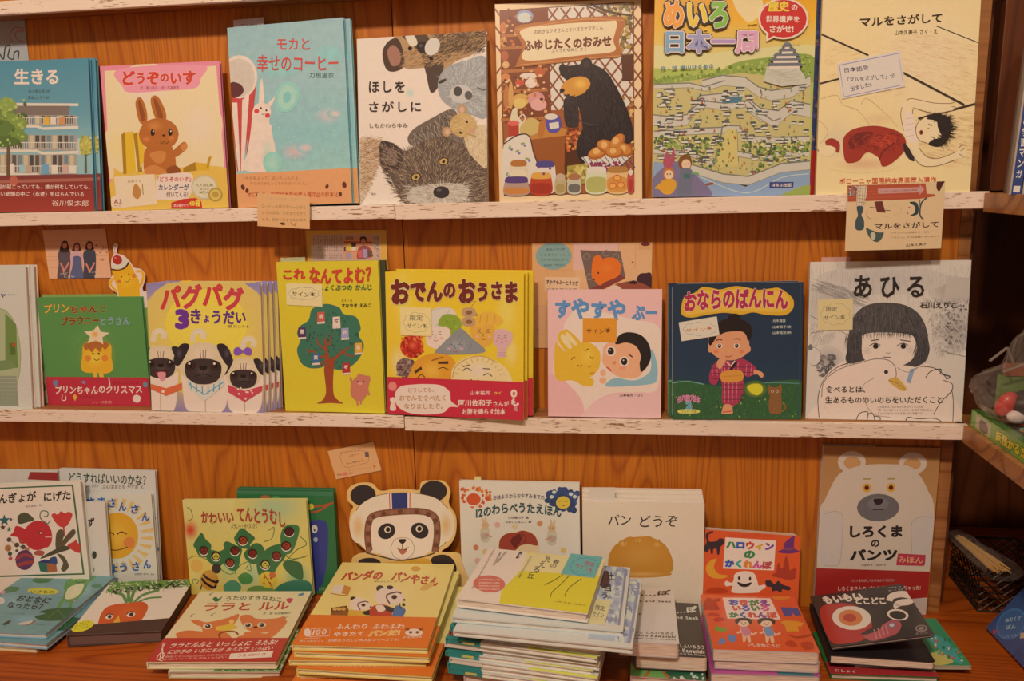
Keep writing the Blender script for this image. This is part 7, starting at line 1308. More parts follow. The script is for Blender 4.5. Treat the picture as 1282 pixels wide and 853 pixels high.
make_book(f, 'green picture book with yellow patches lying under the black question mark book', a, t=.006, cover='b09c7c')
f = fit_lie(V('S', [(50, 690), (400, 680), (470, 835), (104, 842)]), -.6152, name='green2'); a = Art(f, 'S', rnd=38); a.dz = DZ; a.bg('2c6c34'); a.poly([(90, 800), (480, 818), (480, 860), (90, 860)], 'a82c2c'); a.text('じしゃく', ((124, 824), (190, 826), (122, 834)), 'e0c8b0', .02); a.line([(168, 785), (180, 806), (220, 808)], 6, 'c8c050')
make_book(f, 'green and red book at the bottom front of the pile at lower right', a, t=.0092, cover='2c5c30')
# ================================================================ slips, notes and cards
def note(quad, fr, label, bg, view='Z', lift=.0012, name='note_card', cat='note', draw=None, m='matte', group=None, outline=None, rnd=3, art_view=None, gain=1.):
    g = on_plane(V(view, quad), fr, lift); a = Art(g, art_view or view, rnd=rnd); a.dz = 2e-6; a.gain = gain; a.bg(bg)
    if draw: draw(a)
    return card(g, a, label, m, name, cat, .0004, group, outline)
def cloud(a, x0, y0, x1, y1, col, n=9, w=1.6, k=.06):
    cx, cy, rx, ry = (x0 + x1) / 2, (y0 + y1) / 2, (x1 - x0) / 2, (y1 - y0) / 2
    a.line([(cx + rx * (1 + (k if i % 2 else -k)) * math.cos(2 * math.pi * i / (2 * n)), cy + ry * (1 + (k if i % 2 else -k)) * math.sin(2 * math.pi * i / (2 * n))) for i in range(2 * n)], w, col, closed=True)
Wf = wall_frame(WALL - .0004); Rf = wall_frame(-.0004)
def cardfr(f): g = dict(f); g['quad'] = [tuple(proj(f['o'] + f['u'] * f['w'] * i + f['v'] * f['h'] * j)) for i, j in ((0, 1), (1, 1), (1, 0), (0, 0))]; return g
CF = {k: cardfr(v) for k, v in B.items() if isinstance(v, dict)}
def d(a):
    a.line([(50, 160), (40, 135), (60, 105), (95, 108)], 5, 'b87078'); a.line([(95, 160), (70, 150), (62, 130), (76, 116), (96, 120)], 5, 'b87078')
    for k in range(10): t_ = math.radians(100 + k * 20); a.line([(78 + 48 * math.cos(t_), 130 - 44 * math.sin(t_)), (78 + 54 * math.cos(t_), 130 - 50 * math.sin(t_))], 3, 'b87078')
    a.line([(0, 205), (12, 225), (22, 180), (40, 175), (30, 215), (50, 225), (55, 200), (72, 195), (68, 225)], 5, '2c302c')
note([(-40, 82), (98, 78), (112, 260), (-30, 262)], Wf, 'grey sketch sheet with a red spiral on the panel, top left corner', 'aaa298', 'A', name='poster', cat='poster', draw=d)
def d(a): a.text('サイン・限定本', (84, 82, 144, 92), '2c3430', .01)
note([(55, 70), (166, 58), (174, 150), (62, 160)], CF['cup'], 'pale pink slip sticking out above the tall pale blue book', 'd8b0a4', 'B', lift=-.0071, name='paper_slip', cat='bookmark', draw=d)
def d(a):
    a.text('いま、いちおしです', ((190, 724), (300, 730), (190, 736)), 'b89070', jit=10)
    for i, st in enumerate(('コーヒーの香りがページから', 'たちのぼる、心があたたかく', 'なる、秋冬におすすめの絵本')): a.text(st, ((170, 752 + i * 24), (332, 756 + i * 24), (170, 766 + i * 24)), '8c6438', jit=12)
    a.ell(246, 824, 10, 5, '54341c', 10); a.line([(276, 818), (284, 830), (296, 820), (290, 834)], 2.5, '9c7040')
note([(155, 712), (347, 722), (346, 845), (153, 832)], wall_frame(-.0075), 'orange-brown handwritten card hanging over the ledge below the blue cup book', 'dca46c', 'B', lift=.0005, draw=d)
def d(a):
    for i, st in enumerate(('日本語版', '「マルをさがして」が', '出ました!!')): a.text(st, ((126 + i * 8, 226 + i * 32), (126 + i * 8 + (80, 156, 70)[i], 216 + i * 28), (128 + i * 8, 244 + i * 32)), '2c3050', .01, jit=12)
    a.line([(112, 218), (308, 178), (318, 284), (120, 324)], 2.5, '7c7ca0', smooth=False, closed=True)
note([(105, 212), (315, 168), (325, 290), (112, 332)], CF['tatami'], 'white ruled note with blue handwriting stuck on the straw mat book', 'd8c4b4', 'E', draw=d)
def d(a):
    a.poly([(180, 95), (970, 80), (975, 185), (1060, 190), (1050, 212), (900, 235), (176, 262)], 'b04c30')
    for y in (120, 150, 180, 215): a.line([(180, y + 8), (960, y - 8)], 3, 'c8644a', smooth=False)
    a.dots([(190, 105), (285, 100), (280, 190), (185, 200)], 40, ['5c5450', '8c7c70', 'c8b49c'], 5, 12)
    a.poly([(285, 100), (380, 98), (370, 200), (340, 300), (262, 305), (270, 200)], 'd8bc98')
    for k in range(4): a.line([(290 + k * 26, 100), (268 + k * 24, 300)], 3, '6c4c3c', smooth=False)
    for y in range(120, 300, 36): a.line([(280, y), (365, y + 8)], 3, '6c4c3c', smooth=False)
    a.blob([(268, 310), (330, 310), (328, 360), (312, 400), (335, 450), (325, 540), (250, 542), (250, 450), (275, 400)], '3c4c4c')
    a.poly([(448, 260), (530, 255), (556, 372), (470, 366)], '6c2c24'); a.line([(400, 316), (450, 322)], 6, '4c2c24'); a.line([(540, 350), (608, 350)], 6, '4c2c24'); a.line([(375, 340), (365, 390), (390, 430), (412, 425)], 5, 'b05c44')
    a.line([(560, 340), (640, 290), (720, 350), (640, 400), (520, 410)], 2, 'b8946c'); a.ell(800, 340, 55, 62, 'dcb888'); a.blob([(800, 270), (860, 265), (888, 310), (880, 380), (835, 402), (800, 400), (846, 370), (850, 310)], '2c3c3c'); a.ell(795, 318, 9, 7, 'b0583c'); a.ell(778, 378, 8, 8, 'b0583c')
    a.line([(975, 225), (930, 260), (905, 320), (900, 400), (930, 440)], 14, '2c4440'); a.line([(905, 240), (900, 400)], 8, '2c4440')
    a.poly([(490, 130), (910, 118), (912, 92), (955, 138), (905, 195), (905, 168), (490, 182)], 'c89084'); a.text('ていねいに描かれた家族の時間', ((510, 148), (880, 136), (510, 166)), '8c4c44', .01)
    a.ell(1135, 100, 62, 105, 'd8b888'); a.blob([(1110, -10), (1170, -30), (1180, 20), (1130, 110), (1100, 160), (1076, 130), (1080, 70)], '4c1c1c')
    a.text('マルをさがして', ((440, 480), (1074, 455), (444, 540)), '3c2028', .02)
    a.text('フランスでの出版からーねん', ((600, 566), (984, 552), (602, 586)), '6c5440', .0, jit=10); a.text('「マルー」が 日本語になりました', ((614, 614), (1080, 596), (616, 634)), '6c5440', .0, jit=10); a.text('山本久美子', ((745, 684), (950, 668), (748, 714)), '5c4838', .01, jit=12)
    a.blob([(352, 525), (400, 545), (480, 570), (530, 575), (500, 640), (460, 668), (410, 650), (372, 600)], '44544c'); a.ell(420, 605, 26, 40, 'c8b490')
note([(182, 88), (1165, 60), (1088, 726), (128, 760)], wall_frame(-.0075), 'illustrated postcard with a red arrow hanging over the ledge at right', 'dcb686', 'c', lift=.0005, name='postcard', cat='postcard', draw=d)
def d(a):
    for y in (230, 280, 330, 390, 425, 500): a.line([(100, y), (800, y - 12)], 3, 'a87450', smooth=False)
    a.dots([(560, 250), (800, 250), (790, 420), (660, 430)], 14, ['a06c48', '8c5c40'], 6, 14)
    for x, y, w_, c, hc in ((335, 340, 62, '4c3c40', '2c1c1c'), (460, 360, 62, 'b08480', '4c2c28'), (590, 345, 62, '34343c', '3c2424')):
        a.blob([(x - w_, y + 10), (x - 20, y - 30), (x + 25, y - 30), (x + w_, y), (x + w_ * 1.1, y + 140), (x + w_ * .8, y + 260), (x - w_ * .8, y + 260), (x - w_ * .8, y + 120)], c); a.blob([(x - 42, y - 60), (x - 20, y - 112), (x + 20, y - 112), (x + 40, y - 60), (x + 44, y - (0 if c == '4c3c40' else 30)), (x - 44, y - (0 if c == '4c3c40' else 30))], hc); a.ell(x, y - 66, 24, 32, 'b87058')
        a.line([(x - 30, y + 110), (x, y + 170), (x + 8, y + 200)], 16, 'b86c58'); a.line([(x + 55, y + 100), (x + 30, y + 150), (x + 4, y + 190)], 16, 'b86c58')
    a.blob([(430, 390), (500, 390), (520, 480), (530, 600), (410, 600), (425, 480)], '4c4c64'); a.text('いちご', ((310, 540), (380, 542), (310, 562)), 'e0ccc0', .02, jit=10); a.text('しまい', ((350, 570), (450, 572), (350, 588)), 'e0ccc0', .02, jit=10); a.text('ずっと', ((580, 535), (670, 528), (580, 552)), 'e0ccc0', .02, jit=10); a.text('なかよし', ((640, 566), (760, 560), (640, 582)), 'e0ccc0', .02, jit=10)
note([(88, 108), (752, 92), (812, 592), (205, 600)], Wf, 'snapshot of three people in dark clothes pinned above the pudding book', 'c08c68', 'a', name='photo_print', cat='photo', draw=d, gain=1.5)
# pudding-shaped cut-out card standing behind the pudding book
out = [(748, 650), (780, 590), (800, 560), (790, 480), (800, 400), (828, 350), (826, 300), (840, 250), (862, 240), (878, 262), (862, 310), (856, 345), (930, 370), (985, 430), (1020, 490), (1090, 505), (1130, 560), (1120, 620), (1090, 700), (1095, 730), (1160, 748), (1160, 900), (850, 900), (830, 755), (770, 710)]
g = on_plane(V('a', [(748, 240), (1160, 240), (1160, 900), (748, 900)]), dict(CF['pudding']), -.0063); a = Art(g, 'a'); a.dz = 2e-6; a.blob(out, 'e8c4b4')
a.blob([(800, 510), (900, 500), (980, 450), (1005, 500), (1060, 620), (1060, 720), (1040, 900), (860, 900), (840, 740), (815, 620)], 'e4a418'); a.glow(930, 620, 110, 110, 'eab428', 'e4a418')
a.line([(812, 600), (775, 630), (770, 670), (830, 740)], 24, 'e4a418'); a.line([(1040, 530), (1090, 530), (1110, 570), (1090, 640), (1060, 690)], 24, 'e4a418')
a.blob([(792, 490), (810, 430), (880, 400), (940, 400), (975, 440), (920, 490), (850, 505)], 'd8c8b8'); a.blob([(792, 500), (860, 510), (930, 480), (968, 432), (975, 450), (930, 500), (860, 520), (795, 516)], '4c1c18'); a.ell(858, 412, 50, 48, 'b02c24'); a.ell(840, 392, 12, 10, 'd87060'); a.line([(850, 260), (840, 330), (856, 364)], 9, 'b8a898')
for x, y in ((886, 584), (964, 556)): a.ell(x, y, 8, 8, '4c341c')
a.ell(858, 632, 20, 20, 'd8742c'); a.ell(1014, 574, 20, 20, 'd8742c'); a.line([(918, 630), (946, 634), (972, 608)], 6, '6c4418')
uv = a.map(out); ps = [(float(np.clip(x, 0, g['w'])), float(np.clip(y, 0, g['h']))) for x, y in uv]
b = root('display_card', g, 'pudding-shaped cut-out card with a cherry peeking over the green pudding book', 'display card')
bm = bmesh.new(); tr = tessellate_polygon([[Vector((x, y, 0)) for x, y in ps]]); va = [bm.verts.new((x, y, -.001)) for x, y in ps]; vb = [bm.verts.new((x, y, 0)) for x, y in ps]
for t_ in tr: bm.faces.new([va[i] for i in t_][::-1]); bm.faces.new([vb[i] for i in t_])
for i in range(len(ps)): bm.faces.new((va[i - 1], va[i], vb[i], vb[i - 1]))
bmesh.ops.recalc_face_normals(bm, faces=bm.faces[:]); bm_obj('cardboard', bm, plain('e0c0b0', .7, 0), b); a.build('card_print', M['matte'], b, z=.00005)
def d(a):
    a.poly([(120, 160), (1130, 150), (1125, 700), (130, 700)], 'a88470')
    for c in range(13):
        x = 145 + c * 34
        for r in range(7): a.text('絵本の読み聞かせ会がひらかれ親子で楽しむ'[(c * 5 + r * 3) % 20], (x, 175 + r * 34, x + 20, 201 + r * 34), '5c4038', .01)
        a.text('本とことば'[c % 5], (x, 455, x + 20, 480), '5c4038', .01); a.text('こどもの日'[c % 5], (x, 490, x + 20, 515), '5c4038', .01)
    a.poly([(595, 180), (1010, 180), (1012, 520), (598, 520)], 'b87858'); a.poly([(598, 262), (1010, 266), (1010, 290), (598, 284)], '9c3c24'); a.poly([(598, 400), (800, 400), (800, 416), (598, 416)], 'a04c30'); a.poly([(620, 195), (740, 190), (740, 245), (622, 248)], '8c5c48'); a.poly([(640, 300), (705, 298), (705, 400), (640, 402)], 'c89434'); a.poly([(710, 290), (775, 286), (775, 340), (712, 344)], '3c2828'); a.poly([(712, 344), (776, 340), (776, 400), (712, 402)], 'c89c84'); a.poly([(598, 346), (624, 344), (624, 400), (598, 402)], '4c2828'); a.poly([(632, 430), (710, 430), (708, 515), (632, 515)], '8c7880')
    a.blob([(820, 360), (860, 330), (930, 330), (990, 380), (1010, 440), (1005, 490), (800, 520), (800, 400)], '7c3c34'); a.blob([(835, 250), (840, 205), (880, 190), (925, 205), (932, 255), (920, 280), (846, 280)], '34201c'); a.ell(884, 270, 36, 50, 'b06448'); a.poly([(800, 400), (862, 390), (866, 500), (806, 506)], 'b04c40'); a.poly([(868, 376), (940, 380), (940, 500), (872, 504)], '8c7490'); a.poly([(940, 390), (1010, 400), (1008, 480), (945, 490)], '5c3c2c')
    for i, ch in enumerate('羽ばたく'): a.text(ch, (1070, 190 + i * 84, 1112, 250 + i * 84), '4c3830', .0)
    for i, ch in enumerate('絵本屋'): a.text(ch, (1040, 190 + i * 70, 1062, 240 + i * 70), '4c3830', .0)
note([(30, 95), (1220, 95), (1225, 760), (80, 760)], Wf, 'newspaper clipping on yellow card behind the bright yellow tree book', 'b88438', 'b', name='newspaper_clipping', cat='clipping', draw=d, gain=1.7)
def d(a): cloud(a, 104, 262, 228, 312, '7c9084'); a.text('サイン本', ((118, 276), (212, 280), (118, 298)), '3c3c38', .01, jit=12)
note([(97, 245), (243, 250), (242, 342), (92, 333)], CF['tree'], 'cream note with a wavy cloud outline on the yellow tree book', 'e2c88c', 'G', name='sticky_note', draw=d)
def d(a): cloud(a, 122, 312, 234, 396, 'a8a06c'); a.text('限定', ((148, 322), (204, 322), (148, 346)), '6c6c54', .01, jit=10); a.text('サイン本', ((136, 356), (220, 358), (136, 378)), '6c6c54', .01, jit=12)
note([(110, 290), (243, 292), (240, 413), (106, 408)], CF['oden'], 'pale yellow note with handwriting on the simmered food book', 'e6cb84', 'H', name='sticky_note', draw=d, lift=.0014)
def d(a): cloud(a, 276, 372, 388, 440, 'e09030'); a.text('サイン本', ((276, 396), (376, 394), (276, 420)), '7c3c1c', .012, jit=14)
note([(262, 355), (400, 355), (400, 454), (260, 453)], CF['sleep'], 'orange note stuck on the pink sleeping rabbit book', 'dc8c24', 'I', name='sticky_note', draw=d)
def d(a): cloud(a, 138, 286, 298, 350, '6c94a0'); a.text('サイン本', ((146, 316), (274, 302), (150, 336)), 'c8703c', .012, jit=12)
note([(116, 287), (300, 255), (312, 350), (127, 376)], CF['kimono'], 'tilted white note stuck on the dark blue kimono book', 'd8c4a8', 'J', name='sticky_note', draw=d)
def d(a): cloud(a, 88, 252, 202, 336, 'a8a068'); a.text('限定', ((108, 264), (152, 264), (108, 284)), '5c5848', .01, jit=10); a.text('サイン本', ((100, 298), (184, 296), (100, 318)), '5c5848', .01, jit=12)
note([(75, 237), (212, 235), (214, 355), (74, 360)], CF['duck'], 'pale yellow note stuck on the grey duck book', 'd8bc84', 'K', name='sticky_note', draw=d)
note([(94, 72), (208, 70), (210, 150), (96, 150)], CF['duck'], 'pink slip sticking out above the grey duck book', 'c88c78', 'K', lift=-.0108, name='paper_slip', cat='bookmark')
note([(62, 143), (163, 138), (165, 230), (64, 230)], CF['tree'], 'grey-green slip sticking out above the yellow tree book', 'b8a878', 'G', lift=-.0074, name='paper_slip', cat='bookmark', draw=lambda a: cloud(a, 80, 138, 150, 150, '7c8c64'))
note([(657, 241), (696, 238), (698, 330), (657, 330)], CF['pug'], 'yellow tab sticking out above the three pugs book', 'e0b040', 'F', lift=-.0084, name='paper_slip', cat='bookmark')
note([(135, 60), (160, 58), (164, 150), (137, 150)], CF['rhyme'], 'tiny yellow tab above the white songbook', 'dcc078', 'O', lift=-.0098, name='paper_slip', cat='bookmark')
note([(55, 102), (157, 103), (158, 200), (56, 200)], CF['bun'], 'white slip sticking out above the bread roll books', 'd8c0a8', 'P', lift=-.0083, name='paper_slip', cat='bookmark')
def d(a):
    a.poly([(430, 35), (1165, 45), (1165, 700), (450, 700)], 'd09c6c'); a.poly([(430, 35), (858, 38), (856, 280), (430, 282)], 'd0a08c')
    for x in (856, 1015): a.line([(x, 40), (x, 280)], 3, 'b07c54', smooth=False)
    for x, y0, y1 in ((340, 290, 360), (455, 290, 360), (190, 290, 350), (60, 290, 700)): a.line([(x, y0), (x, y1)], 2, 'b07c54', smooth=False)
    a.line([(60, 290), (430, 286)], 2, 'b07c54', smooth=False)
    a.poly([(495, 98), (875, 116), (928, 366), (600, 530)], '6c5448'); a.poly([(600, 462), (880, 330), (928, 366), (700, 480), (600, 500)], '7c342c')
    for x, y in ((560, 160), (740, 130), (830, 165), (870, 230), (590, 350)): a.line([(x + 30 * math.cos(t_ * .8), y + 28 * math.sin(t_ * .8)) for t_ in range(8)], 7, '8c7464', closed=True)
    a.blob([(615, 200), (640, 155), (680, 148), (712, 180), (760, 168), (830, 180), (880, 240), (880, 300), (850, 350), (740, 400), (690, 432), (650, 400), (610, 340)], 'd8641c'); a.glow(750, 270, 90, 70, 'dc7024', 'd8641c'); a.ell(672, 314, 7, 10, '2c1410'); a.ell(634, 375, 7, 8, '2c1410'); a.line([(712, 200), (720, 180)], 5, 'a8481c')
    a.blob([(1030, 380), (1060, 325), (1110, 318), (1165, 325), (1170, 470), (1150, 480), (1060, 410)], '3c1c24'); a.blob([(830, 430), (900, 405), (1000, 390), (1100, 420), (1165, 460), (1165, 520), (860, 520)], '8c4430'); a.blob([(950, 410), (1000, 385), (1040, 400), (1020, 420)], '34181c'); a.blob([(760, 460), (840, 430), (900, 480), (800, 520)], 'd8b094')
    a.poly([(1040, 45), (1165, 45), (1165, 100), (1040, 98)], 'c8905c'); a.ell(1105, 48, 42, 18, '6c2420'); a.ell(990, 216, 10, 8, '8c3c24')
    a.ell(245, 152, 172, 130, '7c9488', 0, 32)
    for i, (st, x0, x1) in enumerate((('原画パネル展', 170, 350), ('うさぎといっしょ', 115, 400), ('すやすやねむろう', 120, 380), ('来週まで展示中', 150, 350))): a.text(st, ((x0, 80 + i * 50), (x1, 76 + i * 50), (x0, 104 + i * 50)), '3c5c64', .01, jit=12)
    a.poly([(168, 350), (500, 355), (500, 480), (165, 480)], 'd8a880'); a.text('すやすやぷーとうさぎ', ((180, 376), (486, 390), (180, 420)), '28201c', .035, jit=10); a.text('山本祐司の本棚', ((188, 458), (470, 460), (188, 476)), '28201c', .02)
    a.poly([(60, 620), (190, 625), (195, 900), (64, 905)], 'c89064'); a.line([(60, 620), (190, 625), (190, 900)], 2, 'a8743c', smooth=False); a.ell(110, 850, 8, 6, '8c3c24')
note([(36, 28), (1168, 32), (1176, 1030), (66, 1026)], Wf, 'large art poster with an orange toy rabbit behind the pink sleeping book', 'cc9460', 'e', name='poster', cat='poster', draw=d, gain=1.2)
def d(a):
    a.line([(240, 350), (330, 300), (480, 280), (620, 265), (700, 300), (735, 400), (700, 480), (560, 520), (380, 570), (300, 550), (250, 450)], 6, '7c4c2c', closed=True); a.text('あたらしいパンやさん', ((240, 290), (700, 196), (246, 316)), '7c4424', jit=10)
    a.text('できたて', ((380, 360), (560, 300), (384, 400)), '7c4424', .01, jit=10); a.text('ちょきちょき', ((330, 490), (640, 430), (340, 520)), '6c3c1c', .03, jit=10); a.poly([(665, 300), (735, 288), (745, 375), (678, 388)], '54443c'); a.text('ひとくちたべたらにっこり', ((360, 610), (760, 560), (366, 636)), '7c4c2c', jit=10)
    a.text('You', ((158, 690), (240, 676), (164, 724)), '4c281c', .03); a.poly([(258, 664), (340, 650), (346, 710), (264, 724)], 'b8584c'); a.text('書店', ((360, 668), (440, 656), (366, 694)), '8c5c3c', .02); a.blob([(800, 540), (830, 520), (850, 560), (820, 580)], 'a05c34')
note([(25, 280), (830, 110), (952, 625), (140, 785)], Wf, 'small tilted card with a pencil-drawn loaf pinned above the panda cut-out', 'b08054', 'd', draw=d, gain=1.7)
def d(a): cloud(a, 510, 374, 620, 442, '3c7c9c', 14); a.text('限定', ((562, 384), (604, 392), (558, 404)), 'a85c70', .02, jit=10); a.text('サイン本', ((528, 392), (596, 416), (524, 412)), 'a85c70', .01, jit=12)
note([(510, 362), (636, 365), (608, 460), (483, 432)], CF['hill'], 'teal note with cloud border on the yellow and white book', '6ca89c', 'O', name='sticky_note', draw=d, lift=.0014)
def d(a): cloud(a, 598, 556, 660, 622, 'c8b468', 9); a.text('限定', ((608, 566), (646, 572), (606, 588)), '3c3c34', .01); a.text('サイン', ((600, 594), (640, 600), (598, 612)), '6c6c58', .01)
note([(600, 535), (680, 545), (638, 636), (585, 630)], dict(CF['snow0']), 'cream note lying on the snow-blue book under the yellow one', 'd8c48c', 'O', name='sticky_note', draw=d, lift=.0012)

# ================================================================ things at the right edge
# green card-game box on the side shelf
P = at(1210, 514, 2, Z2 + .023); Lb = .30; x0 = .8068; y1 = -.004
bx = link('game_box', None); bx.location = (x0, y1, Z2 - .0015); tag(bx, 'flat green card game box lying on the lower side shelf at right', 'box')
def fr_(o, u, v, w, h): return dict(o=A3(o), u=nrm(A3(u)), v=nrm(A3(v)), n=np.cross(nrm(A3(u)), nrm(A3(v))), w=w, h=h, quad=None)
def art_on(g, rnd=1):
    q = Art(g, quad=[tuple(proj(g['o'] + g['u'] * g['w'] * i + g['v'] * g['h'] * j)) for i, j in ((0, 1), (1, 1), (1, 0), (0, 0))], rnd=rnd); q.local = True; q.dz = 5e-6; return q
def attach(o, g, parent):
    m = Matrix(np.array([g['u'], g['v'], g['n']]).T.tolist()).to_4x4(); m.translation = Vector(g['o']); o.parent = parent; o.matrix_parent_inverse = Matrix.Identity(4); o.matrix_basis = Matrix.Translation(-parent.location) @ m; return o
hz = .0245
o = box('box_body', (0, -Lb, 0), (.2, 0, hz), plain('6c9030', .4, .3), bx, .0008)
g = fr_((x0, y1, Z2 - .0015), (0, -1, 0), (0, 0, 1), Lb, hz); q = art_on(g); q.bg('74983a'); q.poly([(.05, .12), (.2, .14), (.2, .92), (.05, .9)], 'b8a078'); q.blob([(.09, .3), (.13, .2), (.17, .4), (.17, .8), (.1, .85)], '6c5444')
q.text('妖怪かるた', (.25, .2, .52, .82), 'd8c02c', .05, outline=('2c3414', .06)); q.text('たのしいカードあそび', (.27, .04, .42, .13), '3c5420', .01); q.text('対象年齢 三才より', (.3, .87, .5, .95), '4c6028', .01); q.ell(.68, .55, .09, .38, 'c8b08c'); q.ell(.68, .56, .065, .3, '8c3c2c'); q.dots([(.63, .35), (.73, .35), (.73, .8), (.63, .8)], 12, ['c87c5c', '5c2420'], .006, .012); q.poly([(.82, .1), (1, .1), (1, .95), (.82, .95)], 'b89c74')
attach(q.build('side_print', M['gloss'], None, z=.0003), g, bx)
g = fr_((x0, y1 - Lb, Z2 - .0015 + hz), (1, 0, 0), (0, 1, 0), .2, Lb); q = art_on(g, 2); q.bg('54742c'); q.poly([(.06, .03), (1, .03), (1, 1), (.06, 1)], '3c3428'); q.ell(.36, .16, .3, .13, 'c84c24'); q.ell(.35, .16, .24, .105, 'd88438'); q.ell(.34, .155, .2, .085, '7c6478'); q.dots([(.16, .08), (.5, .08), (.5, .22), (.16, .22)], 40, ['9c8898', '54506c', 'b0a0a0'], .015, .03)
q.blob([(.1, .3), (.3, .26), (.5, .3), (.6, .36), (.3, .4)], '8ca88c'); q.blob([(.08, .42), (.5, .36), (.8, .5), (.5, .7), (.1, .6)], 'c8442c'); q.blob([(.3, .48), (.6, .46), (.7, .6), (.4, .62)], 'd8a03c'); q.line([(.6, .08), (.9, .2), (.7, .4)], .04, '6c8c4c'); q.ell(.8, .3, .12, .1, '5c5454'); q.dots([(.1, .04), (.95, .04), (.95, .95), (.1, .95)], 60, ['8c3c2c', '6c7c4c', 'b08c4c', '4c4c5c'], .01, .03)
attach(q.build('lid_print', M['gloss'], None, z=.0003), g, bx)
# toy in a clear bag on the box
m, nt, bb_ = mat('clear_film', .12); N, L = nt.nodes, nt.links
tr_ = N.new('ShaderNodeBsdfTransparent'); mx_ = N.new('ShaderNodeMixShader'); mx_.inputs[0].default_value = .08; bb_.inputs['Base Color'].default_value = (.8, .75, .7, 1); bb_.inputs['Coat Weight'].default_value = 1
L.new(tr_.outputs[0], mx_.inputs[1]); L.new(bb_.outputs[0], mx_.inputs[2]); L.new(mx_.outputs[0], nt.nodes['Material Output'].inputs[0]); M['film'] = m
tz = Z2 - .0015 + hz; tc_ = (float(at(1262, 480, 1, -.055)[0]) + .016, -.055, tz)
ty = link('bagged_toy', None); ty.location = tc_; tag(ty, 'black and red toy in a crinkled clear bag on the green game box', 'toy')
def ellipsoid(name, c, r, m_, parent, seg=20, ring=12, rough=0., seed=1, smooth=True, rot=None):
    bm = bmesh.new(); bmesh.ops.create_uvsphere(bm, u_segments=seg, v_segments=ring, radius=1); R = random.Random(seed)
    for v in bm.verts:
        k = 1 + R.uniform(-rough, rough); v.co = Vector((c[0] + v.co.x * r[0] * k, c[1] + v.co.y * r[1] * k, c[2] + v.co.z * r[2] * k))
    if rot: bmesh.ops.rotate(bm, cent=Vector(c), matrix=Matrix.Rotation(rot[0], 3, rot[1]), verts=bm.verts[:])
    return bm_obj(name, bm, m_, parent, smooth)
ellipsoid('toy_body', (.012, -.012, .024), (.034, .022, .022), plain('1c1618', .5, .2), ty); ellipsoid('toy_ribbon', (.026, -.034, .017), (.026, .004, .006), plain('2c9c94', .4, .2), ty, rot=(-.5, 'Y')); ellipsoid('toy_wing', (-.022, -.014, .026), (.012, .010, .018), plain('b8342c', .5, .2), ty, rot=(.5, 'Y')); ellipsoid('toy_wing', (-.012, -.022, .012), (.012, .008, .009), plain('d8b8a4', .5, .2), ty)
bm = bmesh.new(); bm_box(bm, (-.02, .012, .0), (.055, .022, .058)); bmesh.ops.recalc_face_normals(bm, faces=bm.faces[:]); bm_obj('backing_card', bm, plain('5c7430', .5, .1), ty)
bm = bmesh.new(); bm_box(bm, (-.015, .010, .058), (.052, .020, .074)); bmesh.ops.recalc_face_normals(bm, faces=bm.faces[:]); bm_obj('header_card', bm, plain('8c4424', .5, .1), ty)
bm = bmesh.new(); bmesh.ops.create_uvsphere(bm, u_segments=26, v_segments=16, radius=1); R_ = random.Random(8)
for v in bm.verts:
    x, y, z = v.co; k = 1 + R_.uniform(-.13, .13); zz = .045 + z * .046 * k
    if z > .5: x *= .55; y *= .4; zz += (z - .5) * .06
    v.co = Vector((x * .060 * k, -.008 + y * .042 * k, max(zz, .0006)))
bm_obj('clear_bag', bm, M['film'], ty)
bm = bmesh.new()
for P_ in (((-.05, -.02, .085), (-.035, -.03, .105)), ((-.035, -.03, .105), (-.02, -.02, .08)), ((-.03, -.015, .07), (.0, -.02, .085))):
    p, q_ = Vector(P_[0]), Vector(P_[1]); dn = (q_ - p).normalized(); s1 = dn.cross(Vector((0, 1, 0))).normalized() * .0014; s2 = Vector((0, .0006, 0))
    vs = [bm.verts.new(c + a_ * s1 + b_ * s2) for c in (p, q_) for a_, b_ in ((-1, -1), (1, -1), (1, 1), (-1, 1))]
    for f_ in ((0, 1, 2, 3), (7, 6, 5, 4), (0, 4, 5, 1), (1, 5, 6, 2), (2, 6, 7, 3), (3, 7, 4, 0)): bm.faces.new([vs[i] for i in f_])
bm_obj('bag_tie', bm, plain('8c7864', .4, .3), ty)
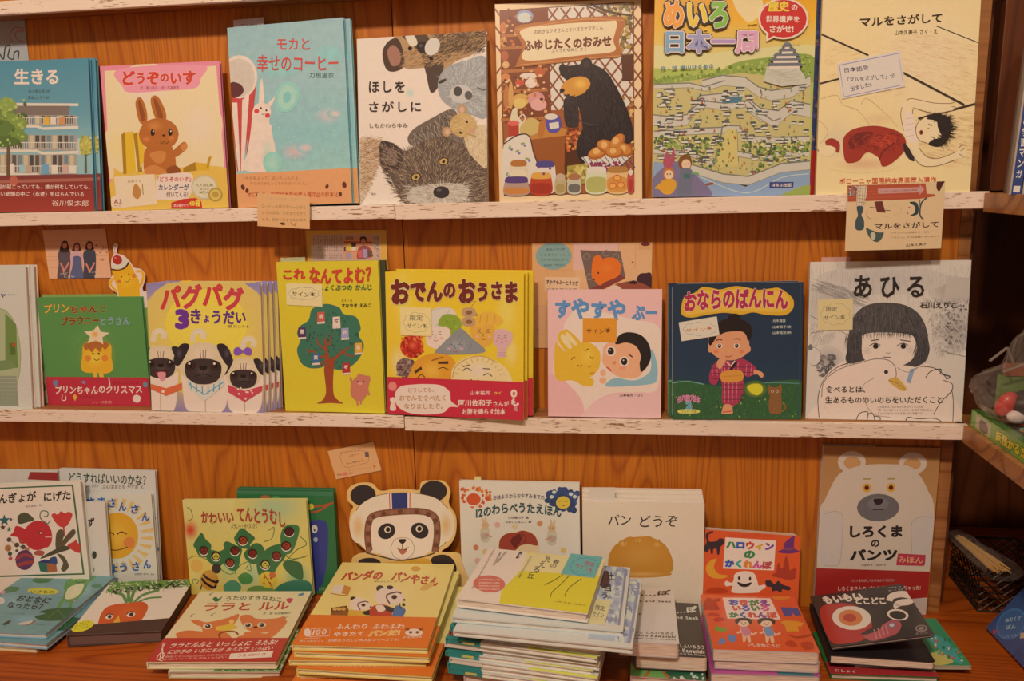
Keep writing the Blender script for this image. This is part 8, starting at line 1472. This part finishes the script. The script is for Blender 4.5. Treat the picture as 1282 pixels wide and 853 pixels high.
# two upright blue books on the upper side shelf
for k, (xx, lab, c) in enumerate(((0, 'navy book spine with white lettering standing on the upper side shelf', '2c3c6c'), (.0135, 'dark blue book standing right beside the navy spine, cut by the frame', '2c4468'))):
    p = at(1263.5, 241, 1, -.085); p[2] = Z1 - .002
    tl = math.radians(2.2); g = dict(o=A3([p[0] + xx * .93, p[1] - xx * .35, p[2] + .0002]), u=nrm(A3([.93, -.36, 0])), v=A3([0, 0, 1.]), w=.0125, h=.19)
    vv = nrm(g['v'] * math.cos(tl) + g['u'] * math.sin(tl)); uu = nrm(g['u'] * math.cos(tl) - g['v'] * math.sin(tl)); g['o'][2] += .0125 * math.sin(tl); g['v'], g['u'] = vv, uu; g['n'] = np.cross(uu, vv)
    b = root('paperback_book', g, lab, 'book', 'blue books on the upper side shelf'); bm = bmesh.new(); bm_box(bm, (0, 0, -.14), (.0012, .19, 0)); bm_box(bm, (.0113, 0, -.14), (.0125, .19, 0)); bm_box(bm, (.0012, 0, -.001), (.0113, .19, 0)); bmesh.ops.recalc_face_normals(bm, faces=bm.faces[:]); bm_obj('cover', bm, plain('b8a494' if k == 0 else c, .4, .3), b)
    box('page_block', (.0013, .001, -.138), (.0112, .189, -.0012), M['page'], b)
    q = art_on(g); q.bg(c); q.poly([(0, 0), (.16, 0), (.16, 1), (0, 1)], 'a89484')
    if k == 0:
        for i, ch in enumerate('の学習マンガ'): q.text(ch, (.35, .52 + i * .065, .85, .57 + i * .065), 'd8d0c8', .02)
        q.poly([(.3, .945), (.85, .945), (.85, .985), (.3, .985)], 'd8d0c8')
    else: q.dots([(.2, .4), (1, .4), (1, .95), (.2, .95)], 12, ['54808c', '8c5c54', '3c5c8c'], .06, .12)
    q.build('spine_print', M['gloss'], b, z=.0003)
# wire basket with a bundle in a clear sleeve
c0 = at(1188, 720, 2, ZT); c1 = at(1224, 766, 2, ZT); ux = nrm(A3([c1[0] - c0[0], c1[1] - c0[1], 0])); vx = A3([-ux[1], ux[0], 0]); 
if vx[0] < 0: vx = -vx
Lw = float(np.linalg.norm(c1 - c0)); Dw = .10; Hw = .07
bk = link('wire_basket', None); bk.location = c0; tag(bk, 'black wire mesh basket on the table in the dark corner at right', 'basket')
m_w, _n, _b = mat('black_wire', .4, (.03, .022, .018))
def wire(bm, p, q_, r=.0009):
    p, q_ = Vector(p), Vector(q_); dn = (q_ - p).normalized(); s1 = dn.orthogonal().normalized() * r; s2 = dn.cross(s1).normalized() * r
    vs = [bm.verts.new(c + a_ * s1 + b_ * s2) for c in (p, q_) for a_, b_ in ((-1, -1), (1, -1), (1, 1), (-1, 1))]
    for f_ in ((0, 1, 2, 3), (7, 6, 5, 4), (0, 4, 5, 1), (1, 5, 6, 2), (2, 6, 7, 3), (3, 7, 4, 0)): bm.faces.new([vs[i] for i in f_])
def bp(a_, b_, z): return tuple(ux * a_ + vx * b_ + A3([0, 0, z]))
for side_, (A_, B_) in enumerate((((0, 0), (Lw, 0)), ((0, Dw), (Lw, Dw)), ((0, 0), (0, Dw)), ((Lw, 0), (Lw, Dw)))):
    bm = bmesh.new(); Ls = Lw if side_ < 2 else Dw; n = max(4, round(Ls / .016))
    def sp(t, z): return bp(A_[0] + (B_[0] - A_[0]) * t, A_[1] + (B_[1] - A_[1]) * t, z)
    for i in range(-5, n + 1):
        for sgn in (1, -1):
            t0, t1 = (i / n, (i + 5) / n) if sgn > 0 else ((i + 5) / n, i / n); za, zb = .001, Hw
            lo, hi = max(0, min(t0, t1)), min(1, max(t0, t1))
            if hi - lo < .02: continue
            f0, f1 = [(t - t0) / (t1 - t0) for t in ((lo, hi) if t0 < t1 else (hi, lo))]
            wire(bm, sp(t0 + (t1 - t0) * f0, za + (zb - za) * f0), sp(t0 + (t1 - t0) * f1, za + (zb - za) * f1), .0007)
    wire(bm, sp(0, .0012), sp(1, .0012), .0012); bm_obj('mesh_side', bm, m_w, bk)
bm = bmesh.new()
for A_, B_ in (((0, 0), (Lw, 0)), ((Lw, 0), (Lw, Dw)), ((Lw, Dw), (0, Dw)), ((0, Dw), (0, 0))): wire(bm, bp(*A_, Hw), bp(*B_, Hw), .0016)
bm_obj('rim', bm, m_w, bk)
bm = bmesh.new()
for i in range(7): wire(bm, bp(Lw * i / 6, 0, .0012), bp(Lw * i / 6, Dw, .0012), .0008)
for i in range(7): wire(bm, bp(0, Dw * i / 6, .0012), bp(Lw, Dw * i / 6, .0012), .0008)
bm_obj('mesh_floor', bm, m_w, bk)
# bundle
s0 = at(1199, 672, 1, .09); s1 = at(1256, 716, 1, -.03); dr = Vector(s1 - s0); Lr = dr.length; dr.normalize(); sx = dr.cross(Vector((0, 0, 1))).normalized(); sz = sx.cross(dr).normalized()
zb_ = min(s0[2], s1[2])
bu = link('raffia_bundle', None); bu.location = s0; tag(bu, 'straw-coloured bundle in a clear sleeve propped on the wire basket', 'bundle')
bm = bmesh.new(); R_ = random.Random(4)
for k in range(60):
    a0 = R_.uniform(0, 6.28); r0 = R_.uniform(.2, 1); o0 = sx * (math.cos(a0) * r0 * .006) + sz * (math.sin(a0) * r0 * .003); o1 = sx * (math.cos(a0) * r0 * .012) + sz * (math.sin(a0) * r0 * .006)
    wire(bm, tuple(o0 + dr * R_.uniform(0, .02)), tuple(o1 + dr * (Lr - R_.uniform(0, .02))), .0009)
o = bm_obj('strands', bm, plain('c08c4c', .7, 0), bu); o['kind'] = 'stuff'
bm = bmesh.new(); n = 12
for j in range(7):
    for i in range(n):
        a0 = 6.283 * i / n; w_ = .011 + .008 * j / 6; k = 1 + R_.uniform(-.15, .15); bm.verts.new(sx * math.cos(a0) * w_ * 1.4 * k + sz * math.sin(a0) * w_ * .8 * k + dr * (Lr * 1.08 * j / 6 - .006))
bm.verts.ensure_lookup_table()
for j in range(6):
    for i in range(n): bm.faces.new([bm.verts[j * n + i], bm.verts[j * n + (i + 1) % n], bm.verts[(j + 1) * n + (i + 1) % n], bm.verts[(j + 1) * n + i]])
bm_obj('clear_sleeve', bm, M['film'], bu)
# blue book leaning at the lower right corner
P0, P1 = at(1234, 792, 2, ZT), at(1290, 852, 2, ZT); u = nrm(A3([P1[0] - P0[0], P1[1] - P0[1], 0])); bk_ = A3([-u[1], u[0], 0]); bk_ = bk_ if bk_[0] > 0 else -bk_; ln = math.radians(36)
v = nrm(A3([0, 0, 1.]) * math.cos(ln) + bk_ * math.sin(ln)); g = dict(o=P0 + A3([0, 0, .0005 + .012 * math.sin(ln)]), u=u, v=v, n=np.cross(u, v), w=.2, h=.15)
q = art_on(g, 5); q.bg('3c5078'); q.grad([(0, '8c7c78'), (.35, '9c5c5c'), (.36, '3c5078'), (1, '34466c')], x=(.35, 1)); q.blob([(.5, .1), (.8, .15), (.75, .6), (.6, .8), (.45, .5)], '9c2430'); q.poly([(.7, 0), (1, 0), (1, .5), (.8, .3)], 'c0a498'); q.ell(.15, .80, .125, .165, '4c74a0', 0, 28); q.ell(.15, .80, .11, .145, '44648c', 0, 28)
def dg(x, y, w_, h_): return ((x, y), (x + w_ * 3.535, y - w_ * 4.714), (x + h_ * 3.535, y + h_ * 4.714))
q.text('ねむくて', dg(.075, .80, .026, .007), 'a8b8c8', .03, jit=10); q.text('ぽん', dg(.125, .84, .016, .008), 'a8b8c8', .03, jit=10); q.text('しかけえほん', dg(.17, .93, .026, .005), '8ca0b8', .01); q.ell(.09, .965, .02, .022, 'b03c54'); q.poly([(.27, .80), (.33, .72), (.36, .76), (.30, .84)], 'c8a488'); q.ell(.42, .86, .025, .035, 'a88c84'); q.ell(.44, .80, .018, .024, 'a88c84'); q.blob([(.28, .62), (.36, .5), (.46, .42), (.44, .58), (.34, .7)], '9c2430')
make_book(g, 'blue picture book leaning at the lower right corner, cut by the frame', q, 'gloss', t=.012, cover='6c8c90')
